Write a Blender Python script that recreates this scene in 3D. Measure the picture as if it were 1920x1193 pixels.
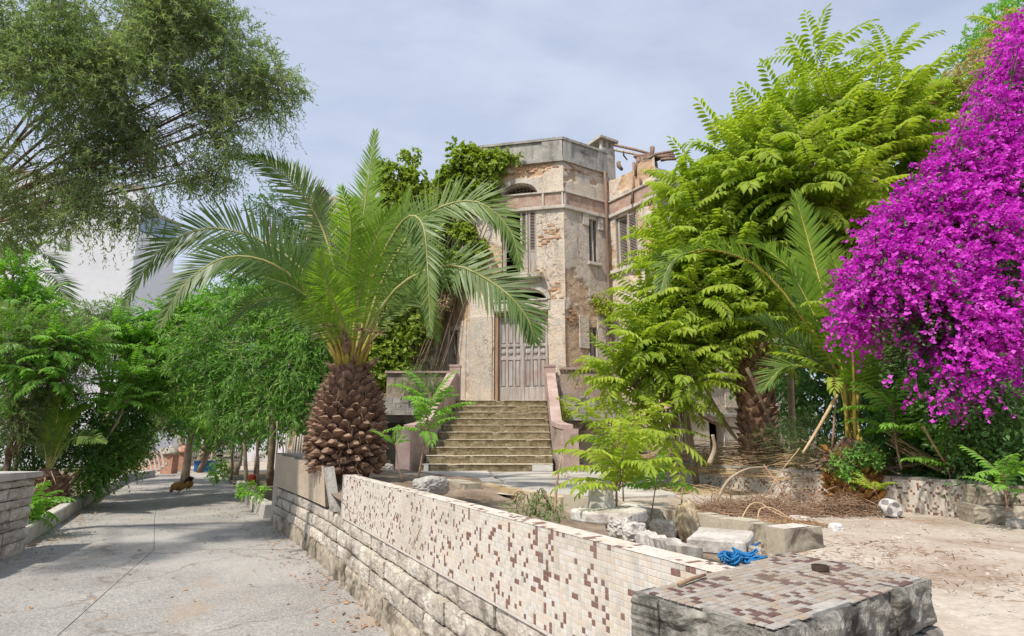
import bpy, bmesh, math, random
import numpy as np
from mathutils import Vector, Matrix, Quaternion
random.seed(7)
RNG = np.random.default_rng(11)
scene = bpy.context.scene
for o in list(bpy.data.objects): bpy.data.objects.remove(o)

# ------------------------------------------------------------------ camera, sky, sun, exposure
EYE = 1.6
FPX = 1066.67
PITCH = math.atan(224.0 / FPX)
cam_d = bpy.data.cameras.new('camera'); cam_d.lens = 20.0; cam_d.sensor_width = 36.0
cam_d.clip_start = 0.05; cam_d.clip_end = 3000
cam = bpy.data.objects.new('camera', cam_d); scene.collection.objects.link(cam)
cam.location = (0, 0, EYE); cam.rotation_euler = (math.pi / 2 + PITCH, 0, 0)
scene.camera = cam

SUN_EL = math.radians(56); SUN_H = Vector((-0.66, -0.75, 0)).normalized()
world = bpy.data.worlds.new('World'); scene.world = world; world.use_nodes = True
wn = world.node_tree; wn.nodes.clear()
w_out = wn.nodes.new('ShaderNodeOutputWorld'); w_bg = wn.nodes.new('ShaderNodeBackground')
sky = wn.nodes.new('ShaderNodeTexSky'); sky.sky_type = 'NISHITA'; sky.sun_disc = False
sky.sun_elevation = SUN_EL; sky.sun_rotation = math.atan2(SUN_H.x, SUN_H.y)
sky.air_density = 1.0; sky.dust_density = 2.0; sky.ozone_density = 1.5
w_tc = wn.nodes.new('ShaderNodeTexCoord')
w_map = wn.nodes.new('ShaderNodeMapping'); w_map.inputs['Scale'].default_value = (1.3, 1.3, 3.2)
w_no = wn.nodes.new('ShaderNodeTexNoise'); w_no.inputs['Scale'].default_value = 1.6
w_no.inputs['Detail'].default_value = 7; w_no.inputs['Roughness'].default_value = 0.58; w_no.inputs['Distortion'].default_value = 0.5
w_rmp = wn.nodes.new('ShaderNodeMapRange')
w_rmp.inputs[1].default_value = 0.36; w_rmp.inputs[2].default_value = 0.74; w_rmp.inputs[3].default_value = 0.62; w_rmp.inputs[4].default_value = 1.0
w_mix = wn.nodes.new('ShaderNodeMix'); w_mix.data_type = 'RGBA'
w_mix.inputs[7].default_value = (3.75, 4.2, 5.2, 1)          # thin high cloud veil
wn.links.new(w_tc.outputs['Generated'], w_map.inputs['Vector']); wn.links.new(w_map.outputs[0], w_no.inputs['Vector'])
wn.links.new(w_no.outputs[0], w_rmp.inputs[0]); wn.links.new(w_rmp.outputs[0], w_mix.inputs[0])
w_m2 = wn.nodes.new('ShaderNodeMapping'); w_m2.inputs['Scale'].default_value = (1.0, 1.0, 2.2); w_m2.inputs['Location'].default_value = (0.35, 0.2, 0.1)
w_n2 = wn.nodes.new('ShaderNodeTexNoise'); w_n2.inputs['Scale'].default_value = 1.7; w_n2.inputs['Detail'].default_value = 5; w_n2.inputs['Roughness'].default_value = 0.5; w_n2.inputs['Distortion'].default_value = 0.9
w_r2 = wn.nodes.new('ShaderNodeMapRange'); w_r2.inputs[1].default_value = 0.46; w_r2.inputs[2].default_value = 0.70; w_r2.inputs[3].default_value = 0.0; w_r2.inputs[4].default_value = 0.45
w_mx2 = wn.nodes.new('ShaderNodeMix'); w_mx2.data_type = 'RGBA'; w_mx2.inputs[7].default_value = (5.2, 5.4, 5.9, 1)
wn.links.new(w_tc.outputs['Generated'], w_m2.inputs['Vector']); wn.links.new(w_m2.outputs[0], w_n2.inputs['Vector']); wn.links.new(w_n2.outputs[0], w_r2.inputs[0]); wn.links.new(w_r2.outputs[0], w_mx2.inputs[0])
wn.links.new(sky.outputs[0], w_mix.inputs[6]); wn.links.new(w_mix.outputs[2], w_mx2.inputs[6]); wn.links.new(w_mx2.outputs[2], w_bg.inputs[0])
w_bg.inputs[1].default_value = 0.1
wn.links.new(w_bg.outputs[0], w_out.inputs[0])

sun_d = bpy.data.lights.new('sun', 'SUN'); sun_d.energy = 2.7; sun_d.angle = math.radians(2.0); sun_d.color = (1.0, 0.93, 0.83)
sun = bpy.data.objects.new('sun', sun_d); scene.collection.objects.link(sun)
to_sun = Vector((SUN_H.x * math.cos(SUN_EL), SUN_H.y * math.cos(SUN_EL), math.sin(SUN_EL)))
sun.rotation_euler = (-to_sun).to_track_quat('-Z', 'Y').to_euler(); sun.location = (0, 0, 40)

scene.view_settings.view_transform = 'Standard'; scene.view_settings.look = 'None'
scene.view_settings.exposure = 0.8; scene.view_settings.gamma = 1.0; scene.view_settings.use_curve_mapping = False
scene.render.engine = 'CYCLES'
scene.cycles.use_denoising = True
scene.cycles.max_bounces = 6; scene.cycles.diffuse_bounces = 3; scene.cycles.transmission_bounces = 4; scene.cycles.glossy_bounces = 2
scene.cycles.caustics_reflective = False; scene.cycles.caustics_refractive = False

# ------------------------------------------------------------------ helpers
cp, sp = math.cos(PITCH), math.sin(PITCH)
def ray(u, v):
    x = (u - 960) / FPX; yc = (596.5 - v) / FPX
    return Vector((x, cp - yc * sp, sp + yc * cp))
def P(u, v, y):
    d = ray(u, v); s = y / d.y
    return Vector((d.x * s, y, EYE + d.z * s))
def PZ(u, v, z):
    d = ray(u, v); s = (z - EYE) / d.z
    return Vector((d.x * s, d.y * s, z))
COL = scene.collection
def V(*a): return Vector(a)

def thing(name, label, cat, loc=(0, 0, 0), group=None):
    o = bpy.data.objects.new(name, None); COL.objects.link(o)
    o.empty_display_size = 0.1; o.location = loc
    o['label'] = label; o['category'] = cat; o['kind'] = 'thing'
    if group: o['group'] = group
    return o
def setp(o, parent):
    o.parent = parent
    o.matrix_parent_inverse = Matrix.Translation(-parent.location) if parent.parent is None else Matrix.Identity(4)
    return o
def link(name, me, mats=None, parent=None, kind=None, label=None, cat=None, group=None):
    o = bpy.data.objects.new(name, me); COL.objects.link(o)
    if mats is not None and len(me.materials) == 0:
        for m in (mats if isinstance(mats, (list, tuple)) else [mats]): me.materials.append(m)
    if parent is not None: setp(o, parent)
    if kind: o['kind'] = kind
    if label: o['label'] = label
    if cat: o['category'] = cat
    if group: o['group'] = group
    return o
def struct(name, me, mats): return link(name, me, mats, kind='structure')

def mesh_np(name, verts, faces, smooth=False, attrs=None, mat_idx=None):
    """verts (n,3); faces (m,k) uniform arity"""
    verts = np.asarray(verts, dtype=np.float32); faces = np.asarray(faces, dtype=np.int32)
    me = bpy.data.meshes.new(name)
    me.vertices.add(len(verts)); me.vertices.foreach_set('co', verts.ravel())
    m, k = faces.shape
    me.loops.add(m * k); me.loops.foreach_set('vertex_index', faces.ravel())
    me.polygons.add(m); me.polygons.foreach_set('loop_start', np.arange(0, m * k, k, dtype=np.int32))
    me.polygons.foreach_set('use_smooth', np.full(m, bool(smooth), dtype=bool))
    if mat_idx is not None: me.polygons.foreach_set('material_index', np.asarray(mat_idx, dtype=np.int32))
    me.update(calc_edges=True)
    if attrs:
        for an, av in attrs.items():
            a = me.attributes.new(an, 'FLOAT', 'POINT'); a.data.foreach_set('value', np.asarray(av, dtype=np.float32))
    return me

class MB:
    """collects polygons of any arity"""
    def __init__(s): s.v = []; s.f = []; s.m = []; s.sm = []
    def add(s, vs, fs, mi=0, smooth=False):
        b = len(s.v); s.v += [tuple(a) for a in vs]
        for f in fs: s.f.append([b + i for i in f]); s.m.append(mi); s.sm.append(smooth)
    def box(s, c, size, R=None, mi=0, jit=0.0, taper=1.0):
        hx, hy, hz = size[0] / 2, size[1] / 2, size[2] / 2
        vs = []
        for z, t in ((-hz, 1), (hz, taper)):
            for x, y in ((-hx, -hy), (hx, -hy), (hx, hy), (-hx, hy)):
                p = Vector((x * t, y * t, z))
                if jit: p += Vector((random.uniform(-jit, jit), random.uniform(-jit, jit), random.uniform(-jit, jit)))
                if R is not None: p = R @ p
                vs.append(p + Vector(c))
        s.add(vs, [(3, 2, 1, 0), (4, 5, 6, 7), (0, 1, 5, 4), (1, 2, 6, 5), (2, 3, 7, 6), (3, 0, 4, 7)], mi)
    def prism(s, poly, z0, z1, mi=0):
        n = len(poly)
        vs = [(p[0], p[1], z0) for p in poly] + [(p[0], p[1], z1) for p in poly]
        s.add(vs, [list(range(n))[::-1], list(range(n, 2 * n))] + [(i, (i + 1) % n, n + (i + 1) % n, n + i) for i in range(n)], mi)
    def hexa(s, a, b, mi=0):
        """a: 4 bottom pts ccw, b: 4 top pts"""
        s.add(list(a) + list(b), [(3, 2, 1, 0), (4, 5, 6, 7), (0, 1, 5, 4), (1, 2, 6, 5), (2, 3, 7, 6), (3, 0, 4, 7)], mi)
    def tube(s, pts, rad, sides=6, mi=0, cap=True):
        pts = [Vector(p) for p in pts]; n = len(pts)
        if not isinstance(rad, (list, tuple)): rad = [rad] * n
        rings = []; up = Vector((0.31, 0.17, 0.93)).normalized(); prev = None
        for i in range(n):
            t = (pts[min(i + 1, n - 1)] - pts[max(i - 1, 0)])
            if t.length < 1e-9: t = Vector((0, 0, 1))
            t.normalize()
            a = prev if prev is not None else (up if abs(t.dot(up)) < 0.95 else Vector((1, 0, 0)))
            x = (a - t * a.dot(t)).normalized(); prev = x
            y = t.cross(x)
            rings.append([pts[i] + (x * math.cos(2 * math.pi * k / sides) + y * math.sin(2 * math.pi * k / sides)) * rad[i] for k in range(sides)])
        vs = [p for r in rings for p in r]
        fs = [(i * sides + k, i * sides + (k + 1) % sides, (i + 1) * sides + (k + 1) % sides, (i + 1) * sides + k) for i in range(n - 1) for k in range(sides)]
        if cap: fs += [list(range(sides))[::-1], list(range((n - 1) * sides, n * sides))]
        s.add(vs, fs, mi, True)
    def lathe(s, c, prof, sides=10, mi=0):
        vs = []; n = len(prof)
        for r, z in prof:
            for k in range(sides):
                a = 2 * math.pi * k / sides; vs.append((c[0] + r * math.cos(a), c[1] + r * math.sin(a), c[2] + z))
        fs = [(i * sides + k, i * sides + (k + 1) % sides, (i + 1) * sides + (k + 1) % sides, (i + 1) * sides + k) for i in range(n - 1) for k in range(sides)]
        fs += [list(range(sides))[::-1], list(range((n - 1) * sides, n * sides))]
        s.add(vs, fs, mi, True)
    def mesh(s, name):
        me = bpy.data.meshes.new(name); me.from_pydata(s.v, [], s.f)
        me.polygons.foreach_set('material_index', np.array(s.m, dtype=np.int32))
        me.polygons.foreach_set('use_smooth', np.array(s.sm, dtype=bool)); me.update()
        return me
    def build(s, name, mats, parent=None, **kw): return link(name, s.mesh(name), mats, parent, **kw)

# value noise (numpy)
def _h(i, j, k, seed):
    n = (i * 374761393 + j * 668265263 + k * 2147483647 + seed * 974711) & 0xffffffff
    n = ((n ^ (n >> 13)) * 1274126177) & 0xffffffff
    n = n ^ (n >> 16)
    return (n & 0xffff) / 65535.0
def vnoise(p, seed=0):
    p = np.asarray(p, dtype=np.float64); f = np.floor(p).astype(np.int64); t = p - f; t = t * t * (3 - 2 * t)
    i, j, k = f[..., 0], f[..., 1], f[..., 2]; r = 0
    for a in (0, 1):
        for b in (0, 1):
            for c in (0, 1):
                w = (t[..., 0] if a else 1 - t[..., 0]) * (t[..., 1] if b else 1 - t[..., 1]) * (t[..., 2] if c else 1 - t[..., 2])
                r = r + w * _h(i + a, j + b, k + c, seed)
    return r
def fbm(p, oct=4, seed=0, gain=0.5):
    p = np.asarray(p, dtype=np.float64); s = 0; a = 1; tot = 0
    for o in range(oct):
        s = s + a * vnoise(p * (2 ** o) + o * 17.3, seed + o); tot += a; a *= gain
    return s / tot

# ------------------------------------------------------------------ materials
def L(nt, a, b): nt.links.new(a, b)
def newmat(name):
    m = bpy.data.materials.new(name); m.use_nodes = True
    nt = m.node_tree; b = nt.nodes['Principled BSDF']; b.inputs['Specular IOR Level'].default_value = 0.25
    return m, nt, b
def rgba(c): return (c[0], c[1], c[2], 1)
def nnoise(nt, vec, scale, detail=5, rough=0.55, dist=0.0):
    n = nt.nodes.new('ShaderNodeTexNoise'); n.inputs['Scale'].default_value = scale; n.inputs['Detail'].default_value = detail
    n.inputs['Roughness'].default_value = rough; n.inputs['Distortion'].default_value = dist
    L(nt, vec, n.inputs['Vector']); return n.outputs[0]
def nramp(nt, fac, stops):
    r = nt.nodes.new('ShaderNodeValToRGB'); e = r.color_ramp.elements
    e[0].position, e[0].color = stops[0][0], rgba(stops[0][1]); e[1].position, e[1].color = stops[-1][0], rgba(stops[-1][1])
    for p, c in stops[1:-1]:
        x = e.new(p); x.color = rgba(c)
    L(nt, fac, r.inputs[0]); return r.outputs[0]
def nmix(nt, fac, a, b, mode='MIX'):
    m = nt.nodes.new('ShaderNodeMix'); m.data_type = 'RGBA'; m.blend_type = mode
    for i, x in ((0, fac), (6, a), (7, b)):
        if isinstance(x, (int, float)): m.inputs[i].default_value = x
        elif isinstance(x, tuple): m.inputs[i].default_value = rgba(x)
        else: L(nt, x, m.inputs[i])
    return m.outputs[2]
def nrange(nt, x, a, b, c=0.0, d=1.0):
    m = nt.nodes.new('ShaderNodeMapRange'); L(nt, x, m.inputs[0])
    for i, q in zip((1, 2, 3, 4), (a, b, c, d)): m.inputs[i].default_value = q
    return m.outputs[0]
def nmath(nt, op, a, b=None):
    m = nt.nodes.new('ShaderNodeMath'); m.operation = op
    for i, x in ((0, a), (1, b)):
        if x is None: continue
        if isinstance(x, (int, float)): m.inputs[i].default_value = x
        else: L(nt, x, m.inputs[i])
    return m.outputs[0]
def npos(nt, scale=None):
    g = nt.nodes.new('ShaderNodeNewGeometry')
    if scale is None: return g.outputs['Position']
    mp = nt.nodes.new('ShaderNodeMapping'); mp.inputs['Scale'].default_value = scale
    L(nt, g.outputs['Position'], mp.inputs['Vector']); return mp.outputs[0]
def nattr(nt, name):
    a = nt.nodes.new('ShaderNodeAttribute'); a.attribute_name = name; return a.outputs['Fac']
def nbump(nt, b, h, strength=0.5, dist=0.02):
    n = nt.nodes.new('ShaderNodeBump'); n.inputs['Strength'].default_value = strength; n.inputs['Distance'].default_value = dist
    L(nt, h, n.inputs['Height']); L(nt, n.outputs[0], b.inputs['Normal'])
def nobj(nt):
    return nt.nodes.new('ShaderNodeObjectInfo').outputs['Random']

def surf(name, c1, c2, c3=None, scale=4.0, rough=0.85, fine=40.0, fine_amt=0.35, bump=0.4, bdist=0.01, rnd=0.0, stain=None, stain_scale=1.5, stain_lo=0.52, stain_hi=0.68, streak=None):
    """layered weathered surface: broad colour variation + fine grain + optional stains / vertical streaks"""
    m, nt, b = newmat(name); pos = npos(nt)
    n1 = nnoise(nt, pos, scale, 6, 0.6)
    stops = [(0.3, c1), (0.7, c2)] if c3 is None else [(0.28, c1), (0.5, c2), (0.72, c3)]
    col = nramp(nt, n1, stops)
    n2 = nnoise(nt, pos, fine, 4, 0.65)
    g = nrange(nt, n2, 0.25, 0.75, 1 - fine_amt, 1 + fine_amt)
    gc = nt.nodes.new('ShaderNodeCombineColor')
    for i in range(3): L(nt, g, gc.inputs[i])
    col = nmix(nt, 1.0, col, gc.outputs[0], 'MULTIPLY')
    if stain:
        s = nnoise(nt, pos, stain_scale, 7, 0.65, 0.6); col = nmix(nt, nrange(nt, s, stain_lo, stain_hi), col, stain)
    if streak:
        s = nnoise(nt, npos(nt, (3.0, 3.0, 0.35)), 2.2, 5, 0.6); col = nmix(nt, nrange(nt, s, 0.5, 0.74, 0, 0.75), col, streak)
    if rnd:
        r = nrange(nt, nobj(nt), 0, 1, 1 - rnd, 1 + rnd); rc = nt.nodes.new('ShaderNodeCombineColor')
        for i in range(3): L(nt, r, rc.inputs[i])
        col = nmix(nt, 1.0, col, rc.outputs[0], 'MULTIPLY')
    L(nt, col, b.inputs['Base Color']); b.inputs['Roughness'].default_value = rough
    h = nmath(nt, 'ADD', nmath(nt, 'MULTIPLY', n2, 0.6), n1)
    if bump: nbump(nt, b, h, bump, bdist)
    return m

def leafmat(name, c_dark, c_mid, c_light, trans=0.45, tcol=None, rough=0.45, clump=0.9):
    """leaf: per-leaf colour variation, light passing through"""
    m, nt, b = newmat(name)
    r = nattr(nt, 'rnd'); pn = nnoise(nt, npos(nt), clump, 3)
    f = nmath(nt, 'ADD', nmath(nt, 'ADD', nmath(nt, 'MULTIPLY', r, 0.45), nmath(nt, 'MULTIPLY', nobj(nt), 0.2)), nmath(nt, 'MULTIPLY', nrange(nt, pn, 0.3, 0.7), 0.38))
    col = nramp(nt, f, [(0.05, c_dark), (0.5, c_mid), (0.95, c_light)])
    L(nt, col, b.inputs['Base Color']); b.inputs['Roughness'].default_value = rough; b.inputs['Specular IOR Level'].default_value = 0.3
    t = nt.nodes.new('ShaderNodeBsdfTranslucent')
    tc = nmix(nt, 1.0, col, tcol or (1.5, 1.5, 0.6), 'MULTIPLY'); L(nt, tc, t.inputs[0])
    mx = nt.nodes.new('ShaderNodeMixShader'); mx.inputs[0].default_value = trans
    L(nt, b.outputs[0], mx.inputs[1]); L(nt, t.outputs[0], mx.inputs[2])
    out = [n for n in nt.nodes if n.type == 'OUTPUT_MATERIAL'][0]; L(nt, mx.outputs[0], out.inputs[0])
    return m

M = {}
M['soil'] = surf('dry_soil', (0.33, 0.265, 0.20), (0.45, 0.385, 0.315), (0.54, 0.48, 0.41), 1.2, 0.95, 30, 0.25, 0.5, 0.02, stain=(0.24, 0.16, 0.10), stain_scale=0.9, stain_lo=0.55, stain_hi=0.75)
M['planter_soil'] = surf('planter_soil', (0.12, 0.09, 0.06), (0.24, 0.18, 0.13), (0.33, 0.27, 0.21), 3, 0.95, 40, 0.4, 0.7, 0.03)
M['terrain'] = surf('terrain_soil', (0.12, 0.10, 0.06), (0.22, 0.18, 0.12), None, 0.8, 0.95, 12, 0.3, 0.5, 0.03)
def drive_mat():
    m, nt, b = newmat('driveway_concrete'); pos = npos(nt)
    n1 = nnoise(nt, pos, 0.8, 6, 0.6); col = nramp(nt, n1, [(0.3, (0.26, 0.245, 0.23)), (0.52, (0.33, 0.315, 0.295)), (0.72, (0.40, 0.375, 0.345))])
    vo = nt.nodes.new('ShaderNodeTexVoronoi'); vo.inputs['Scale'].default_value = 75; L(nt, pos, vo.inputs['Vector'])
    sp_ = nrange(nt, vo.outputs['Color'], 0.1, 0.9, 0.68, 1.3); cc = nt.nodes.new('ShaderNodeCombineColor')
    for i in range(3): L(nt, sp_, cc.inputs[i])
    col = nmix(nt, 1.0, col, cc.outputs[0], 'MULTIPLY')
    s = nnoise(nt, pos, 0.55, 8, 0.7, 0.8); col = nmix(nt, nrange(nt, s, 0.57, 0.66, 0, 0.75), col, (0.36, 0.28, 0.205))
    s2 = nnoise(nt, npos(nt, (1, 1, 1)), 1.7, 7, 0.7, 1.2); col = nmix(nt, nrange(nt, s2, 0.58, 0.72, 0, 0.55), col, (0.17, 0.155, 0.14))
    s3 = nnoise(nt, pos, 0.33, 6, 0.6, 0.4); col = nmix(nt, nrange(nt, s3, 0.5, 0.62, 0, 0.35), col, (0.50, 0.475, 0.44))
    v2 = nt.nodes.new('ShaderNodeTexVoronoi'); v2.feature = 'DISTANCE_TO_EDGE'; v2.inputs['Scale'].default_value = 0.42
    wp = nt.nodes.new('ShaderNodeVectorMath'); wp.operation = 'ADD'
    ns = nt.nodes.new('ShaderNodeTexNoise'); ns.inputs['Scale'].default_value = 2.2; ns.inputs['Detail'].default_value = 5; L(nt, pos, ns.inputs['Vector'])
    L(nt, pos, wp.inputs[0]); L(nt, ns.outputs['Color'], wp.inputs[1]); L(nt, wp.outputs[0], v2.inputs['Vector'])
    ck = nrange(nt, v2.outputs['Distance'], 0.004, 0.014, 0.5, 0.0); col = nmix(nt, ck, col, (0.16, 0.12, 0.09))
    L(nt, col, b.inputs['Base Color']); b.inputs['Roughness'].default_value = 0.9
    nbump(nt, b, nmath(nt, 'SUBTRACT', nmath(nt, 'MULTIPLY', vo.outputs['Distance'], 0.5), ck), 0.35, 0.01)
    return m
M['drive'] = drive_mat()
M['kerb'] = surf('kerb_concrete', (0.36, 0.34, 0.30), (0.47, 0.44, 0.40), (0.56, 0.53, 0.48), 2.5, 0.9, 60, 0.2, 0.3, 0.006, rnd=0.1, stain=(0.24, 0.19, 0.13), stain_scale=2.2, stain_lo=0.55, stain_hi=0.75)
M['concrete'] = surf('weathered_concrete', (0.30, 0.26, 0.20), (0.42, 0.37, 0.29), (0.52, 0.46, 0.36), 2.2, 0.92, 50, 0.2, 0.35, 0.008, stain=(0.13, 0.11, 0.08), stain_scale=3.0, stain_lo=0.55, stain_hi=0.66)
M['ochre_concrete'] = surf('ochre_concrete', (0.36, 0.27, 0.15), (0.48, 0.38, 0.24), (0.58, 0.51, 0.40), 1.8, 0.92, 50, 0.2, 0.4, 0.01, stain=(0.22, 0.18, 0.12), stain_scale=2.5)
M['rubble'] = surf('rubble_concrete', (0.40, 0.36, 0.31), (0.52, 0.48, 0.43), (0.62, 0.58, 0.53), 5, 0.92, 45, 0.28, 0.7, 0.012, rnd=0.12, stain=(0.25, 0.21, 0.17), stain_scale=4)
M['white_chunk'] = surf('white_chunk', (0.58, 0.57, 0.55), (0.68, 0.67, 0.65), None, 5, 0.9, 40, 0.2, 0.8, 0.02)
M['stone'] = surf('limestone', (0.40, 0.35, 0.28), (0.52, 0.47, 0.40), (0.61, 0.57, 0.50), 5, 0.92, 26, 0.26, 0.9, 0.018, rnd=0.13, stain=(0.20, 0.175, 0.14), stain_scale=3.2, stain_lo=0.5, stain_hi=0.66)
M['stone_dark'] = surf('weathered_dark_stone', (0.15, 0.14, 0.12), (0.25, 0.235, 0.205), (0.38, 0.36, 0.32), 9, 0.95, 45, 0.45, 1.0, 0.02, rnd=0.2, stain=(0.07, 0.066, 0.056), stain_scale=7, stain_lo=0.48, stain_hi=0.62)
M['stone_low'] = surf('stained_base_stone', (0.27, 0.23, 0.17), (0.40, 0.345, 0.27), (0.51, 0.455, 0.37), 5, 0.93, 30, 0.3, 0.9, 0.015, rnd=0.12, stain=(0.10, 0.085, 0.06), stain_scale=2.8, stain_lo=0.47, stain_hi=0.62)
M['mortar'] = surf('mortar', (0.13, 0.11, 0.085), (0.20, 0.17, 0.135), None, 8, 0.95, 60, 0.3, 0.4, 0.006)
M['tile_grout'] = surf('tile_grout', (0.56, 0.50, 0.43), (0.66, 0.60, 0.53), None, 6, 0.95, 70, 0.2, 0.2, 0.003)
def tilemat(name, c, var=0.10):
    m, nt, b = newmat(name); pos = npos(nt)
    vo = nt.nodes.new('ShaderNodeTexWhiteNoise'); vo.noise_dimensions = '3D'
    sn = nt.nodes.new('ShaderNodeVectorMath'); sn.operation = 'SNAP'; sn.inputs[1].default_value = (0.0251, 0.0251, 0.0251)
    L(nt, pos, sn.inputs[0]); L(nt, sn.outputs[0], vo.inputs['Vector'])
    r = nrange(nt, vo.outputs[0], 0, 1, 1 - var * 0.45, 1 + var * 0.45); cc = nt.nodes.new('ShaderNodeCombineColor')
    for i in range(3): L(nt, r, cc.inputs[i])
    col = nmix(nt, 1.0, c, cc.outputs[0], 'MULTIPLY')
    d = nnoise(nt, pos, 1.7, 6, 0.65); col = nmix(nt, nrange(nt, d, 0.48, 0.78, 0, 0.5), col, (0.33, 0.27, 0.20))
    dr = nnoise(nt, npos(nt, (7, 7, 0.9)), 2.0, 6, 0.65); col = nmix(nt, nrange(nt, dr, 0.55, 0.75, 0, 0.4), col, (0.30, 0.26, 0.21))
    sc_ = nnoise(nt, pos, 9, 6, 0.7); col = nmix(nt, nrange(nt, sc_, 0.62, 0.72, 0, 0.35), col, (0.24, 0.20, 0.165))
    L(nt, col, b.inputs['Base Color']); b.inputs['Roughness'].default_value = 0.55
    nbump(nt, b, nnoise(nt, pos, 120, 3), 0.12, 0.002)
    return m
M['tile'] = [tilemat('mosaic_cream', (0.66, 0.60, 0.52)), tilemat('mosaic_pale', (0.67, 0.635, 0.58)), tilemat('mosaic_peach', (0.66, 0.56, 0.455)),
             tilemat('mosaic_grey', (0.56, 0.525, 0.465)), tilemat('mosaic_red_brown', (0.215, 0.12, 0.098), 0.3)]
M['tile_top'] = [tilemat('worn_shaded_cream', (0.36, 0.31, 0.26)), tilemat('worn_shaded_pale', (0.39, 0.36, 0.325)), tilemat('worn_shaded_peach', (0.36, 0.285, 0.22)), tilemat('worn_shaded_grey', (0.31, 0.285, 0.255)), tilemat('worn_shaded_red_brown', (0.135, 0.078, 0.07), 0.25)]  # darker copies of the wall tiles: grime plus shade put into the colour
M['tile_far'] = [tilemat('mosaic_tan', (0.58, 0.46, 0.33)), tilemat('mosaic_sand', (0.62, 0.53, 0.41)), tilemat('mosaic_buff', (0.54, 0.43, 0.32)),
                 tilemat('mosaic_stone', (0.57, 0.50, 0.42)), tilemat('mosaic_umber', (0.15, 0.088, 0.075), 0.3)]

def plaster_mat(name, base_a, base_b, grey, under_a, under_b, wet=0.5):
    """old lime plaster with peeled patches (attribute peel = where the geometry is broken away)"""
    m, nt, b = newmat(name); pos = npos(nt)
    n1 = nnoise(nt, pos, 0.9, 7, 0.62, 0.3); col = nramp(nt, n1, [(0.3, base_a), (0.68, base_b)])
    n2 = nnoise(nt, pos, 2.3, 8, 0.7, 0.7); col = nmix(nt, nrange(nt, n2, 0.50, 0.62, 0, 0.8), col, grey)
    st = nnoise(nt, npos(nt, (2.6, 2.6, 0.28)), 1.8, 6, 0.6); col = nmix(nt, nrange(nt, st, 0.54, 0.76, 0, wet), col, (0.135, 0.11, 0.085))
    w = nnoise(nt, pos, 1.3, 7, 0.68, 0.9); col = nmix(nt, nrange(nt, w, 0.60, 0.66, 0, 0.7), col, (0.70, 0.67, 0.63))
    un = nnoise(nt, pos, 3.1, 6, 0.6); under = nramp(nt, un, [(0.3, under_a), (0.7, under_b)])
    pe = nattr(nt, 'peel'); col = nmix(nt, nrange(nt, pe, 0.35, 0.65), col, under)
    vw = nt.nodes.new('ShaderNodeVectorMath'); vw.operation = 'ADD'; vn = nt.nodes.new('ShaderNodeTexNoise'); vn.inputs['Scale'].default_value = 3.0; vn.inputs['Detail'].default_value = 6; L(nt, pos, vn.inputs['Vector']); L(nt, pos, vw.inputs[0]); L(nt, vn.outputs['Color'], vw.inputs[1])
    vc = nt.nodes.new('ShaderNodeTexVoronoi'); vc.feature = 'DISTANCE_TO_EDGE'; vc.inputs['Scale'].default_value = 1.9; L(nt, vw.outputs[0], vc.inputs['Vector'])
    ck = nmath(nt, 'MULTIPLY', nrange(nt, vc.outputs['Distance'], 0.004, 0.02, 1, 0), nrange(nt, nnoise(nt, pos, 0.8, 4), 0.42, 0.6)); col = nmix(nt, nmath(nt, 'MULTIPLY', ck, 0.7), col, (0.16, 0.12, 0.09))
    fg = nnoise(nt, pos, 22, 5, 0.7); r = nrange(nt, fg, 0.25, 0.75, 0.76, 1.22); cc = nt.nodes.new('ShaderNodeCombineColor')
    for i in range(3): L(nt, r, cc.inputs[i])
    col = nmix(nt, 1.0, col, cc.outputs[0], 'MULTIPLY')
    L(nt, col, b.inputs['Base Color']); b.inputs['Roughness'].default_value = 0.93
    nbump(nt, b, nmath(nt, 'SUBTRACT', nmath(nt, 'ADD', fg, nmath(nt, 'MULTIPLY', n2, 2.0)), ck), 0.7, 0.03)
    return m
M['plaster'] = plaster_mat('peeling_plaster', (0.60, 0.485, 0.365), (0.76, 0.655, 0.535), (0.56, 0.515, 0.46), (0.52, 0.32, 0.185), (0.66, 0.51, 0.355))
M['plaster_grey'] = plaster_mat('shaded_stained_plaster', (0.52, 0.435, 0.345), (0.67, 0.58, 0.48), (0.48, 0.455, 0.42), (0.46, 0.31, 0.20), (0.60, 0.47, 0.345), 0.6)  # greyer plaster copy: shade of the right-hand walls put into its colour
M['trim'] = surf('plaster_trim', (0.42, 0.37, 0.31), (0.56, 0.50, 0.43), (0.64, 0.59, 0.53), 2.2, 0.9, 30, 0.2, 0.5, 0.012, stain=(0.24, 0.20, 0.16), stain_scale=2.6, stain_lo=0.52, stain_hi=0.7)
M['parapet'] = surf('grey_parapet', (0.28, 0.265, 0.245), (0.39, 0.37, 0.335), (0.50, 0.47, 0.43), 1.8, 0.93, 24, 0.25, 0.6, 0.015, stain=(0.13, 0.12, 0.10), stain_scale=2, streak=(0.14, 0.12, 0.10))
M['brick_band'] = surf('worn_red_band', (0.34, 0.20, 0.155), (0.43, 0.30, 0.235), (0.52, 0.43, 0.35), 4.5, 0.93, 25, 0.3, 0.8, 0.02)
M['brick'] = surf('old_brick', (0.36, 0.19, 0.11), (0.47, 0.28, 0.17), (0.54, 0.38, 0.25), 9, 0.93, 40, 0.3, 0.7, 0.01, rnd=0.25)
M['room_shade'] = surf('interior_shade', (0.035, 0.03, 0.026), (0.06, 0.05, 0.04), None, 2, 0.95, 20, 0.2, 0)  # near-black colour stands in for the lack of light indoors
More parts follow.
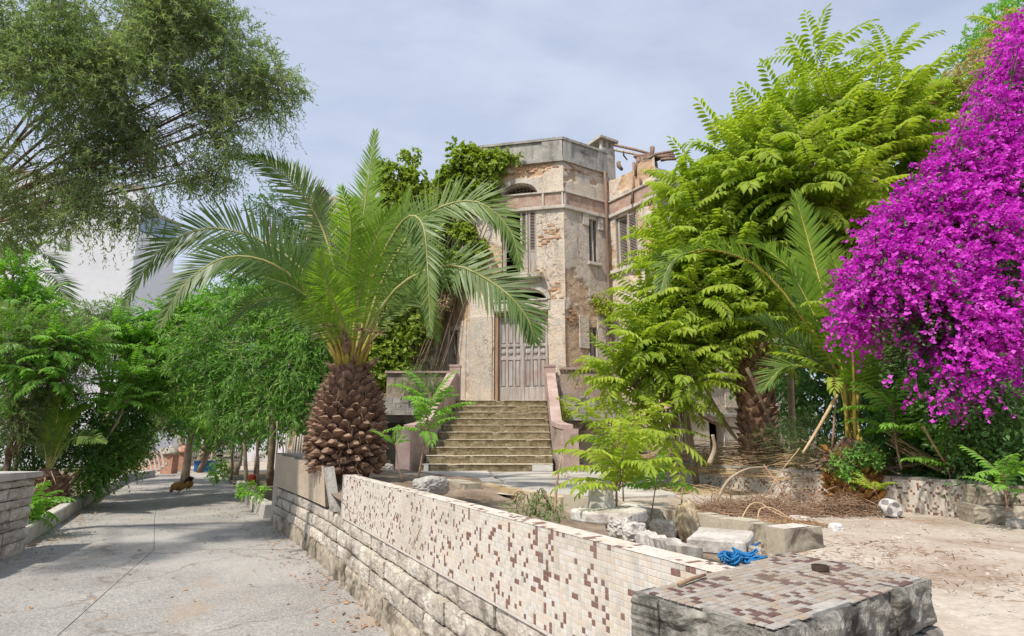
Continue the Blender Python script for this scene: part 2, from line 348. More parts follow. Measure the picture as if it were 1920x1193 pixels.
def woodmat(name, a, b_, c, axis='z', rnd=0.12, sc=1.0):
    m, nt, b = newmat(name)
    s = {'z': (9 * sc, 9 * sc, 0.8 * sc), 'x': (0.8 * sc, 9 * sc, 9 * sc), 'o': (8 * sc, 8 * sc, 0.7 * sc)}[axis]
    pos = npos(nt, s); n1 = nnoise(nt, pos, 2.2, 7, 0.65, 0.5); col = nramp(nt, n1, [(0.28, a), (0.5, b_), (0.72, c)])
    n2 = nnoise(nt, npos(nt), 1.6, 6, 0.6); col = nmix(nt, nrange(nt, n2, 0.55, 0.75, 0, 0.55), col, (0.30, 0.15, 0.10))
    if rnd:
        r = nrange(nt, nobj(nt), 0, 1, 1 - rnd, 1 + rnd); rc = nt.nodes.new('ShaderNodeCombineColor')
        for i in range(3): L(nt, r, rc.inputs[i])
        col = nmix(nt, 1.0, col, rc.outputs[0], 'MULTIPLY')
    L(nt, col, b.inputs['Base Color']); b.inputs['Roughness'].default_value = 0.85; nbump(nt, b, n1, 0.5, 0.006)
    return m
M['door_wood'] = woodmat('weathered_door_wood', (0.24, 0.205, 0.185), (0.39, 0.345, 0.32), (0.52, 0.475, 0.445))
M['frame_wood'] = woodmat('brown_frame_wood', (0.25, 0.14, 0.085), (0.36, 0.22, 0.135), (0.44, 0.31, 0.215))
M['shutter'] = woodmat('faded_shutter', (0.30, 0.25, 0.20), (0.43, 0.375, 0.32), (0.53, 0.48, 0.42))
M['timber'] = woodmat('rotten_timber', (0.13, 0.085, 0.06), (0.23, 0.155, 0.115), (0.35, 0.27, 0.21), 'o', 0.25)
M['grey_timber'] = woodmat('grey_timber', (0.28, 0.24, 0.195), (0.41, 0.36, 0.30), (0.53, 0.475, 0.40), 'o', 0.2)
M['moss'] = surf('mossy_riser', (0.155, 0.12, 0.065), (0.27, 0.22, 0.135), (0.39, 0.335, 0.24), 6, 0.95, 30, 0.5, 1.0, 0.03, stain=(0.37, 0.32, 0.24), stain_scale=4, stain_lo=0.60, stain_hi=0.78)
M['tread'] = surf('worn_tread', (0.40, 0.34, 0.24), (0.52, 0.46, 0.36), (0.60, 0.55, 0.46), 4, 0.93, 40, 0.25, 0.6, 0.012, stain=(0.24, 0.19, 0.08), stain_scale=5, stain_lo=0.55, stain_hi=0.7)
M['pink'] = surf('faded_pink_paint', (0.34, 0.24, 0.21), (0.44, 0.32, 0.285), (0.51, 0.405, 0.365), 3, 0.88, 30, 0.15, 0.4, 0.008, stain=(0.27, 0.21, 0.18), stain_scale=3.5, stain_lo=0.55, stain_hi=0.72)
M['pebble'] = surf('rough_render', (0.28, 0.215, 0.18), (0.38, 0.30, 0.255), (0.46, 0.385, 0.33), 3, 0.95, 55, 0.45, 1.0, 0.02, stain=(0.17, 0.14, 0.11), stain_scale=2)
M['grey_block'] = surf('grey_stone_block', (0.25, 0.235, 0.215), (0.36, 0.34, 0.31), (0.47, 0.445, 0.40), 4, 0.93, 35, 0.25, 0.6, 0.012, rnd=0.12, stain=(0.12, 0.11, 0.08), stain_scale=3)
M['white_wall'] = surf('white_painted_wall', (0.78, 0.78, 0.79), (0.84, 0.84, 0.85), (0.88, 0.88, 0.88), 0.25, 0.85, 3, 0.04, 0.1, 0.02, stain=(0.42, 0.36, 0.30), stain_scale=0.33, stain_lo=0.63, stain_hi=0.70)
M['bark'] = surf('bark', (0.11, 0.075, 0.05), (0.20, 0.145, 0.10), (0.31, 0.245, 0.18), 6, 0.95, 40, 0.4, 1.0, 0.02, rnd=0.1)
M['pale_bark'] = surf('pale_bark', (0.27, 0.20, 0.135), (0.38, 0.295, 0.21), (0.47, 0.39, 0.295), 6, 0.93, 50, 0.3, 0.7, 0.01)
M['twig'] = surf('dry_twig', (0.20, 0.125, 0.08), (0.31, 0.20, 0.13), (0.42, 0.29, 0.195), 8, 0.95, 50, 0.3, 0.2, 0.004)
M['straw'] = surf('dry_frond', (0.36, 0.24, 0.125), (0.50, 0.36, 0.21), (0.60, 0.46, 0.30), 5, 0.9, 40, 0.25, 0.2, 0.004)
M['orange_litter'] = surf('dead_leaf', (0.22, 0.12, 0.06), (0.36, 0.21, 0.11), (0.46, 0.33, 0.20), 5, 0.9, 40, 0.3, 0.1, 0.004)
# ------------------------------------------------------------------ ground, driveway
def poly_sheet(name, poly, z, mats, res=None, amp=0.0, nscale=1.0, seed=1, zfun=None):
    """flat polygon filled by a grid clipped to it"""
    xs = [p[0] for p in poly]; ys = [p[1] for p in poly]
    bm = bmesh.new(); f = bm.faces.new([bm.verts.new((p[0], p[1], z)) for p in poly]); f.normal_update()
    if f.normal.z < 0: f.normal_flip()
    if res:
        for ax, lo, hi in ((0, min(xs), max(xs)), (1, min(ys), max(ys))):
            c = lo + res
            while c < hi:
                co = [0, 0, 0]; no = [0, 0, 0]; co[ax] = c; no[ax] = 1
                bmesh.ops.bisect_plane(bm, geom=bm.verts[:] + bm.edges[:] + bm.faces[:], plane_co=co, plane_no=no); c += res
        pts = np.array([v.co[:] for v in bm.verts])
        n = (fbm(np.c_[pts[:, 0] * nscale, pts[:, 1] * nscale, np.zeros(len(pts))], 5, seed) - 0.5) * 2 * amp
        for v, d in zip(bm.verts, n):
            v.co.z += d
            if zfun: v.co.z += zfun(v.co.x, v.co.y)
    me = bpy.data.meshes.new(name); bm.to_mesh(me); bm.free()
    for q in me.polygons: q.use_smooth = True
    return me
terr = poly_sheet('terrain', [(-900, -300), (900, -300), (900, 1500), (-900, 1500)], -0.12, M['terrain'])
struct('terrain', terr, M['terrain'])

# near wall front face line:  W(t, off) ; normal (outwards, to driveway) = WN
W0 = V(0.656, 2.07, 0); WD = V(-0.471, 0.882, 0).normalized(); WN = V(-0.882, -0.471, 0).normalized()
def Wp(t, off=0.0, z=0.0):
    """along the garden wall: straight, then bending gently to the left beyond t=6"""
    p = W0 + WD * t
    if t > 5.0: p = p + WN * (0.0075 * (t - 5.0) ** 2)
    p = p + WN * off
    return V(p.x, p.y, z)

# driveway in poured slabs, running up to the left
DR = {'L': [(-4.2, 0.2), (-7.15, 8.8), (-8.85, 11.9), (-10.9, 15.6), (-14.2, 21.7), (-16.4, 26.2)],
      'R': [(1.3, 0.2), (-2.75, 8.8), (-4.9, 11.9), (-7.3, 15.6), (-10.6, 21.7), (-13.2, 26.2)]}
drive_root = struct('driveway', poly_sheet('driveway', DR['L'] + DR['R'][::-1] + [(3, -2.5), (-4.5, -2.5)][0:0], -0.03, M['concrete']), M['concrete'])
def lerp(a, b, t): return (a[0] + (b[0] - a[0]) * t, a[1] + (b[1] - a[1]) * t)
g = 0.004
for i in range(5):
    La, Lb, Ra, Rb = DR['L'][i], DR['L'][i + 1], DR['R'][i], DR['R'][i + 1]
    for (ta, tb) in ((-0.06, 0.44), (0.44, 1.14)):
        ga = 0.0009
        poly = [lerp(La, Ra, ta + ga), lerp(La, Ra, tb - ga), lerp(Lb, Rb, tb - ga), lerp(Lb, Rb, ta + ga)]
        if i == 4: pass
        me = poly_sheet('slab', [lerp(poly[0], poly[3], 0.001), lerp(poly[1], poly[2], 0.001), lerp(poly[1], poly[2], 0.999), lerp(poly[0], poly[3], 0.999)], 0.0, M['drive'], 0.45, 0.012, 0.7, 3)
        link('slab', me, M['drive'], drive_root)
# ground of the drive mouth in front of the camera and the yard beyond its end
struct('drive_apron', poly_sheet('drive_apron', [(-9, -4), (4, -4), (0.6, 0.21), (-5, 0.21)], -0.006, M['drive'], 0.6, 0.01, 0.7, 3), M['drive'])
struct('yard_ground', poly_sheet('yard_ground', [(-19, 26.1), (-11, 26.1), (-2, 22), (6, 40), (-30, 44)], -0.01, M['soil'], 1.2, 0.03, 0.6, 5), M['soil'])
# planting beds either side
struct('planting_bed_left', poly_sheet('planting_bed_left', [(-4.5, 0.3), (-7.4, 8.7), (-9.05, 11.9), (-11.1, 15.6), (-14.4, 21.7), (-16.6, 26.2), (-40, 40), (-40, 0)], 0.08, M['terrain'], 0.8, 0.05, 0.9, 9), M['terrain'])
struct('planting_bed_middle', poly_sheet('planting_bed_middle', [(-4.3, 11.4), (-4.75, 12.0), (-7.1, 15.6), (-10.4, 21.7), (-12.9, 26.2), (-3, 26), (-1.9, 19), (-2.6, 11.4)], 0.12, M['terrain'], 0.6, 0.05, 0.9, 10), M['terrain'])
# courtyard behind the garden wall
CY = 0.84
def cz(x, y):
    d = (V(x, y, 0) - W0).dot(-WN)
    return 0.02 * math.sin(x * 1.3) - (0.06 if d < 2.4 else 0)
bx0 = W0 + WD * 12.0 - WN * 2.33; bx1 = W0 + WD * 0.6 - WN * 2.33
court = [(Wp(1.18, -2.33).x, Wp(1.18, -2.33).y), (Wp(1.18, -1.70).x, Wp(1.18, -1.70).y), (Wp(0.2, -1.6).x, Wp(0.2, -1.6).y), (Wp(0.2, -0.3).x, Wp(0.2, -0.3).y), (0.75, 1.7), (0.75, -2.0), (14, -2.0), (14, 20), (-2.6, 20), (bx0.x + 0.6, bx0.y + 1.0), (bx0.x, bx0.y)]
struct('courtyard_ground', poly_sheet('courtyard_ground', court, CY, M['soil'], 0.25, 0.035, 1.1, 4), M['soil'])

# kerbs
def kerb(name, line, label, w, h, seglen, z0=-0.05, inward=1, seed=2, group=None, miss=()):
    random.seed(seed)
    root = thing(name, label, 'kerb', (line[0][0], line[0][1], 0), group)
    k = 0
    for a, b in zip(line[:-1], line[1:]):
        a = Vector((a[0], a[1], 0)); b = Vector((b[0], b[1], 0)); d = b - a; n = max(1, round(d.length / seglen)); dn = d.normalized()
        nrm = Vector((-dn.y, dn.x, 0)) * inward
        for i in range(n):
            k += 1
            if k in miss: continue
            p0 = a + d * (i / n) + dn * 0.006; p1 = a + d * ((i + 1) / n) - dn * 0.006; hh = h * random.uniform(0.9, 1.06)
            tilt = nrm * random.uniform(-0.02, 0.03)
            mb = MB(); q = [p0, p1, p1 + nrm * w, p0 + nrm * w]
            c = 0.02
            mb.hexa([V(x.x, x.y, z0) for x in q], [V(x.x + tilt.x, x.y + tilt.y, hh - c) for x in q])
            q2 = [p0 + dn * c + nrm * c, p1 - dn * c + nrm * c, p1 + nrm * (w - c) - dn * c, p0 + nrm * (w - c) + dn * c]
            b0 = len(mb.v); mb.v += [(x.x + tilt.x, x.y + tilt.y, hh) for x in q2]
            mb.f[1] = [b0, b0 + 1, b0 + 2, b0 + 3]
            for e in range(4): mb.f.append([4 + e, 4 + (e + 1) % 4, b0 + (e + 1) % 4, b0 + e]); mb.m.append(0); mb.sm.append(False)
            mb.build('kerb_stone', M['kerb'], root)
    return root
kerb('kerb', [(-7.27, 8.95), (-8.95, 12.0), (-11.0, 15.7), (-14.1, 21.6), (-14.9, 24.6)], 'long pale concrete kerb curving along the left edge of the driveway', 0.2, 0.27, 2.4, inward=1, seed=3)
kerb('kerb', [(-5.0, 12.0), (-5.75, 13.2), (-8.6, 18.4)], 'broken concrete kerb blocks below the canes on the right of the driveway', 0.22, 0.3, 0.75, inward=-1, seed=8, miss=(4, 7, 8))

# ------------------------------------------------------------------ mosaic + rough stone pieces
def rough_block(w, h, d, seed, nx=6, nz=3, amp=0.022):
    """rock-faced stone: x along, front at y=0 bulging and chipped towards +y"""
    rs = np.random.RandomState(seed)
    xs = np.linspace(-w / 2, w / 2, nx + 1); zs = np.linspace(0, h, nz + 1)
    X, Z = np.meshgrid(xs, zs); q = np.stack([X, Z, np.full_like(X, seed * 1.37)], -1)
    n1 = fbm(q * np.array([9, 13, 1]), 4, seed % 97, 0.62); n2 = np.abs(fbm(q * np.array([16, 24, 1]), 3, seed % 89 + 5) - 0.5) * 2
    dep = np.minimum(np.minimum(X + w / 2, w / 2 - X), np.minimum(Z, h - Z)); ed = np.clip(dep / (0.022 + 0.012 * n1), 0, 1)
    Y = (n1 - 0.42) * 2.6 * amp * (0.35 + 0.65 * ed) + (n2 - 0.4) * 0.7 * amp * ed - (1 - ed) ** 2 * amp * (0.4 + n2)
    vs = []
    for j in range(nz + 1):
        for i in range(nx + 1):
            jx = rs.uniform(-0.2, 0.2) * w / nx if 0 < i < nx else rs.uniform(-0.003, 0.003)
            jz = rs.uniform(-0.2, 0.2) * h / nz if 0 < j < nz else (n1[j, i] - 0.5) * 0.03
            vs.append((X[j, i] + jx, Y[j, i], Z[j, i] + jz))
    fs = [(j * (nx + 1) + i + 1, j * (nx + 1) + i, (j + 1) * (nx + 1) + i, (j + 1) * (nx + 1) + i + 1) for j in range(nz) for i in range(nx)]
    n0 = len(vs)
    ring = [i for i in range(nx + 1)] + [(j + 1) * (nx + 1) + nx for j in range(nz)] + [nz * (nx + 1) + i for i in range(nx - 1, -1, -1)] + [j * (nx + 1) for j in range(nz - 1, 0, -1)]
    for r in ring: vs.append((vs[r][0], -d, vs[r][2]))
    m = len(ring)
    for q in range(m): fs.append((ring[q], ring[(q + 1) % m], n0 + (q + 1) % m, n0 + q))
    fs.append(tuple(n0 + q for q in range(m))[::-1])
    me = bpy.data.meshes.new('stone'); me.from_pydata(vs, [], fs); me.update()
    bm = bmesh.new(); bm.from_mesh(me); bmesh.ops.recalc_face_normals(bm, faces=bm.faces[:]); bm.to_mesh(me); bm.free()
    return me
def frame_mat(p, xdir, ndir):
    """matrix: local x -> xdir, y -> ndir, z up-ish"""
    if xdir.cross(ndir).z < 0: xdir = -xdir
    z = xdir.cross(ndir).normalized()
    m = Matrix((xdir.to_4d(), ndir.to_4d(), z.to_4d(), Vector((0, 0, 0, 1)))).transposed()
    for i in range(3): m[3][i] = 0
    m[0][3], m[1][3], m[2][3] = p; m[3][3] = 1
    return m
def place(o, mat, parent):
    o.parent = parent; o.matrix_parent_inverse = Matrix.Translation(-parent.location)
    o.matrix_basis = mat
    return o
PITCH_T = 0.025
def tile_mesh(kind, mats, s=0.0230, d=0.002, k=0):
    rs = np.random.RandomState(k); j = lambda: rs.uniform(-0.0007, 0.0007); h = s / 2; c = 0.0012
    vs = [(-h + j(), 0, -h + j()), (h + j(), 0, -h + j()), (h + j(), 0, h + j()), (-h + j(), 0, h + j())]
    ft = [(v[0] - math.copysign(c, v[0]), d, v[2] - math.copysign(c, v[2])) for v in vs]
    me = bpy.data.meshes.new('tile'); me.from_pydata(vs + ft, [], [(7, 6, 5, 4), (0, 1, 5, 4)[::-1], (1, 2, 6, 5)[::-1], (2, 3, 7, 6)[::-1], (3, 0, 4, 7)[::-1]])
    bm = bmesh.new(); bm.from_mesh(me); bmesh.ops.recalc_face_normals(bm, faces=bm.faces[:])
    cen = sum((f.normal for f in bm.faces if len(f.verts) == 4 and abs(f.normal.y) > 0.9), Vector())
    if cen.y < 0: bmesh.ops.reverse_faces(bm, faces=bm.faces[:])
    bm.to_mesh(me); bm.free(); me.materials.append(mats[kind]); return me
TILE_ME = [[tile_mesh(k, M['tile'], k=k * 5 + q) for q in range(2)] for k in range(5)]
TILE_ME_TOP = [[tile_mesh(k, M['tile_top'], 0.0224, 0.003, k=k * 5 + q) for q in range(2)] for k in range(5)]
TILE_ME_FAR = [[tile_mesh(k, M['tile_far'], k=k * 5 + q) for q in range(2)] for k in range(5)]
def tile_kinds(nc, nr, seed, dark=0.13):
    rs = np.random.RandomState(seed)
    k = rs.choice(4, size=(nc, nr), p=[0.40, 0.27, 0.18, 0.15])
    dk = rs.rand(nc, nr) < dark * 0.68
    for _ in range(2):     # dark pieces set in short runs and steps
        for dx, dz, pr in ((1, 0, 0.16), (0, 1, 0.17), (1, 1, 0.15), (1, -1, 0.10)):
            sh = np.roll(np.roll(dk, dx, 0), dz, 1); dk = dk | (sh & (rs.rand(nc, nr) < pr * 0.55))
    k[dk] = 4
    return k
def lay_tiles(name_root, root, cells, mes, mats, n_single, size_key):
    """cells: list of (matrix, kind); the n_single largest in view are objects, the rest one joined part"""
    order = sorted(range(len(cells)), key=lambda i: size_key(cells[i][0].translation))
    rs = random.Random(5)
    for i in order[:n_single]:
        mtx, k = cells[i]; o = bpy.data.objects.new('tile', mes[k][rs.randrange(2)]); COL.objects.link(o); place(o, mtx, root)
    rest = order[n_single:]
    if rest:
        tv = np.array([v.co[:] for v in mes[0][0].vertices]); tf = np.array([p.vertices[:] for p in mes[0][0].polygons])
        mm = np.array([np.array(cells[i][0]) for i in rest]); kk = np.array([cells[i][1] for i in rest])
        vs = np.einsum('nij,kj->nki', mm[:, :3, :3], tv) + mm[:, None, :3, 3]
        fs = tf[None] + (np.arange(len(rest)) * len(tv))[:, None, None]
        me = mesh_np('mosaic_tiles', vs.reshape(-1, 3), fs.reshape(-1, 4), mat_idx=np.repeat(kk, len(tf)))
        for m in mats: me.materials.append(m)
        link('mosaic_tiles', me, None, root, kind='stuff')

# ---- the long garden wall
gw = thing('garden_wall', 'long mosaic-faced garden wall on rough limestone courses beside the driveway', 'wall', Wp(4, 0, 0))
TOPZ = 1.163; BANDZ = 0.688; WTH = 0.12
NT = 226; T_END = 0.02 + NT * PITCH_T      # straight tiled length
# core
mb = MB()
def wall_run(mb, t0, t1, n, off_f, off_b, z0, z1, mi=0):
    for i in range(n):
        a = t0 + (t1 - t0) * i / n; b = t0 + (t1 - t0) * (i + 1) / n
        q = [Wp(a, off_f), Wp(b, off_f), Wp(b, off_b), Wp(a, off_b)]
        q = q[::-1]
        mb.hexa([V(p.x, p.y, z0) for p in q], [V(p.x, p.y, z1) for p in q], mi)
wall_run(mb, -0.4, T_END, 60, -0.004, -WTH, BANDZ - 0.02, TOPZ - 0.004)
mb.build('grout_core', M['tile_grout'], gw)
mb = MB(); wall_run(mb, -0.4, 10.6, 22, -0.045, -0.24, -0.15, BANDZ - 0.003); mb.build('mortar_core', M['mortar'], gw)
# broken end of the tiled part
mb = MB(); random.seed(4)
mb.hexa([Wp(T_END + 0.003, -0.002, BANDZ), Wp(T_END + 0.003, -0.22, BANDZ), Wp(T_END + 0.09, -0.22, BANDZ), Wp(T_END + 0.07, -0.002, BANDZ)],
        [Wp(T_END + 0.003, -0.002, TOPZ - 0.006), Wp(T_END + 0.003, -0.22, TOPZ - 0.006), Wp(T_END + 0.3, -0.22, TOPZ - 0.02), Wp(T_END + 0.06, -0.002, TOPZ - 0.006)])
mb.build('broken_end', M['grey_block'], gw)
kinds = tile_kinds(NT + 20, 24, 3)
cells = []
nr = 19
rz = random.Random(3)
for i in range(-4, NT):
    t = 0.02 + (i + 0.5) * PITCH_T
    for j in range(nr):
        z = TOPZ - 0.003 - (j + 0.5) * PITCH_T
        if rz.random() < 0.004: continue
        R = Matrix.Rotation(rz.uniform(-0.012, 0.012), 4, 'Y') @ Matrix.Rotation(rz.uniform(-0.02, 0.02), 4, 'X')
        cells.append((frame_mat(Wp(t, -0.004, z), -WD, WN) @ R, int(kinds[i + 4, j])))
    for j in range(5):
        o = -(j + 0.5) * PITCH_T + 0.002
        x = Wp(t, o, TOPZ - 0.004)
        mt = Matrix((( -WD.x, 0, WN.x, x.x), (-WD.y, 0, WN.y, x.y), (0, 1, 0, x.z), (0, 0, 0, 1)))
        cells.append((mt, int(kinds[i + 4, 19 + j])))
camp = V(0, 0, EYE)
def view_key(p):
    d = p - camp; u = 960 + FPX * d.x / (cp * d.y + sp * d.z); v = 596.5 - FPX * (-sp * d.y + cp * d.z) / (cp * d.y + sp * d.z)
    bad = 0 if (0 < u < 1310 and v < 1180) else 50
    return d.length + bad
lay_tiles('garden_wall', gw, cells, TILE_ME, M['tile'], 300, view_key)
# stone courses
random.seed(21)
courses = [(0.532, BANDZ - 0.014, -0.012), (0.378, 0.526, 0.022), (0.232, 0.372, 0.03)]
sid = 0
for ci, (z0, z1, off) in enumerate(courses):
    t = -0.35 + 0.13 * ci
    while t < 10.3:
        w = random.uniform(0.2, 0.52); t2 = min(t + w, 10.45)
        tm = (t + t2) / 2; d = (Wp(t2) - Wp(t)).normalized(); n = V(d.y, -d.x, 0); n = n if n.dot(WN) > 0 else -n
        sid += 1; near = tm < 4.5
        me = rough_block((t2 - t) - 0.012, z1 - z0 - 0.01 - random.uniform(0, 0.008), 0.12, sid, 16 if near else 8, 8 if near else 4, 0.013)
        o = link('stone', me, M['stone'])
        place(o, frame_mat(Wp(tm, off - 0.006 + random.uniform(-0.008, 0.008), z0), -d, n), gw)
        t = t2
# plinth of bigger stained stones
t = -0.3
while t < 10.3:
    w = random.uniform(0.3, 0.7); t2 = min(t + w, 10.45); tm = (t + t2) / 2
    d = (Wp(t2) - Wp(t)).normalized(); n = V(d.y, -d.x, 0); n = n if n.dot(WN) > 0 else -n
    sid += 1
    me = rough_block((t2 - t) - 0.004, 0.31, 0.14, sid, 16 if tm < 5 else 8, 10 if tm < 5 else 5, 0.02)
    o = link('stone', me, M['stone_low']); place(o, frame_mat(Wp(tm, 0.026 + random.uniform(0, 0.016), -0.085), -d, n), gw); t = t2
# upper plain panels beyond the crack (unpatterned mosaic, leaning outwards)
def lean_panel(t0, t1, z0, z1a, z1b, seed, lean):
    mb = MB(); n = 6
    for i in range(n):
        a = t0 + (t1 - t0) * i / n; b = t0 + (t1 - t0) * (i + 1) / n
        ha = z1a + (z1b - z1a) * i / n; hb = z1a + (z1b - z1a) * (i + 1) / n
        q0 = [Wp(a, 0.0, z0), Wp(a, -0.13, z0), Wp(b, -0.13, z0), Wp(b, 0.0, z0)]
        q1 = [Wp(a, lean * (ha - z0), ha), Wp(a, -0.13 + lean * (ha - z0), ha), Wp(b, -0.13 + lean * (hb - z0), hb), Wp(b, lean * (hb - z0), hb)]
        mb.hexa(q0, q1)
    mb.build('panel_core', M['mortar'], gw)
    cells = []; kk = tile_kinds(400, 40, seed, 0.0)
    k = kk; rows = int((max(z1a, z1b) - z0) / PITCH_T); colsn = int((t1 - t0) / PITCH_T)
    for i in range(colsn):
        t = t0 + (i + 0.5) * PITCH_T; h = z1a + (z1b - z1a) * (t - t0) / (t1 - t0)
        d = (Wp(t + 0.05) - Wp(t - 0.05)).normalized(); n_ = V(d.y, -d.x, 0); n_ = n_ if n_.dot(WN) > 0 else -n_
        for j in range(rows):
            z = z0 + (j + 0.5) * PITCH_T
            if z > h - 0.01: continue
            p = Wp(t, 0.001 + lean * (z - z0), z); up = (n_ * lean + V(0, 0, 1)).normalized(); nn = (-d).cross(up); nn = nn if nn.dot(n_) > 0 else -nn
            cells.append((frame_mat(p, -d, nn), int(k[i, j])))
    return cells
cp_cells = lean_panel(6.60, 10.4, BANDZ + 0.01, 1.22, 1.31, 31, 0.10)
lay_tiles('garden_wall', gw, cp_cells, TILE_ME_FAR, M['tile_far'], 60, view_key)
# slanting broken slab in the crack, and the return wall behind the palm
mb = MB(); a0 = Wp(6.3, 0.01, BANDZ); a1 = Wp(6.62, 0.05, 1.2)
mb.hexa([Wp(6.12, 0.02, BANDZ), Wp(6.12, -0.09, BANDZ), Wp(6.22, -0.09, BANDZ), Wp(6.22, 0.02, BANDZ)],
        [Wp(6.50, 0.06, 1.2), Wp(6.50, -0.06, 1.22), Wp(6.62, -0.06, 1.22), Wp(6.62, 0.06, 1.2)])
mb.build('broken_slab', M['grey_block'], gw)
e = Wp(10.4, 0.06, 0); bdir = V(0.96, 0.28, 0); bn = V(-0.28, 0.96, 0)
mb = MB(); q = [e, e + bdir * 1.2, e + bdir * 1.2 + bn * 0.16, e + bn * 0.16]
mb.hexa([V(p.x, p.y, 0.1) for p in q], [V(p.x, p.y, 1.31) for p in q]); mb.build('return_wall', M['tile_grout'], gw)

# ---- planter behind the wall: soil + back wall
q = [Wp(0.3, -0.1), Wp(10.3, -0.1), Wp(10.3, -2.4), Wp(0.3, -2.3)]
soil = poly_sheet('planter_soil', [(p.x, p.y) for p in q], 0.82, M['planter_soil'], 0.2, 0.07, 2.2, 6, zfun=lambda x, y: 0.20 * max(0, min(1, ((V(x, y, 0) - W0).dot(WD) - 5.2) / 1.5)) - 0.05)
link('planter_soil', soil, M['planter_soil'], kind='structure')
pw = thing('planter_wall', 'low broken concrete planter wall between garden wall and courtyard', 'wall', Wp(3, -2.3, 0.7))
def pl_seg(t0, t1, za, zb, mat, name, w=0.16, off=-2.2):
    n = 14; vs = []; rs = np.random.RandomState(int(t0 * 100))
    mb = MB(); prev = None
    for i in range(n):
        a = t0 + (t1 - t0) * i / n; b = t0 + (t1 - t0) * (i + 1) / n
        ha = za + (zb - za) * i / n + rs.uniform(-0.008, 0.008); hb = ha
        q0 = [Wp(b, off), Wp(a, off), Wp(a, off - w), Wp(b, off - w)]
        mb.hexa([V(p.x, p.y, 0.6) for p in q0], [V(p.x, p.y, h) for p, h in zip(q0, (hb, ha, ha, hb))])
    mb.build(name, mat, pw)
pl_seg(1.35, 2.85, 0.965, 0.965, M['concrete'], 'plain_section')
pl_seg(2.87, 4.3, 0.955, 0.95, M['concrete'], 'mossy_section', off=-2.23)
pl_seg(4.32, 7.1, 0.91, 0.93, M['ochre_concrete'], 'ochre_section', off=-2.2)
pl_seg(6.0, 10.4, 0.98, 0.985, M['concrete'], 'kerb_section', 0.26, off=-1.72)
# near end of the planter with a scrap of tile on top
mb = MB(); e0 = Wp(1.33, -2.2); e1 = Wp(1.22, -1.75)
mb.hexa([V(*Wp(1.20, -1.98)[:2], 0.6), V(*Wp(1.18, -2.36)[:2], 0.6), V(*Wp(1.345, -2.36)[:2], 0.6), V(*Wp(1.345, -1.98)[:2], 0.6)],
        [V(*Wp(1.20, -1.98)[:2], 0.99), V(*Wp(1.18, -2.36)[:2], 0.985), V(*Wp(1.345, -2.36)[:2], 0.985), V(*Wp(1.345, -1.98)[:2], 0.99)])
mb.build('end_wall', M['concrete'], pw)
for i in range(6):
    for j in range(3):
        x = Wp(1.20 + 0.026 * (j + 0.5) * 1.9, -2.0 - i * 0.048 - 0.02, 0.993)
        o = bpy.data.objects.new('tile', TILE_ME[random.choice((0, 1, 1, 3))][0]); COL.objects.link(o)
        place(o, Matrix((( -WD.x * 1.8, 0, WN.x * 1.9, x.x), (-WD.y * 1.8, 0, WN.y * 1.9, x.y), (0, 1, 0, x.z), (0, 0, 0, 1))), pw)

# ---- gate pillar with mosaic top, nearest to the camera
PC = [V(0.346, 1.73, 0), V(0.595, 1.41, 0), V(1.296, 1.90, 0), V(1.05, 2.30, 0)]
PZT = 1.178
pil = thing('gate_pillar', 'low rough stone pillar with mosaic top and a metal pipe stub', 'pillar', (0.8, 1.85, 0))
ctr = sum(PC, V(0, 0, 0)) / 4
mb = MB(); ins = [ctr + (p - ctr) * 0.86 for p in PC]
mb.prism([(p.x, p.y) for p in ins], -0.1, PZT - 0.02); mb.build('mortar_core', M['mortar'], pil)
mb = MB(); top = [ctr + (p - ctr) * 0.95 for p in PC]; mb.prism([(p.x, p.y) for p in top], PZT - 0.05, PZT - 0.005); mb.build('top_bed', M['grey_block'], pil)
random.seed(77)
z = PZT - 0.002
levels = []
hs = [0.135, 0.125, 0.14, 0.15, 0.14, 0.15, 0.16, 0.18]
for li, h in enumerate(hs):
    z1 = z; z0 = z - h
    for e in range(4):
        a = PC[e]; b = PC[(e + 1) % 4]; d = (b - a); ln = d.length; d = d.normalized(); n = V(d.y, -d.x, 0)
        if (a - ctr).dot(n) < 0: n = -n
        cuts = [0]; 
        while cuts[-1] < ln - 0.14: cuts.append(min(ln, cuts[-1] + random.uniform(0.14, 0.30)))
        if ln - cuts[-1] < 0.14: cuts[-1] = ln
        for c0, c1 in zip(cuts[:-1], cuts[1:]):
            sid += 1; w = c1 - c0
            me = rough_block(w + 0.01, h - 0.008, 0.1, sid, 22, 14, 0.026)
            o = link('stone', me, M['stone_dark'])
            off = random.uniform(-0.006, 0.028) + (0.0 if li == 0 else 0.012)
            place(o, frame_mat(a + d * ((c0 + c1) / 2) + n * off + V(0, 0, z0), d if (d.cross(n)).z > 0 else -d, n), pil)
    z = z0
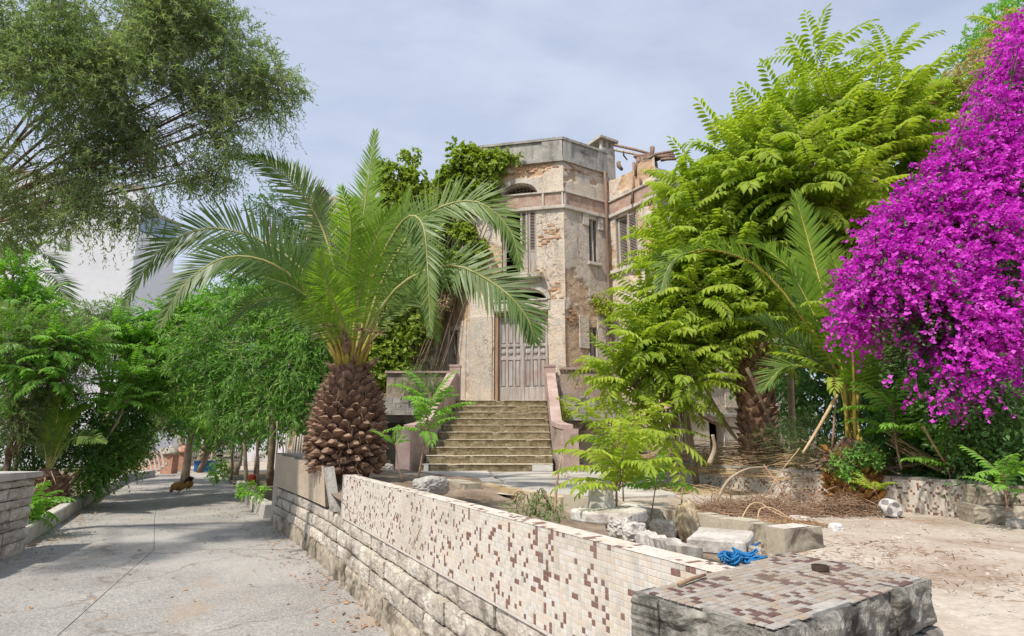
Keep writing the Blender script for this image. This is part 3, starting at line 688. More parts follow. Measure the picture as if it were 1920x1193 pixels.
# mosaic top
xd = (PC[2] - PC[1]).normalized(); yd = V(-xd.y, xd.x, 0)
cells = []; kk = tile_kinds(60, 40, 8, 0.20); org = PC[1]
def inside(p, poly, m=0.008):
    for a, b in zip(poly, poly[1:] + poly[:1]):
        d = (b - a).normalized(); nn = V(-d.y, d.x, 0)
        if (p - a).dot(nn) < m: return False
    return True
rr = random.Random(9)
for i in range(-2, 40):
    for j in range(-4, 30):
        p = org + xd * ((i + 0.5) * PITCH_T) + yd * ((j + 0.5) * PITCH_T)
        edge = 0.012 + 0.05 * max(0, float(fbm(np.array([p.x * 7, p.y * 7, 1.5]), 3, 5)) - 0.42) * 4 * (1.6 if p.x > 0.75 else 0.6)
        if not inside(p, PC, edge): continue
        x = V(p.x, p.y, PZT - 0.006 + rr.uniform(-0.0006, 0.0006)); s_ = (-1)
        mt = Matrix((( xd.x, 0, -yd.x, x.x), (xd.y, 0, -yd.y, x.y), (0, 1, 0, x.z), (0, 0, 0, 1)))
        cells.append((mt, int(kk[i + 2, j + 4])))
lay_tiles('gate_pillar', pil, cells, TILE_ME_TOP, M['tile_top'], 300, lambda p: (p - camp).length)
m_, nt_, b_ = newmat('rusty_pipe'); b_.inputs['Base Color'].default_value = (0.09, 0.065, 0.05, 1); b_.inputs['Roughness'].default_value = 0.7; b_.inputs['Metallic'].default_value = 0.4; M['rust'] = m_
mb = MB(); pc = PZ(1538, 1066, PZT + 0.004); sd = 24; r0, r1 = 0.026, 0.021
vs = []
for r, zz in ((r0, 0), (r0, 0.014), (r1, 0.014), (r1, -0.003)):
    vs += [(pc.x + r * math.cos(2 * math.pi * k / sd), pc.y + r * math.sin(2 * math.pi * k / sd), PZT + zz) for k in range(sd)]
fs = [(a * sd + k, a * sd + (k + 1) % sd, (a + 1) * sd + (k + 1) % sd, (a + 1) * sd + k) for a in range(3) for k in range(sd)] + [list(range(3 * sd, 4 * sd))]
mb.add(vs, fs, 0, False); mb.build('pipe_stub', M['rust'], pil)
mb = MB(); a = PZ(1272, 1096, PZT + 0.006); b = PZ(1322, 1078, PZT + 0.006); mb.tube([a, (a + b) / 2 + V(0, 0, 0.002), b], [0.006, 0.006, 0.005], 6)
mb.build('stick', M['twig'], None, label='short grey stick lying on the mosaic pillar top', cat='stick')

# ---- far mosaic wall across the courtyard
RW = [PZ(1862, 987, CY - 0.04), PZ(1230, 905, CY - 0.02)]
fw = thing('mosaic_wall', 'low cream mosaic wall across the courtyard under the bougainvillea', 'wall', RW[0])
rwd = (RW[1] - RW[0]); rwd.z = 0; rlen = rwd.length; rwd = rwd.normalized(); rwn = V(rwd.y, -rwd.x, 0); rwn = rwn if rwn.y < 0 else -rwn
fz0, fz1 = CY - 0.12, 1.185
mb = MB(); q = [RW[0], RW[0] + rwd * rlen, RW[0] + rwd * rlen - rwn * 0.14, RW[0] - rwn * 0.14]
q = q[::-1]
mb.hexa([V(p.x, p.y, fz0) for p in q], [V(p.x, p.y, fz1 - 0.02) for p in q]); mb.build('grout_core', M['tile_grout'], fw)
mb = MB(); random.seed(3); n = 30
for i in range(n):
    a = RW[0] + rwd * (rlen * i / n); b = RW[0] + rwd * (rlen * (i + 1) / n - 0.006); o1 = random.uniform(0.002, 0.012); h = random.uniform(0, 0.012)
    qq = [a + rwn * o1, a - rwn * 0.16, b - rwn * 0.16, b + rwn * o1]
    mb.hexa([V(p.x, p.y, fz1 - 0.02) for p in qq], [V(p.x, p.y, fz1 + 0.002 + h) for p in qq])
mb.build('coping', M['grey_block'], fw)
nc = int(rlen / 0.0252); kk = tile_kinds(nc, 16, 12, 0.17); cells = []
for i in range(nc):
    for j in range(14):
        if rr.random() < 0.012: continue
        p = RW[0] + rwd * ((i + 0.5) * 0.0252); z = fz1 - 0.034 - j * 0.0252
        cells.append((frame_mat(V(p.x, p.y, z) + rwn * 0.0, -rwd if ((-rwd).cross(rwn)).z > 0 else rwd, rwn), int(kk[i, j])))
lay_tiles('mosaic_wall', fw, cells, TILE_ME, M['tile'], 300, lambda p: (p - camp).length)
# block of rough stone beyond its right end
sw = thing('stone_block', 'rough grey stone block beyond the end of the low mosaic wall', 'stone', PZ(1885, 985, CY))
for k, (uu, zz, w, h) in enumerate(((1893, CY - 0.08, 0.5, 0.24), (1905, CY + 0.16, 0.45, 0.17))):
    p = PZ(uu, 985, CY); sid += 1
    o = link('stone', rough_block(w, h, 0.3, sid, 16, 9, 0.03), M['stone_low']); place(o, frame_mat(V(p.x, p.y, zz), V(0.97, -0.2, 0).normalized(), V(-0.2, -0.97, 0).normalized()) , sw)

# ---- stacked stone gate wall at the far left
gl = thing('stone_wall', 'stacked rough limestone wall end at the left driveway edge', 'wall', (-7.0, 8.3, 0))
gd = V(0.30, -0.954, 0).normalized(); gn = V(0.954, 0.30, 0).normalized(); g0 = V(-7.03, 8.72, 0)
mb = MB(); q = [g0 - gn * 0.04, g0 - gn * 0.5, g0 - gn * 0.5 + gd * 3, g0 - gn * 0.04 + gd * 3]
mb.hexa([V(p.x, p.y, -0.1) for p in q], [V(p.x, p.y, 0.93) for p in q]); mb.build('mortar_core', M['mortar'], gl)
random.seed(12); z = -0.06
for li, h in enumerate((0.24, 0.16, 0.13, 0.17, 0.12, 0.16, 0.11)):
    s0 = -random.uniform(0, 0.03)
    while s0 < 2.9:
        w = random.uniform(0.3, 0.75); s1 = s0 + w; sid += 1
        o = link('stone', rough_block(w - 0.014, h - 0.014, 0.3, sid, 8, 4, 0.035), M['stone'])
        place(o, frame_mat(g0 + gd * ((s0 + s1) / 2) + gn * random.uniform(-0.02, 0.03) + V(0, 0, z), gd if (gd.cross(gn)).z > 0 else -gd, gn), gl); s0 = s1
    # end face towards the kerb
    sid += 1; n2 = -gd
    o = link('stone', rough_block(0.46, h - 0.014, 0.1, sid, 6, 4, 0.03), M['stone']); xd2 = gn if (gn.cross(n2)).z > 0 else -gn
    place(o, frame_mat(g0 - gn * 0.26 + n2 * 0.03 + V(0, 0, z), xd2, n2), gl)
    z += h
mb = MB(); q = [g0 + gn * 0.05 - gd * 0.05, g0 - gn * 0.55 - gd * 0.05, g0 - gn * 0.55 + gd * 1.4, g0 + gn * 0.06 + gd * 1.4]
mb.hexa([V(p.x, p.y, z + 0.002) for p in q], [V(p.x, p.y, z + 0.075 + 0.012 * i) for i, p in enumerate(q)]); mb.build('coping_slab', M['kerb'], gl)
# ------------------------------------------------------------------ the villa
HC = V(1.59, 16.42, 0); FD = V(0.978, -0.208, 0).normalized(); HA = HC - FD * 2.95
HB = HA + V(-0.545, 0.839, 0) * 2.1
HD = V(3.11, 17.35, 0); E2 = V(0.558, -0.83, 0).normalized(); HE = HD + E2 * 2.05
E1 = V(0.86, 0.51, 0).normalized(); HF = HE + E1 * 6.0
HL = HB + V(-1.0, -0.12, 0).normalized() * 4.6
DOORZ = 2.63
villa = thing('abandoned_villa', 'abandoned two-storey villa with peeling plaster and a chamfered door bay', 'house', (0.2, 17.0, 0))

def facade(p0, p1, z0, z1, holes=(), res=0.045, seed=1, mat='plaster', peel=0.58, peel_boxes=(), top_rough=0.0, name='wall', thick=0.3, keep=()):
    """plaster wall as a fine relief grid (x along p0->p1, normal towards the viewer), openings cut, plaster broken away in patches"""
    d = p1 - p0; ln = d.length; d = d.normalized(); n = V(d.y, -d.x, 0)
    nx = max(2, int(ln / res)); nz = int((z1 - z0) / res)
    X, Z = np.meshgrid(np.linspace(0, ln, nx + 1), np.linspace(z0, z1, nz + 1))
    wp = np.stack([p0.x + d.x * X, p0.y + d.y * X, Z], -1)
    big = fbm(wp * 0.55 + seed * 3.1, 5, seed, 0.55); fine = fbm(wp * 5.5, 4, seed + 50, 0.6)
    m = big + 0.22 * (fine - 0.5)
    for (a, b, c, e, amt) in peel_boxes:
        w = np.clip(1 - np.maximum(np.abs(X - (a + b) / 2) / ((b - a) / 2), np.abs(Z - (c + e) / 2) / ((e - c) / 2)), 0, 1)
        m = m + amt * np.clip(w * 2.2, 0, 1)
    pm = np.clip((m - peel) / 0.018 + 0.5, 0, 1)
    off = -0.03 * pm + 0.008 * (fbm(wp * 1.5, 3, seed + 9) - 0.5) + pm * 0.035 * (fbm(wp * 9, 3, seed + 20) - 0.5)
    edge = (pm > 0.05) & (pm < 0.6); off = off + np.where(edge, 0.012 * fine, 0)
    # keep the outline where neighbours meet
    off[:, 0] = 0; off[:, -1] = 0
    vs = wp + off[..., None] * np.array([n.x, n.y, 0])
    if top_rough:
        tz = (fbm(np.stack([X[-1] * 2, X[-1] * 0, X[-1] * 0], -1), 4, seed + 70) - 0.5) * 2 * top_rough
        for r in range(1, 13): vs[-r, :, 2] += tz * (13 - r) / 12
    keepm = np.ones((nz, nx), bool); cx = (X[:-1, :-1] + X[1:, 1:]) / 2; cz_ = (Z[:-1, :-1] + Z[1:, 1:]) / 2
    for h in holes:
        a, b, c, e = h[:4]
        if len(h) > 4:     # segmental arch
            xm = (a + b) / 2; r = (b - a) / 2
            inside_ = (np.abs(cx - xm) < r) & (cz_ > c) & (cz_ < c + (e - c) * np.sqrt(np.clip(1 - ((cx - xm) / r) ** 2, 0, 1)))
        else: inside_ = (cx > a) & (cx < b) & (cz_ > c) & (cz_ < e)
        keepm &= ~inside_
    idx = np.arange((nz + 1) * (nx + 1)).reshape(nz + 1, nx + 1)
    f = np.stack([idx[:-1, :-1], idx[:-1, 1:], idx[1:, 1:], idx[1:, :-1]], -1)[keepm]
    used = np.unique(f); remap = -np.ones(idx.size, int); remap[used] = np.arange(len(used))
    me = mesh_np(name, vs.reshape(-1, 3)[used], remap[f], True, {'peel': pm.reshape(-1)[used]})
    # reveals
    o = link(name, me, M[mat], villa)
    for h in holes:
        mb = MB()
        a, b, c, e = h[:4]
        def q(x, z, dd): return V(p0.x + d.x * x - n.x * dd, p0.y + d.y * x - n.y * dd, z)
        t = thick
        if len(h) > 4:
            xm = (a + b) / 2; r = (b - a) / 2; N = 16
            for k in range(N):
                a0 = math.pi * k / N; a1 = math.pi * (k + 1) / N
                x0, zz0 = xm - r * math.cos(a0), c + (e - c) * math.sin(a0); x1, zz1 = xm - r * math.cos(a1), c + (e - c) * math.sin(a1)
                mb.add([q(x0, zz0, 0), q(x1, zz1, 0), q(x1, zz1, t), q(x0, zz0, t)], [(0, 1, 2, 3)])
            mb.add([q(a, c, 0), q(b, c, 0), q(b, c, t), q(a, c, t)], [(0, 1, 2, 3)])
        else:
            for (xa, za), (xb, zb) in (((a, c), (a, e)), ((a, e), (b, e)), ((b, e), (b, c)), ((b, c), (a, c))):
                mb.add([q(xa, za, 0), q(xb, zb, 0), q(xb, zb, t), q(xa, za, t)], [(0, 1, 2, 3)])
        mb.build('reveal', M['trim'], o)
    return o, d, n
def on(p0, d, n, x, z, off=0.0): return V(p0.x + d.x * x + n.x * off, p0.y + d.y * x + n.y * off, z)
def strip(p0, d, n, x0, x1, z0, z1, proud, name, mat, back=0.05, parent=None, bev=0.0):
    mb = MB(); c = (on(p0, d, n, (x0 + x1) / 2, (z0 + z1) / 2, (proud - back) / 2))
    R = Matrix((d, -n, V(0, 0, 1))).transposed()
    mb.box(c, (x1 - x0, proud + back, z1 - z0), R)
    o = mb.build(name, mat, parent or villa)
    if bev:
        md = o.modifiers.new('b', 'BEVEL'); md.width = bev; md.segments = 2
    return o

# heights
ZB0, ZB1 = 8.60, 9.02        # red band between the string courses
ZPAR = 10.12; ZTOP = 10.78
FL = 2.95
dx0, dx1 = 0.79, 2.40        # door opening on the front facet
wx0, wx1 = 1.02, 2.10        # upper window
fr, fd, fn = facade(HA, HC, 1.9, ZPAR, holes=[(dx0, dx1, DOORZ, 5.30), (dx0 + 0.02, dx1 - 0.02, 5.62, 6.02, 1), (wx0, wx1, 6.45, 8.55), (1.0, 2.14, 9.04, 9.42, 1)], seed=4, peel=0.565,
       peel_boxes=[(2.35, 2.95, 5.0, 6.3, 0.13), (2.2, 2.95, 7.35, 8.0, 0.2), (0.0, 0.8, 2.7, 3.3, 0.12), (1.0, 2.95, 9.55, 10.2, 0.14), (2.2, 2.95, 6.2, 7.3, 0.07)])
rt, rd, rn = facade(HC, HD, 1.9, ZPAR, holes=[(0.96, 1.30, 6.95, 8.36), (0.86, 1.17, 3.2, 4.86)], seed=9, mat='plaster_grey', peel=0.60, peel_boxes=[(0, 1.78, 9.4, 10.2, 0.15), (0.0, 0.5, 4.6, 5.4, 0.12)])
lf, ld, ln_ = facade(HB, HA, 1.9, ZPAR, holes=[(0.75, 1.3, 3.3, 4.9)], seed=14, peel=0.57, peel_boxes=[(0.9, 2.1, 5.2, 6.4, 0.12)])
wl, wd_, wnn = facade(HD, HE, 0.6, 9.8, holes=[(0.32, 1.22, 6.75, 8.42)], seed=19, peel=0.61, peel_boxes=[(0.1, 2.05, 9.2, 9.8, 0.13), (1.2, 2.0, 7.4, 7.9, 0.16)], top_rough=0.22)
el, ed_, en_ = facade(HE, HF, 0.6, 9.5, holes=[(1.15, 1.75, 3.55, 5.1), (1.55, 2.2, 1.0, 2.05), (3.5, 4.1, 3.55, 5.1), (1.0, 1.8, 6.75, 8.4), (3.4, 4.2, 6.75, 8.4)], res=0.06, seed=24, mat='plaster_grey', peel=0.62, top_rough=0.2)
lw, lwd, lwn = facade(HL, HB, 0.6, 9.75, holes=[(2.55, 3.5, 3.0, 4.95), (1.2, 2.1, 6.6, 8.4)], res=0.06, seed=29, peel=0.6)
# backs, floors: closed shell painted near-black, so that openings look dark
back = [HB, HA, HC, HD, HE, HF]
mb = MB()
inn = [V(-6.5, 18.75, 0), V(-2.2, 19.25, 0), V(-1.0, 17.55, 0), V(1.5, 16.95, 0), V(3.0, 17.95, 0), V(4.3, 16.4, 0), V(10.0, 19.6, 0), V(9.0, 25, 0), V(-6.5, 25, 0)]
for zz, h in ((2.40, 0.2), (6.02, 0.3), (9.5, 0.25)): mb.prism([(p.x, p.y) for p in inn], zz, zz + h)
mb.build('floor_slab', M['room_shade'], villa)
mb = MB(); mb.box((1.5, 21.5, 5.6), (15, 0.3, 9.0)); mb.box((-6.6, 20.4, 5.5), (0.3, 4.5, 9.0)); mb.box((9.3, 21, 5.5), (0.3, 5, 9)); mb.build('back_wall', M['room_shade'], villa)

# pilasters, string courses, band
for (p0, d, n, ln, tag) in ((HA, fd, fn, FL, 0), (HC, rd, rn, (HD - HC).length, 1), (HB, ld, ln_, 2.1, 2), (HD, wd_, wnn, 2.05, 3), (HE, ed_, en_, 6.0, 4)):
    e = 0.02
    strip(p0, d, n, -0.03, ln + 0.03, ZB0 - 0.11, ZB0, 0.075, 'string_course', M['trim'], bev=0.012)
    strip(p0, d, n, -0.03, ln + 0.03, ZB1, ZB1 + 0.055, 0.07, 'string_course', M['trim'], bev=0.01)
    strip(p0, d, n, 0.0, ln, ZB0 + 0.001, ZB1 - 0.001, 0.022, 'band', M['brick_band'])
    for x in ((0.0, ln - 0.05) if tag else (0.0, 2.28, ln - 0.06)):
        strip(p0, d, n, x, x + 0.06, ZB0 + 0.002, ZB1 - 0.002, 0.06, 'band_post', M['trim'])
# parapet with recessed panels
for (p0, d, n, ln) in ((HA, fd, fn, FL), (HC, rd, rn, (HD - HC).length), (HB, ld, ln_, 2.1)):
    strip(p0, d, n, 0.0, ln, ZPAR + 0.01, ZTOP, 0.03, 'parapet', M['parapet'], back=0.25)
    strip(p0, d, n, -0.02, ln + 0.02, ZPAR - 0.06, ZPAR + 0.09, 0.075, 'parapet_base', M['parapet'])
    strip(p0, d, n, -0.03, ln + 0.03, ZTOP + 0.002, ZTOP + 0.085, 0.085, 'parapet_coping', M['parapet'], back=0.3)
    strip(p0, d, n, 0.0, ln * 0.16, ZPAR + 0.095, ZTOP - 0.002, 0.07, 'parapet_pier', M['parapet'])
    strip(p0, d, n, ln * 0.78, ln, ZPAR + 0.095, ZTOP - 0.002, 0.07, 'parapet_pier', M['parapet'])
# door surround
def fs_(x0, x1, z0, z1, pr, name, mat, **k): return strip(HA, fd, fn, x0, x1, z0, z1, pr, name, mat, **k)
fs_(dx0 - 0.05, dx1 + 0.09, 5.32, 5.60, 0.07, 'lintel', M['trim'], bev=0.015)
fs_(dx0 + 0.12, dx1 - 0.12, 5.38, 5.54, 0.082, 'lintel_panel', M['trim'], bev=0.02)
fs_(dx0 - 0.02, dx1 + 0.02, 5.60, 5.66, 0.11, 'transom_sill', M['trim'], bev=0.01)
fs_(0.02, 0.72, 2.65, 5.2, 0.04, 'pilaster', M['plaster_grey'], bev=0.01)
fs_(dx1 + 0.03, FL - 0.02, 2.65, 5.62, 0.045, 'pilaster', M['plaster'], bev=0.01)
def arch_trim(p0, d, n, x0, x1, z0, rise, w, proud, name):
    mb = MB(); xm = (x0 + x1) / 2; r = (x1 - x0) / 2; N = 18; vs = []
    for k in range(N + 1):
        a = math.pi * k / N
        for rr_, hh in ((1, 1), (1 + w / r, 1 + w / rise)):
            for pr in (-0.02, proud):
                vs.append(on(p0, d, n, xm - r * rr_ * math.cos(a), z0 + rise * hh * math.sin(a), pr))
    fs = []
    for k in range(N):
        b = k * 4; c = b + 4
        fs += [(b, c, c + 1, b + 1), (b + 2, b + 3, c + 3, c + 2), (b + 1, c + 1, c + 3, b + 3)]
    mb.add(vs, fs); mb.build(name, M['trim'], villa)
arch_trim(HA, fd, fn, dx0 + 0.02, dx1 - 0.02, 5.64, 0.40, 0.13, 0.06, 'arch_moulding')
arch_trim(HA, fd, fn, 1.0, 2.14, 9.06, 0.38, 0.16, 0.05, 'arch_moulding')
# arched lights: dark pane with scroll grille in the upper one
mb = MB(); N = 12
for k in range(-5, 6):
    x = 1.57 + k * 0.1; h = 0.36 * math.sqrt(max(0, 1 - (k / 5.8) ** 2))
    pts = [on(HA, fd, fn, x + 0.04 * math.sin(s * 1.3 + k), 9.06 + h * s / 6, -0.16) for s in range(7)]
    mb.tube(pts, 0.008, 4)
for k in range(3):
    pts = [on(HA, fd, fn, 1.06 + 1.0 * s / 16, 9.1 + 0.09 * k + 0.03 * math.sin(s * 2.1 + k), -0.16) for s in range(17)]; mb.tube(pts, 0.007, 4)
mb.build('grille', M['timber'], villa)
# balcony sill below the upper window
fs_(wx0 - 0.18, wx1 + 0.2, 6.30, 6.44, 0.24, 'sill', M['trim'], bev=0.02)
fs_(wx0 - 0.1, wx1 + 0.1, 6.22, 6.298, 0.13, 'sill_bracket', M['trim'], bev=0.02)
# double door
def door_leaf(x0, x1, hinge):
    root = strip(HA, fd, fn, x0, x1, DOORZ + 0.02, 5.20, -0.17, 'door_leaf', M['door_wood'], back=0.22)
    w = x1 - x0; st = 0.075; cw = (w - 4 * st) / 3
    def pc(a, b, c, e, pr, nm, bev=0.008): return strip(HA, fd, fn, a, b, c, e, -0.17 + pr, nm, M['door_wood'], back=0.165, parent=root, bev=bev)
    for k in range(4): pc(x0 + k * (cw + st), x0 + k * (cw + st) + st, DOORZ + 0.42, 5.2, 0.03, 'stile')
    for (a, b) in ((DOORZ + 0.02, DOORZ + 0.42), (3.86, 3.95), (4.26, 4.35), (5.1, 5.2)): pc(x0, x1, a, b, 0.034, 'rail')
    for k in range(3):
        a = x0 + st + k * (cw + st); b = a + cw
        pc(a + 0.02, b - 0.02, DOORZ + 0.46, 3.84, 0.018, 'panel', 0.02)
        pc(a + 0.02, b - 0.02, 4.38, 5.08, 0.018, 'panel', 0.02)
        for zz in (4.105, 4.46 if False else 4.105):
            pass
        mb = MB(); c = on(HA, fd, fn, (a + b) / 2, 4.105, -0.17); prof = [(0.075, 0.0), (0.075, 0.015), (0.06, 0.026), (0.03, 0.032), (0.001, 0.033)]
        vs = []; S = 16
        for r, h in prof:
            for s in range(S):
                an = 2 * math.pi * s / S; vs.append(c + fd * (r * math.cos(an)) + V(0, 0, r * math.sin(an)) + fn * h)
        fsx = [(i * S + s, i * S + (s + 1) % S, (i + 1) * S + (s + 1) % S, (i + 1) * S + s) for i in range(4) for s in range(S)]
        mb.add(vs, fsx, 0, True); mb.build('medallion', M['door_wood'], root)
        mb2 = MB(); c = on(HA, fd, fn, (a + b) / 2, 4.44, -0.15); vs = [v - V(0, 0, 0) for v in []]
    return root
xm = (dx0 + dx1) / 2 + 0.03
door_leaf(dx0 + 0.1, xm - 0.004, 0); door_leaf(xm + 0.004, dx1 - 0.02, 1)
strip(HA, fd, fn, xm - 0.035, xm + 0.035, DOORZ + 0.02, 5.2, -0.115, 'door_astragal', M['door_wood'], back=0.16)
strip(HA, fd, fn, dx0, dx0 + 0.095, DOORZ, 5.295, -0.03, 'door_frame', M['frame_wood'], back=0.3)
strip(HA, fd, fn, dx0 + 0.096, dx1, 5.205, 5.295, -0.05, 'door_frame', M['frame_wood'], back=0.28)
strip(HA, fd, fn, dx0 - 0.02, dx1 + 0.02, DOORZ - 0.1, DOORZ + 0.012, 0.04, 'threshold', M['kerb'])
# shutters
def shutter(p0, x0, x1, z0, z1, ang, d, n, hinge='l', solid=0.35, off=0.0, mat=None):
    mat = mat or M['shutter']
    hx = x0 if hinge == 'l' else x1; w = x1 - x0
    base = on(p0, d, n, hx, z0, off)
    dd = (d if hinge == 'l' else -d); a = math.radians(ang); dv = dd * math.cos(a) + n * math.sin(a); nv = V(dv.y, -dv.x, 0); nv = nv if nv.dot(n) > 0 else -nv
    R = Matrix((dv, -nv, V(0, 0, 1))).transposed(); H = z1 - z0
    mb = MB(); fw_ = 0.065
    for xx in (fw_ / 2, w - fw_ / 2): mb.box(base + dv * xx + V(0, 0, H / 2), (fw_, 0.045, H), R)
    zs = H * solid
    for zz in (fw_ / 2, zs, H - fw_ / 2): mb.box(base + dv * (w / 2) + V(0, 0, zz), (w - 2 * fw_, 0.04, fw_), R)
    o = mb.build('shutter', mat, villa)
    if zs > 0.15:
        mb = MB(); mb.box(base + dv * (w / 2) + V(0, 0, zs / 2), (w - 2 * fw_, 0.02, zs - fw_), R); mb.build('shutter_panel', mat, o)
    ns = int((H - zs - fw_) / 0.05); ti = Matrix.Rotation(math.radians(38), 3, 'X'); mb = MB()
    for k in range(ns): mb.box(base + dv * (w / 2) + V(0, 0, zs + fw_ / 2 + 0.02 + (H - zs - 1.5 * fw_) * (k + 0.3) / ns), (w - 2 * fw_, 0.055, 0.008), R @ ti)
    mb.build('slats', mat, o)
shutter(HA, wx0 + 0.56, wx0 + 0.80, 6.46, 8.52, -8, fd, fn, 'r', 0.36, -0.02)
shutter(HA, wx0 + 0.82, wx1, 6.46, 8.52, 4, fd, fn, 'r', 0.36, -0.03)
shutter(HA, wx0 + 0.03, wx0 + 0.28, 6.46, 8.52, 60, fd, fn, 'l', 0.36, -0.02)
shutter(HC, 0.97, 1.28, 6.97, 8.34, 50, rd, rn, 'l', 0.0, -0.28)
shutter(HC, 0.87, 1.16, 3.22, 4.84, 50, rd, rn, 'l', 0.0, -0.28)
shutter(HD, 0.36, 0.72, 6.78, 8.4, -18, wd_, wnn, 'l', 0.0, -0.08)
shutter(HD, 0.84, 1.2, 6.78, 8.4, 12, wd_, wnn, 'r', 0.0, -0.08)
strip(HC, rd, rn, 0.88, 1.40, 6.84, 6.93, 0.09, 'sill', M['trim'], bev=0.01)
strip(HC, rd, rn, 0.72, 0.95, 8.1, 8.5, 0.05, 'corbel', M['trim'], bev=0.01)
strip(HC, rd, rn, 1.34, 1.54, 8.05, 8.46, 0.05, 'corbel', M['trim'], bev=0.01)
strip(HD, wd_, wnn, 0.12, 1.45, 6.6, 6.72, 0.12, 'sill', M['trim'], bev=0.01)
strip(HC, rd, rn, 0.5, 0.86, 4.2, 5.2, 0.02, 'wall_panel', M['plaster_grey'], bev=0.01)
strip(HC, rd, rn, 1.2, 1.5, 4.3, 5.2, 0.02, 'wall_panel', M['plaster_grey'], bev=0.01)
for x in (0.25, 1.45): strip(HB, ld, ln_, x, x + 0.5, 2.6, 5.0 + 0.15 * (x > 1), 0.05, 'pilaster', M['plaster'], bev=0.01)
strip(HB, ld, ln_, 0.7, 1.36, 4.92, 5.08, 0.06, 'lintel', M['trim'])
# lower wall of the right wing: ledges, panels
strip(HE, ed_, en_, -0.06, 6.0, 3.30, 3.42, 0.12, 'ledge', M['grey_block'], bev=0.01)
strip(HE, ed_, en_, -0.05, 6.0, 2.18, 2.27, 0.09, 'ledge', M['grey_block'], bev=0.01)
for x in (0.1, 0.95, 2.3, 3.2): strip(HE, ed_, en_, x, x + 0.75, 2.45, 3.05, 0.035, 'wall_panel', M['plaster_grey'], bev=0.02)
for x in (0.0, 1.0, 1.8, 3.3, 4.2): strip(HE, ed_, en_, x, x + 0.14, 3.43, 5.4, 0.06, 'pilaster', M['plaster_grey'], bev=0.01)
# exposed bricks where plaster fell
random.seed(31); bme = []
for k in range(4):
    mb = MB(); mb.box((0, 0, 0), (0.20, 0.06, 0.055), None, 0, 0.008); me = mb.mesh('brick'); me.materials.append(M['brick']); bme.append(me)
def bricks(p0, d, n, x0, x1, z0, z1, prob, seed):
    rs = random.Random(seed); z = z0; r = 0
    while z < z1:
        x = x0 + (0.11 if r % 2 else 0)
        while x < x1:
            if rs.random() < prob:
                o = bpy.data.objects.new('brick', rs.choice(bme)); COL.objects.link(o); p = on(p0, d, n, x, z, -0.022 + rs.uniform(-0.014, 0.012))
                place(o, frame_mat(p, d, -n) @ Matrix.Rotation(rs.uniform(-0.06, 0.06), 4, 'Y') @ Matrix.Scale(rs.uniform(0.5, 1.05), 4, (1, 0, 0)), villa)
            x += 0.215
        z += 0.07; r += 1
bricks(HA, fd, fn, 2.22, 2.85, 7.35, 8.0, 0.42, 1); bricks(HA, fd, fn, 2.5, 2.85, 5.3, 6.2, 0.4, 2)
bricks(HA, fd, fn, 1.1, 2.9, 9.82, 10.1, 0.45, 3); bricks(HC, rd, rn, 0.1, 1.7, 9.85, 10.1, 0.5, 4); bricks(HD, wd_, wnn, 1.4, 1.95, 7.4, 7.85, 0.6, 5); bricks(HC, rd, rn, 0.1, 0.4, 4.8, 5.3, 0.5, 6)
# down-pipe in the inner corner
mb = MB(); c = HD + V(-0.08, -0.16, 0); mb.tube([V(c.x, c.y, z) for z in (2.0, 4, 6, 8, 10.1)], 0.05, 8); mb.build('downpipe', M['timber'], villa)
# chimney
ch = P(1128, 300, 18.2)
mb = MB(); R = Matrix((rd, -rn, V(0, 0, 1))).transposed(); mb.box((ch.x, ch.y, 10.55), (0.6, 0.7, 1.5), R); cst = mb.build('chimney', M['trim'], villa)
mb = MB(); mb.box((ch.x, ch.y, 11.62), (0.8, 0.9, 0.09), R); mb.build('chimney_cap', M['trim'], cst)
for ix in (-1, 0, 1):
    for iy in (-1, 1):
        mb = MB(); p = V(ch.x, ch.y, 11.435) + rd * (0.24 * ix) + rn * (0.28 * iy); mb.box(p, (0.09, 0.09, 0.27), R); mb.build('chimney_post', M['trim'], cst)
# ruined roof timbers over the wing
random.seed(5)
tb = [((1152, 272, 18.0), (1232, 292, 16.6), .05), ((1152, 281, 18.0), (1232, 300, 16.6), .045), ((1168, 283, 17.6), (1176, 300, 17.9), .03), ((1186, 286, 17.4), (1194, 302, 17.7), .03), ((1204, 291, 17.2), (1211, 305, 17.5), .03),
      ((1190, 293, 17.0), (1262, 284, 15.8), .07), ((1195, 298, 16.6), (1264, 294, 15.7), .07), ((1226, 300, 16.3), (1262, 290, 15.8), .09), ((1206, 300, 16.4), (1230, 290, 15.6), .08),
      ((1196, 300, 16.5), (1203, 350, 16.1), .08), ((1188, 305, 16.5), (1184, 382, 16.3), .05), ((1204, 298, 16.4), (1214, 342, 16.0), .07), ((1196, 302, 16.3), (1192, 330, 16.3), .06), ((1218, 300, 16.1), (1222, 330, 15.9), .06),
      ((1223, 276, 15.9), (1224, 300, 15.9), .08), ((1160, 305, 17.8), (1166, 318, 17.6), .08), ((1240, 300, 15.8), (1268, 298, 15.5), .06), ((1230, 305, 15.9), (1236, 350, 15.8), .05)]
for a, b, r in tb:
    p, q = P(*a), P(*b); mb = MB(); mdp = (p + q) / 2 + V(random.uniform(-.05, .05), 0, random.uniform(-.04, .04))
    mb.tube([p, mdp, q], [r, r * random.uniform(0.8, 1.05), r * 0.75], 5); mb.build('roof_timber', M['timber'] if r > .045 else M['grey_timber'], villa)

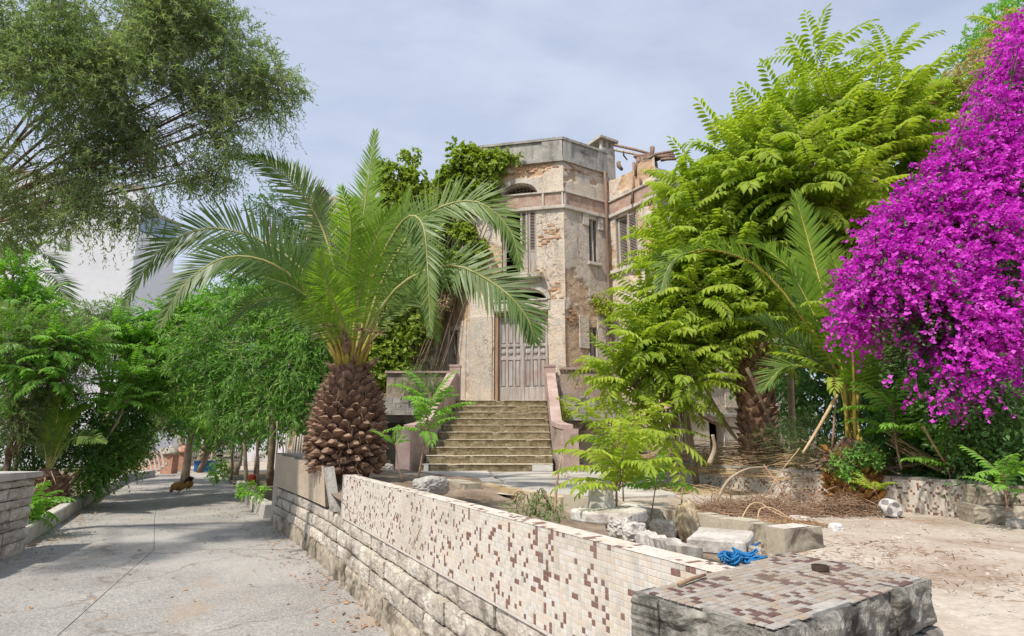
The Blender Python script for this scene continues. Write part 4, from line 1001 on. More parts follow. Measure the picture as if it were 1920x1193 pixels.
# ------------------------------------------------------------------ staircase and terraces
st = thing('stone_staircase', 'mossy stone staircase rising to the villa door between pink balustrades', 'staircase', (-0.5, 12.8, CY))
NS = 10; SY0, SY1 = 12.78, 16.2; SZ0 = 0.86; rise = (DOORZ - 0.02 - SZ0) / NS; run = (SY1 - SY0) / NS
SL = lambda y: -1.98 + (y - SY0) / (SY1 - SY0) * 0.50
SR = lambda y: 0.90 + (y - SY0) / (SY1 - SY0) * 0.06
for k in range(NS):
    y0 = SY0 + k * run; z0 = SZ0 + k * rise; z1 = z0 + rise
    nx, nzv = 70, 6; X = np.linspace(SL(y0), SR(y0), nx + 1)
    vs = []; prof = [(0.0, 0.0), (0.0, 0.3), (-0.005, 0.55), (-0.015, 0.75), (-0.02, 0.90), (-0.032, 0.92), (-0.025, 1.0), (0.12, 1.0), (run + 0.06, 0.985)]
    pp = np.array([[x, y0 + a, z0 + b * rise] for (a, b) in prof for x in X]).reshape(len(prof), nx + 1, 3)
    nz_ = fbm(pp * 7.0, 4, 60 + k, 0.6) - 0.5
    amp = np.array([0.05, 0.075, 0.075, 0.04, 0.012, 0.02, 0.02, 0.012, 0.012])[:, None]
    pp[..., 1] += nz_ * amp; pp[-3:, :, 2] += (nz_ * amp * 0.7)[-3:]
    chip = np.clip((fbm(np.stack([X * 3.1, X * 0 + k * 5.0, X * 0], -1), 4, 90 + k, .6) - .60) / .08, 0, 1); pp[4:7, :, 1] += chip * .035; pp[5:8, :, 2] -= chip * .03
    idx = np.arange(len(prof) * (nx + 1)).reshape(len(prof), nx + 1)
    f = np.stack([idx[:-1, :-1], idx[:-1, 1:], idx[1:, 1:], idx[1:, :-1]], -1)
    mi = np.repeat(np.array([0, 0, 0, 0, 0, 1, 1, 1]), nx)
    me = mesh_np('step', pp.reshape(-1, 3), f.reshape(-1, 4), True, None, mi); me.materials.append(M['moss']); me.materials.append(M['tread'])
    link('step', me, None, st)
mb = MB(); mb.hexa([V(-1.9, 13.2, 0.5), V(0.9, 13.2, 0.5), V(0.95, 17.2, 0.5), V(-1.45, 17.2, 0.5)], [V(-1.9, 13.2, 0.8), V(0.9, 13.2, 0.8), V(0.95, 16.3, DOORZ - 0.25), V(-1.45, 16.3, DOORZ - 0.25)])
mb.build('stair_core', M['mortar'], st)
mb = MB(); mb.hexa([V(-1.6, 16.15, 2.2), V(1.2, 16.15, 2.2), V(1.7, 16.6, 2.2), V(-1.6, 17.2, 2.2)], [V(-1.6, 16.15, DOORZ - 0.035), V(1.2, 16.15, DOORZ - 0.035), V(1.7, 16.6, DOORZ - 0.035), V(-1.6, 17.2, DOORZ - 0.035)]); mb.build('landing', M['tread'], st)
mb = MB(); mb.box((0.66, SY0 - 0.045, SZ0 + 0.09), (0.44, 0.03, 0.13)); mb.build('white_patch', M['white_chunk'], st)
mb = MB(); mb.box((-1.86, SY0 - 0.05, SZ0 + 0.1), (0.1, 0.05, 0.17)); mb.build('white_patch', M['white_chunk'], st)
# balustrades: sloping slabs that sweep down, pink coping on rough render
def balustrade(side):
    xs = (lambda y: SL(y) - 0.0) if side < 0 else (lambda y: SR(y) + 0.0)
    mb = MB(); mc = MB(); N = 22; w = 0.2
    ys = np.linspace(12.95, 16.15, N + 1)
    def ztop(y):
        s = (y - 13.35) / (15.75 - 13.35)
        zl = 1.98 + s * (3.36 - 1.98)
        if y < 13.35: zl = 1.98 - 0.10 * ((13.35 - y) / 0.4) ** 1.0
        return min(zl, 3.36)
    def xo(y): return xs(y) + side * (0.02 + 0.22 * max(0, (13.4 - y) / 0.45) ** 2)
    for a, b in zip(ys[:-1], ys[1:]):
        for (bb, zlo, zhi, g0, g1) in ((mb, 0, -0.10, 0.0, w), (mc, -0.10, 0.0, -0.025, w + 0.025)):
            def q(y, g, z): return V(xo(y) + side * g, y, z)
            lo = (lambda y: max(0.6, SZ0 + (y - SY0) / run * rise - 0.45)) if bb is mb else (lambda y: ztop(y) - 0.10)
            A = [q(a, g0, lo(a)), q(b, g0, lo(b)), q(b, g1, lo(b)), q(a, g1, lo(a))]
            B = [q(a, g0, ztop(a) + zhi), q(b, g0, ztop(b) + zhi), q(b, g1, ztop(b) + zhi), q(a, g1, ztop(a) + zhi)]
            if side > 0: A, B = A[::-1], B[::-1]
            A, B = A[::-1], B[::-1]
            bb.hexa(A, B)
    o = mb.build('balustrade', M['pebble'], st); mc.build('coping', M['pink'], o)
    x = xo(16.1) + side * 0.1
    mb = MB(); mb.box((x, 16.18, 3.06), (0.3, 0.3, 1.0)); mb.box((x, 16.18, 3.59), (0.33, 0.33, 0.06)); mb.build('top_post', M['pink'], st)
    x = xo(12.95) + side * 0.1
    mb = MB(); mb.box((x + side * 0.05, 12.78, 1.30), (0.3, 0.42, 0.98), None, 0, 0.006); mb.build('newel', M['pink'], st)
balustrade(-1); balustrade(1)
# left terrace: rail, planter box, dark panel painting the doorway shade below
tl = thing('terrace', 'small terrace left of the stairs with grey planter box and thin pink rail', 'terrace', (-2.6, 16.6, 0.5))
mb = MB(); mb.hexa([V(-3.9, 16.2, 0.5), V(-1.9, 16.2, 0.5), V(-1.6, 18.5, 0.5), V(-4.5, 18.5, 0.5)], [V(-3.9, 16.2, 2.3), V(-1.9, 16.2, 2.3), V(-1.6, 18.5, 2.3), V(-4.5, 18.5, 2.3)]); mb.build('terrace_core', M['grey_block'], tl)
mb = MB(); mb.box((-2.7, 16.32, 3.0), (1.75, 0.12, 0.8)); mb.build('parapet_wall', M['pebble'], tl)
mb = MB(); mb.box((-2.7, 16.30, 3.43), (1.85, 0.2, 0.06)); mb.build('rail', M['pink'], tl)
for k in range(3):
    for i in range(4):
        mb = MB(); mb.box((-3.55 + i * 0.52 + (0.1 if k % 2 else 0), 15.93 + 0.03 * k, 2.28 + 0.16 * k), (0.51, 0.4, 0.152), None, 0, 0.006); mb.build('block', M['grey_block'], tl)
mb = MB(); mb.box((-3.2, 16.05, 1.5), (0.5, 0.1, 1.0)); mb.build('opening_shade', M['room_shade'], tl)  # solid near-black panel, paints the shade of an opening
tr = thing('terrace', 'terrace right of the stairs with weathered stone planter and diagonal relief wall', 'terrace', (2.0, 15.6, 0.5))
mb = MB(); mb.hexa([V(1.22, 15.4, 0.5), V(3.4, 15.7, 0.5), V(3.6, 17.0, 0.5), V(1.3, 16.3, 0.5)], [V(1.22, 15.4, 2.45), V(3.4, 15.7, 2.45), V(3.6, 17.0, 2.45), V(1.3, 16.3, 2.45)]); mb.build('terrace_core', M['plaster_grey'], tr)
mb = MB(); mb.box((2.2, 15.9, 2.97), (1.7, 0.12, 0.95)); mb.build('parapet_wall', M['pebble'], tr)
mb = MB(); mb.box((2.2, 15.88, 3.48), (1.75, 0.2, 0.06)); mb.build('rail', M['pink'], tr)
for k in range(3):
    for i in range(3):
        mb = MB(); mb.box((1.5 + i * 0.62 + (0.12 if k % 2 else 0), 15.12 + 0.03 * k + 0.02 * i, 2.12 + 0.2 * k), (0.61, 0.5, 0.185), None, 0, 0.006); mb.build('block', M['grey_block'], tr)
mb = MB(); mb.box((1.32, 14.75, 1.9), (0.34, 0.3, 0.07)); mb.box((1.32, 14.78, 1.55), (0.28, 0.24, 0.62)); mb.box((1.32, 14.75, 2.25), (0.34, 0.3, 0.06)); mb.build('stepped_pier', M['grey_block'], tr)
# diagonal relief: four triangular stones round a lozenge
for tri in ([(1.5, 2.0), (1.9, 2.0), (1.5, 1.55)], [(2.0, 2.0), (2.45, 2.0), (2.45, 1.5)], [(1.5, 1.4), (1.5, 0.95), (1.9, 0.95)], [(1.62, 1.48), (1.98, 1.93), (2.36, 1.45), (2.0, 1.02)]):
    mb = MB(); pts = [(x, 15.36 + (x - 1.22) * 0.137, z) for x, z in tri]; n = len(pts)
    vs = [(x, y - 0.03, z) for x, y, z in pts] + [(x, y + 0.1, z) for x, y, z in pts]
    mb.add(vs, [list(range(n)), list(range(n, 2 * n))[::-1]] + [(i, n + i, n + (i + 1) % n, (i + 1) % n) for i in range(n)]); mb.build('relief_stone', M['concrete'], tr)
# ------------------------------------------------------------------ plants
M['palm'] = leafmat('palm_leaflet', (0.075, 0.14, 0.04), (0.135, 0.215, 0.055), (0.23, 0.32, 0.08), 0.36, (1.3, 1.5, 0.5), 0.4, 0.8)
M['palm_young'] = leafmat('palm_leaflet_young', (0.12, 0.22, 0.035), (0.21, 0.34, 0.05), (0.32, 0.45, 0.07), 0.45, (1.3, 1.5, 0.5), 0.4, 0.8)
M['rachis'] = surf('palm_rachis', (0.20, 0.22, 0.06), (0.33, 0.33, 0.11), (0.44, 0.42, 0.22), 3, 0.5, 20, 0.15, 0.2, 0.005)
M['petiole'] = surf('palm_petiole', (0.32, 0.25, 0.05), (0.44, 0.36, 0.07), (0.38, 0.37, 0.12), 5, 0.55, 20, 0.2, 0.2, 0.005)
M['boot'] = surf('palm_boot', (0.11, 0.06, 0.04), (0.195, 0.115, 0.078), (0.31, 0.21, 0.15), 9, 0.9, 60, 0.4, 0.8, 0.012, rnd=0.28)
M['boot_cut'] = surf('palm_boot_cut', (0.17, 0.105, 0.068), (0.27, 0.18, 0.12), (0.38, 0.28, 0.195), 14, 0.92, 80, 0.35, 0.8, 0.008, rnd=0.2)
M['boot_orange'] = surf('palm_boot_orange', (0.16, 0.08, 0.035), (0.36, 0.17, 0.04), (0.26, 0.16, 0.09), 16, 0.8, 40, 0.5, 0.4, 0.008, rnd=0.25)
M['ailanthus'] = leafmat('ailanthus_leaf', (0.19, 0.31, 0.045), (0.36, 0.48, 0.06), (0.56, 0.61, 0.11), 0.5, (1.3, 1.3, 0.55), 0.55, 0.6)
M['ailanthus_green'] = leafmat('ailanthus_leaf_green', (0.11, 0.254, 0.048), (0.186, 0.389, 0.059), (0.304, 0.557, 0.085), 0.42, (1.3, 1.4, 0.5), 0.45, 0.6)
M['olive'] = leafmat('olive_leaf', (0.16, 0.23, 0.11), (0.28, 0.36, 0.175), (0.50, 0.55, 0.33), 0.45, (1.2, 1.35, 0.6), 0.5, 0.9)
M['cane'] = leafmat('cane_leaf', (0.067, 0.174, 0.043), (0.155, 0.319, 0.067), (0.367, 0.58, 0.116), 0.36, (1.25, 1.5, 0.5), 0.6, 0.55)
M['shrub'] = leafmat('grey_shrub_leaf', (0.12, 0.20, 0.08), (0.20, 0.30, 0.12), (0.36, 0.44, 0.20), 0.4, (1.2, 1.4, 0.6), 0.6, 0.6)
M['dark_leaf'] = leafmat('dark_leaf', (0.042, 0.119, 0.036), (0.092, 0.223, 0.058), (0.209, 0.391, 0.092), 0.3, (1.2, 1.4, 0.5), 0.4, 0.8)
M['ivy'] = leafmat('ivy_leaf', (0.15, 0.23, 0.04), (0.30, 0.40, 0.06), (0.46, 0.52, 0.11), 0.4, (1.2, 1.3, 0.5), 0.42, 1.1)
M['bract'] = leafmat('bougainvillea_bract', (0.40, 0.008, 0.37), (0.66, 0.03, 0.61), (0.82, 0.22, 0.78), 0.42, (1.15, 0.8, 1.1), 0.6, 3.0)
M['bougain_leaf'] = leafmat('bougainvillea_leaf', (0.036, 0.091, 0.029), (0.091, 0.191, 0.051), (0.218, 0.346, 0.091), 0.3, (1.2, 1.4, 0.5), 0.45, 1.0)
M['cream_flower'] = leafmat('cream_blossom', (0.42, 0.30, 0.12), (0.55, 0.43, 0.21), (0.60, 0.52, 0.32), 0.3, (1, 1, 0.8), 0.7)

T_LANCE = (np.array([(0, 0, 0), (0.5, 0.42, 0.05), (0, 1, -0.12), (-0.5, 0.42, 0.05)]), np.array([(0, 1, 2, 3)]))
T_FOLD = (np.array([(0, 0, 0), (0.5, 0.38, 0.10), (0, 0.45, -0.02), (-0.5, 0.38, 0.10), (0.36, 0.75, 0.02), (0, 1, -0.16), (-0.36, 0.75, 0.02)]),
          np.array([(0, 1, 2), (0, 2, 3), (2, 1, 4), (2, 4, 5), (2, 5, 6), (2, 6, 3)]))
T_IVY = (np.array([(0, 0, 0), (0.55, 0.12, 0.04), (0.34, 0.55, 0.06), (0, 1, -0.1), (-0.34, 0.55, 0.06), (-0.55, 0.12, 0.04)]), np.array([(0, 1, 2, 3), (0, 3, 4, 5)]))
T_BRACT = (np.array([(0, 0, 0), (0.48, 0.45, 0.16), (0, 1, 0.05), (-0.48, 0.45, 0.16)]), np.array([(0, 1, 2), (0, 2, 3)]))

def nrm(a): return a / np.maximum(np.linalg.norm(a, axis=-1, keepdims=True), 1e-9)
def scatter(name, pos, d, n, size, width, tmpl, mat, parent=None, rnd=None, kind=None, rng=RNG):
    """one mesh with a leaf at each position; d = leaf axis, n = rough normal; size length, width = ratio"""
    tv, tf = tmpl; N = len(pos)
    d = nrm(d); x = nrm(np.cross(d, n)); n = np.cross(x, d)
    size = np.broadcast_to(np.asarray(size, float), (N,))
    vs = pos[:, None, :] + size[:, None, None] * (tv[None, :, 0:1] * width * x[:, None] + tv[None, :, 1:2] * d[:, None] + tv[None, :, 2:3] * n[:, None])
    fs = tf[None] + (np.arange(N) * len(tv))[:, None, None]
    r = rng.random(N) if rnd is None else rnd
    me = mesh_np(name, vs.reshape(-1, 3), fs.reshape(-1, tf.shape[1]), False, {'rnd': np.repeat(r, len(tv))})
    return link(name, me, mat, parent, kind=kind)

def ellip(u, v, y, rpx, ry=None, rz=None):
    """ellipsoid round a point seen at (u, v), distance y; rpx = radius as it appears"""
    r = rpx * y / FPX
    return (P(u, v, y), (r, r * (ry or 0.9), r * (rz or 1.0)))
def twigs(ells, n, twig_len, per, leaf, rng, shell=(0.45, 1.03), out=0.8, jit=0.8, droop=0.3, gap=0.40, gapf=1.3, lat=0.85, leafj=0.25, flat=0.0, curve=0.3, zmin=None, face=0.5):
    w = np.array([e[1][0] * e[1][2] for e in ells]); w = w / w.sum()
    k = rng.choice(len(ells), n, p=w); C = np.array([e[0][:] for e in ells])[k]; R = np.array([e[1] for e in ells])[k]
    u = nrm(rng.normal(size=(n, 3))); r = rng.uniform(shell[0] ** 2, shell[1] ** 2, n) ** 0.5
    p = C + u * R * r[:, None]
    keep = vnoise(p * gapf, 77) > gap * rng.uniform(0.6, 1.15, n)
    if zmin is not None: keep &= p[:, 2] > zmin
    p, u = p[keep], u[keep]; m = len(p)
    td = nrm(u * out + rng.normal(size=(m, 3)) * jit * 0.5 + np.array([0, 0, -droop])); tl = twig_len * rng.uniform(0.5, 1.25, m)
    s = (np.arange(per) + 0.5) / per
    s = np.clip(s[None] + rng.uniform(-0.4, 0.4, (m, per)) / per, 0, 1)
    lp = p[:, None] + td[:, None] * (tl[:, None] * s)[..., None]; lp[..., 2] -= curve * tl[:, None] * s ** 2
    ld = td[:, None] * 0.55 + rng.normal(size=(m, per, 3)) * lat * 0.6; ld[..., 2] -= droop * 0.5
    up = np.array([0, 0, 1.0]) + rng.normal(size=(m, per, 3)) * (0.7 if not flat else 0.3) + u[:, None] * face
    sz = leaf * rng.uniform(1 - leafj * 2, 1 + leafj, (m, per))
    return lp.reshape(-1, 3), ld.reshape(-1, 3), up.reshape(-1, 3), sz.reshape(-1), (p, td, tl)
def twig_wood(name, tw, curve, r, mat, parent, every=1):
    p, td, tl = (a[::every] for a in tw); n = len(p); s = np.array([-0.35, 0.3, 0.95]); pts = p[:, None] + td[:, None] * (tl[:, None] * s)[..., None]; pts[..., 2] -= curve * tl[:, None] * np.clip(s, 0, 1) ** 2
    e1 = nrm(np.cross(td, np.array([0.3, 0.2, 0.9]))); e2 = np.cross(td, e1); vs = []
    for k in range(3):
        a = 2.0944 * k; vs.append(pts + (e1 * math.cos(a) + e2 * math.sin(a))[:, None] * (r * np.array([1.2, 0.8, 0.35]))[None, :, None])
    vs = np.stack(vs, 2).reshape(-1, 3); f = np.array([(i * 3 + k, i * 3 + (k + 1) % 3, (i + 1) * 3 + (k + 1) % 3, (i + 1) * 3 + k) for i in range(2) for k in range(3)])
    me = mesh_np(name, vs, (f[None] + (np.arange(n) * 9)[:, None, None]).reshape(-1, 4), True); return link(name, me, M[mat], parent, kind='stuff')
def crv(p, q, bend, n=7, wob=0.0, rs=random):
    """curved path p->q rising first"""
    out = []
    for i in range(n):
        t = i / (n - 1); a = p.lerp(q, t) + V(0, 0, bend * 4 * t * (1 - t))
        if wob and 0 < i < n - 1: a += V(rs.uniform(-wob, wob), rs.uniform(-wob, wob), rs.uniform(-wob, wob))
        out.append(a)
    return out
def limb(mb, pts, r0, r1, sides=6):
    n = len(pts); mb.tube(pts, [r0 + (r1 - r0) * i / (n - 1) for i in range(n)], sides)
def skeleton(mb, base, fork, ells, r0, rng_, sub=5, twr=0.01, shells=0.9):
    """trunk to fork, limbs to each ellipsoid, small branches inside"""
    for (c, R) in ells:
        pts = crv(fork, c, 0.15, 6, 0.08 * R[0] + 0.03, rng_); limb(mb, pts, r0 * 0.55, r0 * 0.2, 6)
        for k in range(sub):
            a = rng_.uniform(0, 6.28); b = rng_.uniform(-0.6, 1); t = V(math.cos(a) * R[0] * math.sqrt(max(0, 1 - b * b)), math.sin(a) * R[1] * math.sqrt(max(0, 1 - b * b)), b * R[2]) * shells
            limb(mb, crv(pts[rng_.choice((3, 4, 5))], c + t, 0.05, 5, 0.04 * R[0], rng_), r0 * 0.17, twr * 0.5, 4)

def catmull(pts, n):
    pts = [Vector(p) for p in pts]; q = [pts[0] * 2 - pts[1]] + pts + [pts[-1] * 2 - pts[-2]]; out = []; m = len(pts) - 1
    for i in range(n):
        x = i / (n - 1) * m; k = min(int(x), m - 1); t = x - k; a, b, c, d = q[k], q[k + 1], q[k + 2], q[k + 3]
        out.append(0.5 * ((2 * b) + (c - a) * t + (2 * a - 5 * b + 4 * c - d) * t * t + (3 * b - a - 3 * c + d) * t ** 3))
    return out

def frond(ctrl, parent, ll=0.45, pairs_=75, up=V(0, 0, 1), pet=0.16, mat='palm', rad=0.022, seed=0, vee=0.25, droop=0.22, width=0.03, name='frond', rach='rachis', bright=0.0):
    rs = random.Random(seed); n = 40; path = catmull(ctrl, n); mb = MB(); pairs = int(pairs_ * 1.12); ll = ll * 1.2
    mb.tube(path[::2] + [path[-1]], [rad * (1 - 0.88 * i / 20) for i in range(21)], 5, 1); nv0 = len(mb.v); rnd = [0.5] * nv0
    tb = rs.uniform(-0.12, 0.12) + bright
    for k in range(pairs):
        s = pet + (1 - pet) * (k + 0.5) / pairs; x = s * (n - 1); i = min(int(x), n - 2); p = path[i].lerp(path[i + 1], x - i)
        t = (path[min(i + 2, n - 1)] - path[max(i - 1, 0)]).normalized(); side = t.cross(up)
        if side.length < 0.05: side = t.cross(V(0.3, 1, 0))
        side.normalize(); no = side.cross(t); no = no if no.z >= -0.2 else no
        f = (s - pet) / (1 - pet); prof = (0.45 + 0.75 * math.sin(math.pi * min(1, f * 0.9 + 0.12))) * (1 - 0.45 * f ** 3)
        an = math.radians(68 - 42 * f)
        for sg in (-1, 1):
            L_ = ll * prof * rs.uniform(0.86, 1.1); a2 = an + rs.uniform(-0.09, 0.09); ve = vee + rs.uniform(-0.16, 0.16)
            dv = (side * (sg * math.sin(a2)) + t * math.cos(a2) + no * ve).normalized()
            wv = dv.cross(no).normalized() * (width * 0.5 * (0.6 + 0.5 * prof)); dr = droop * rs.uniform(0.5, 1.4)
            m1 = p + dv * (L_ * 0.45) - V(0, 0, dr * L_ * 0.14); tip = p + dv * L_ - V(0, 0, dr * L_ * 0.62)
            b = len(mb.v); mb.v += [tuple(p - wv * 0.5), tuple(p + wv * 0.5), tuple(m1 + wv), tuple(m1 - wv), tuple(tip)]
            mb.f += [[b, b + 1, b + 2, b + 3], [b + 3, b + 2, b + 4]]; mb.m += [0, 0]; mb.sm += [False, False]
            rnd += [min(1, max(0, rs.uniform(0.15, 0.75) + tb))] * 5
    me = mb.mesh(name); a = me.attributes.new('rnd', 'FLOAT', 'POINT'); a.data.foreach_set('value', np.array(rnd, dtype=np.float32))
    me.materials.append(M[mat]); me.materials.append(M[rach])
    return link(name, me, None, parent)

def boot_mesh(seed, cut=True):
    """stub of a cut palm leaf: broad clasping base, keeled, chopped end. y = outwards, z = up"""
    rs = random.Random(seed); j = lambda s=0.06: rs.uniform(-s, s)
    rings = []
    for y, w, h in ((-0.25, 0.60, 0.36), (0.2, 0.56 + j(), 0.34), (0.5, 0.42 + j(.1), 0.30), (0.72 + j(.1), 0.33 + j(.1), 0.26)):
        z = 0.10 * y * y
        rings.append([(-w, y, z - h * 0.15), (-w * 0.5, y + j(.04), z - h * 0.75), (w * 0.5, y + j(.04), z - h * 0.75), (w, y, z - h * 0.15), (w * 0.45, y, z + h * 0.55 + j(.05)), (-w * 0.45, y, z + h * 0.55 + j(.05))])
    tipz = j(0.12); rings[-1] = [(x, y + (0.22 * (z_ < 0)) + j(.08), z_ + tipz * 0.3) for x, y, z_ in rings[-1]]
    vs = [p for r in rings for p in r]; fs = [(i * 6 + k, i * 6 + (k + 1) % 6, (i + 1) * 6 + (k + 1) % 6, (i + 1) * 6 + k) for i in range(3) for k in range(6)]
    mb = MB(); mb.add(vs, fs, 0); mb.f.append(list(range(18, 24))); mb.m.append(1); mb.sm.append(False)
    me = mb.mesh('leaf_base'); me.materials.append(M['boot']); me.materials.append(M['boot_cut']); return me
BOOTS = [boot_mesh(s) for s in range(7)]
def boots(root, base, profile, rows, per, size, elev, bots=BOOTS, seed=1, mats=None):
    """spiral of leaf bases on a trunk; profile(t)->(r,z), size(t), elev(t) upward tilt"""
    rs = random.Random(seed); gold = math.pi * (3 - 5 ** 0.5); N = rows * per
    for i in range(N):
        t = (i + 0.5) / N; a = i * gold; r, z = profile(t); s = size(t) * rs.uniform(0.82, 1.15); e = elev(t) + rs.uniform(-0.15, 0.15)
        rad = V(math.cos(a), math.sin(a), 0)
        if rad.dot(V(base.x, base.y, 0).normalized()) > 0.55: continue      # far side never seen from the garden front
        y = rad * math.cos(e) + V(0, 0, math.sin(e)); x = V(-rad.y, rad.x, 0); z3 = x.cross(y)
        if z3.dot(V(0, 0, 1)) < 0 and z3.dot(rad) > 0: x = -x; z3 = x.cross(y)
        p = base + rad * r + V(0, 0, z + rs.uniform(-0.02, 0.02))
        m = Matrix(((x.x * s, y.x * s, z3.x * s, p.x), (x.y * s, y.y * s, z3.y * s, p.y), (x.z * s, y.z * s, z3.z * s, p.z), (0, 0, 0, 1)))
        o = bpy.data.objects.new('leaf_base', rs.choice(bots)); COL.objects.link(o); place(o, m, root)

# ---- the big date palm
PB = P(648, 872, 8.45); PB.z = 1.12
palm = thing('date_palm', 'date palm with pineapple-shaped trunk of cut leaf bases behind the garden wall', 'palm tree', PB)
def prof_main(t):
    z = 0.03 + 1.58 * t
    r = 0.30 + 0.24 * math.sin(math.pi * min(1, (t * 0.86 + 0.2))) + 0.06 * (1 - t) - 0.13 * max(0, t - 0.62) / 0.38
    return r * 0.76, z
mb = MB(); mb.lathe(PB, [(0.30, -0.3)] + [(prof_main(i / 12)[0] - 0.02, prof_main(i / 12)[1]) for i in range(13)] + [(0.12, 1.8)], 18); mb.build('trunk', M['boot'], palm)
boots(palm, PB, prof_main, 17, 17, lambda t: (0.185 - 0.06 * t), lambda t: -0.22 + 1.42 * t ** 0.7, seed=4)
PT = PB + V(0, 0, 1.70)
mb = MB(); rs = random.Random(12)
for i in range(420):
    t = rs.random(); a = rs.uniform(math.pi * .95, math.pi * 2.1); r, z = prof_main(t); rad = V(math.cos(a), math.sin(a), 0); p = PB + rad * (r + .04) + V(0, 0, z); q = p + rad * rs.uniform(.04, .16) + V(rs.uniform(-.08, .08), rs.uniform(-.08, .08), rs.uniform(-.16, .06)); mb.tube([p, (p + q) / 2 + V(0, 0, .02), q], [.004, .003, .0015], 3, 0, False)
mb.build('fibre', M['boot_cut'], palm, kind='stuff')
def fr_px(pts, depth, parent, base=None, **k):
    ctrl = [P(u, v, y) for (u, v), y in zip(pts, depth)]
    if base is not None: ctrl = [base] + ctrl
    return frond(ctrl, parent, **k)
Y0 = PB.y
pf = [([(648, 655), (610, 560), (520, 468), (400, 428), (300, 470), (232, 575)], [0, -.1, -.25, -.4, -.5, -.55], 0.50, 92, 0.0),
      ([(645, 655), (600, 575), (520, 500), (430, 482), (350, 530), (300, 612)], [0, -.25, -.7, -1.0, -1.2, -1.3], 0.40, 84, -.05),
      ([(652, 655), (632, 520), (590, 400), (510, 312), (418, 290)], [0, .1, .2, .3, .35], 0.40, 88, 0.02),
      ([(660, 655), (668, 520), (685, 380), (704, 246)], [0, .15, .3, .45], 0.42, 84, 0.16),
      ([(665, 655), (720, 520), (800, 405), (890, 378), (955, 430), (975, 500)], [0, .0, -.05, -.15, -.2, -.2], 0.42, 88, 0.0),
      ([(668, 655), (740, 545), (840, 498), (930, 535), (985, 590), (1003, 640)], [0, -.3, -.7, -.9, -1.0, -1.0], 0.46, 88, -.02),
      ([(664, 655), (700, 520), (755, 415), (792, 420), (803, 520), (806, 625)], [0, -.25, -.6, -.9, -1.05, -1.1], 0.33, 80, 0.0),
      ([(655, 655), (640, 540), (610, 420), (560, 330), (470, 292)], [0, .5, 1.0, 1.5, 1.7], 0.40, 80, 0.05),
      ([(655, 655), (648, 540), (660, 430), (640, 350)], [0, -.35, -.8, -1.3], 0.38, 70, 0.22),
      ([(660, 655), (690, 540), (735, 450), (770, 350)], [0, .3, .6, .7], 0.36, 74, 0.2),
      ([(650, 655), (610, 540), (560, 450), (500, 385)], [0, .5, .9, 1.3], 0.38, 74, 0.08),
      ([(660, 655), (700, 560), (760, 480), (830, 420)], [0, .5, 1.0, 1.5], 0.36, 74, 0.1),
      ([(645, 660), (590, 600), (530, 560), (470, 570), (430, 610)], [0, .4, .9, 1.2, 1.4], 0.34, 64, 0.0),
      ([(648, 660), (600, 590), (560, 545), (500, 520)], [0, -.5, -1.0, -1.4], 0.34, 64, 0.02),
      ([(668, 660), (710, 600), (760, 560), (800, 585), (822, 640)], [0, .4, .8, 1.1, 1.2], 0.34, 64, 0.0),
      ([(660, 655), (675, 550), (705, 450), (748, 390)], [0, -.4, -.8, -1.0], 0.36, 72, 0.2),
      ([(660, 655), (680, 540), (700, 430), (690, 330)], [0, .5, .9, 1.2], 0.38, 74, 0.16),
      ([(655, 660), (640, 600), (615, 540), (600, 470)], [0, -.5, -.9, -1.1], 0.34, 60, 0.15)]
for i, (pts, dy, ll, pr, br) in enumerate(pf):
    b0 = PT + V(random.uniform(-.09, .09), random.uniform(-.08, .08), -0.14)
    ctrl = [b0] + [P(u, v, Y0 + d) for (u, v), d in zip(pts[1:], dy[1:])]
    frond(ctrl, palm, ll, pr, seed=i, bright=br, mat='palm' if br < 0.1 else 'palm_young', rad=0.03, up=V(0, -1, 0.28), pet=0.15, width=0.031 if i < 8 else 0.022, droop=0.16 if i < 8 else 0.25, vee=0.12 if i < 8 else 0.3)
# short yellow petiole stubs, dry fibre and flower sheaths at the crown
random.seed(8)
for i in range(16):
    a = -math.pi * (i + 0.5) / 16 + random.uniform(-.1, .1); rad = V(math.cos(a), math.sin(a), 0); ln = random.uniform(0.28, 0.7); lean = random.uniform(0.25, 0.75)
    p = PT + rad * 0.17 + V(0, 0, -0.22); mb = MB(); mb.tube([p, p + rad * (ln * 0.35 * lean) + V(0, 0, ln * 0.5), p + rad * (ln * lean) + V(0, 0, ln)], [0.042, 0.028, 0.012], 6); mb.build('petiole', M['petiole'], palm)
for i, (u, v, y) in enumerate(((600, 625, 8.2), (712, 625, 8.2), (648, 640, 7.95), (680, 618, 8.0), (628, 612, 8.1))):
    p = P(u, v, y); b = PT + V((p.x - PT.x) * 0.4, -0.14, -0.05); mb = MB(); mb.tube([b, (b + p) / 2 + V(0, 0, .05), p], [0.02, 0.015, 0.012], 5)
    for k in range(26):
        d = V(random.gauss(0, 1), random.gauss(0, 1), random.uniform(-0.9, 0.7)).normalized(); mb.tube([p, p + d * 0.07 + V(0, 0, .01), p + d * random.uniform(0.11, 0.2)], [0.004, 0.003, 0.002], 3)
    mb.build('dry_flower_stalk', M['twig'], palm)
for i in range(9):
    a = -math.pi * random.random(); rad = V(math.cos(a), math.sin(a), 0); p = PT + rad * 0.2 + V(0, 0, random.uniform(-.3, 0.1)); mb = MB(); q = p + rad * random.uniform(.15, .3) + V(0, 0, random.uniform(.1, .4))
    mb.tube([p, (p + q) / 2 + rad * 0.02, q], [0.03, 0.035, 0.004], 6); mb.build('sheath', M['boot'], palm)

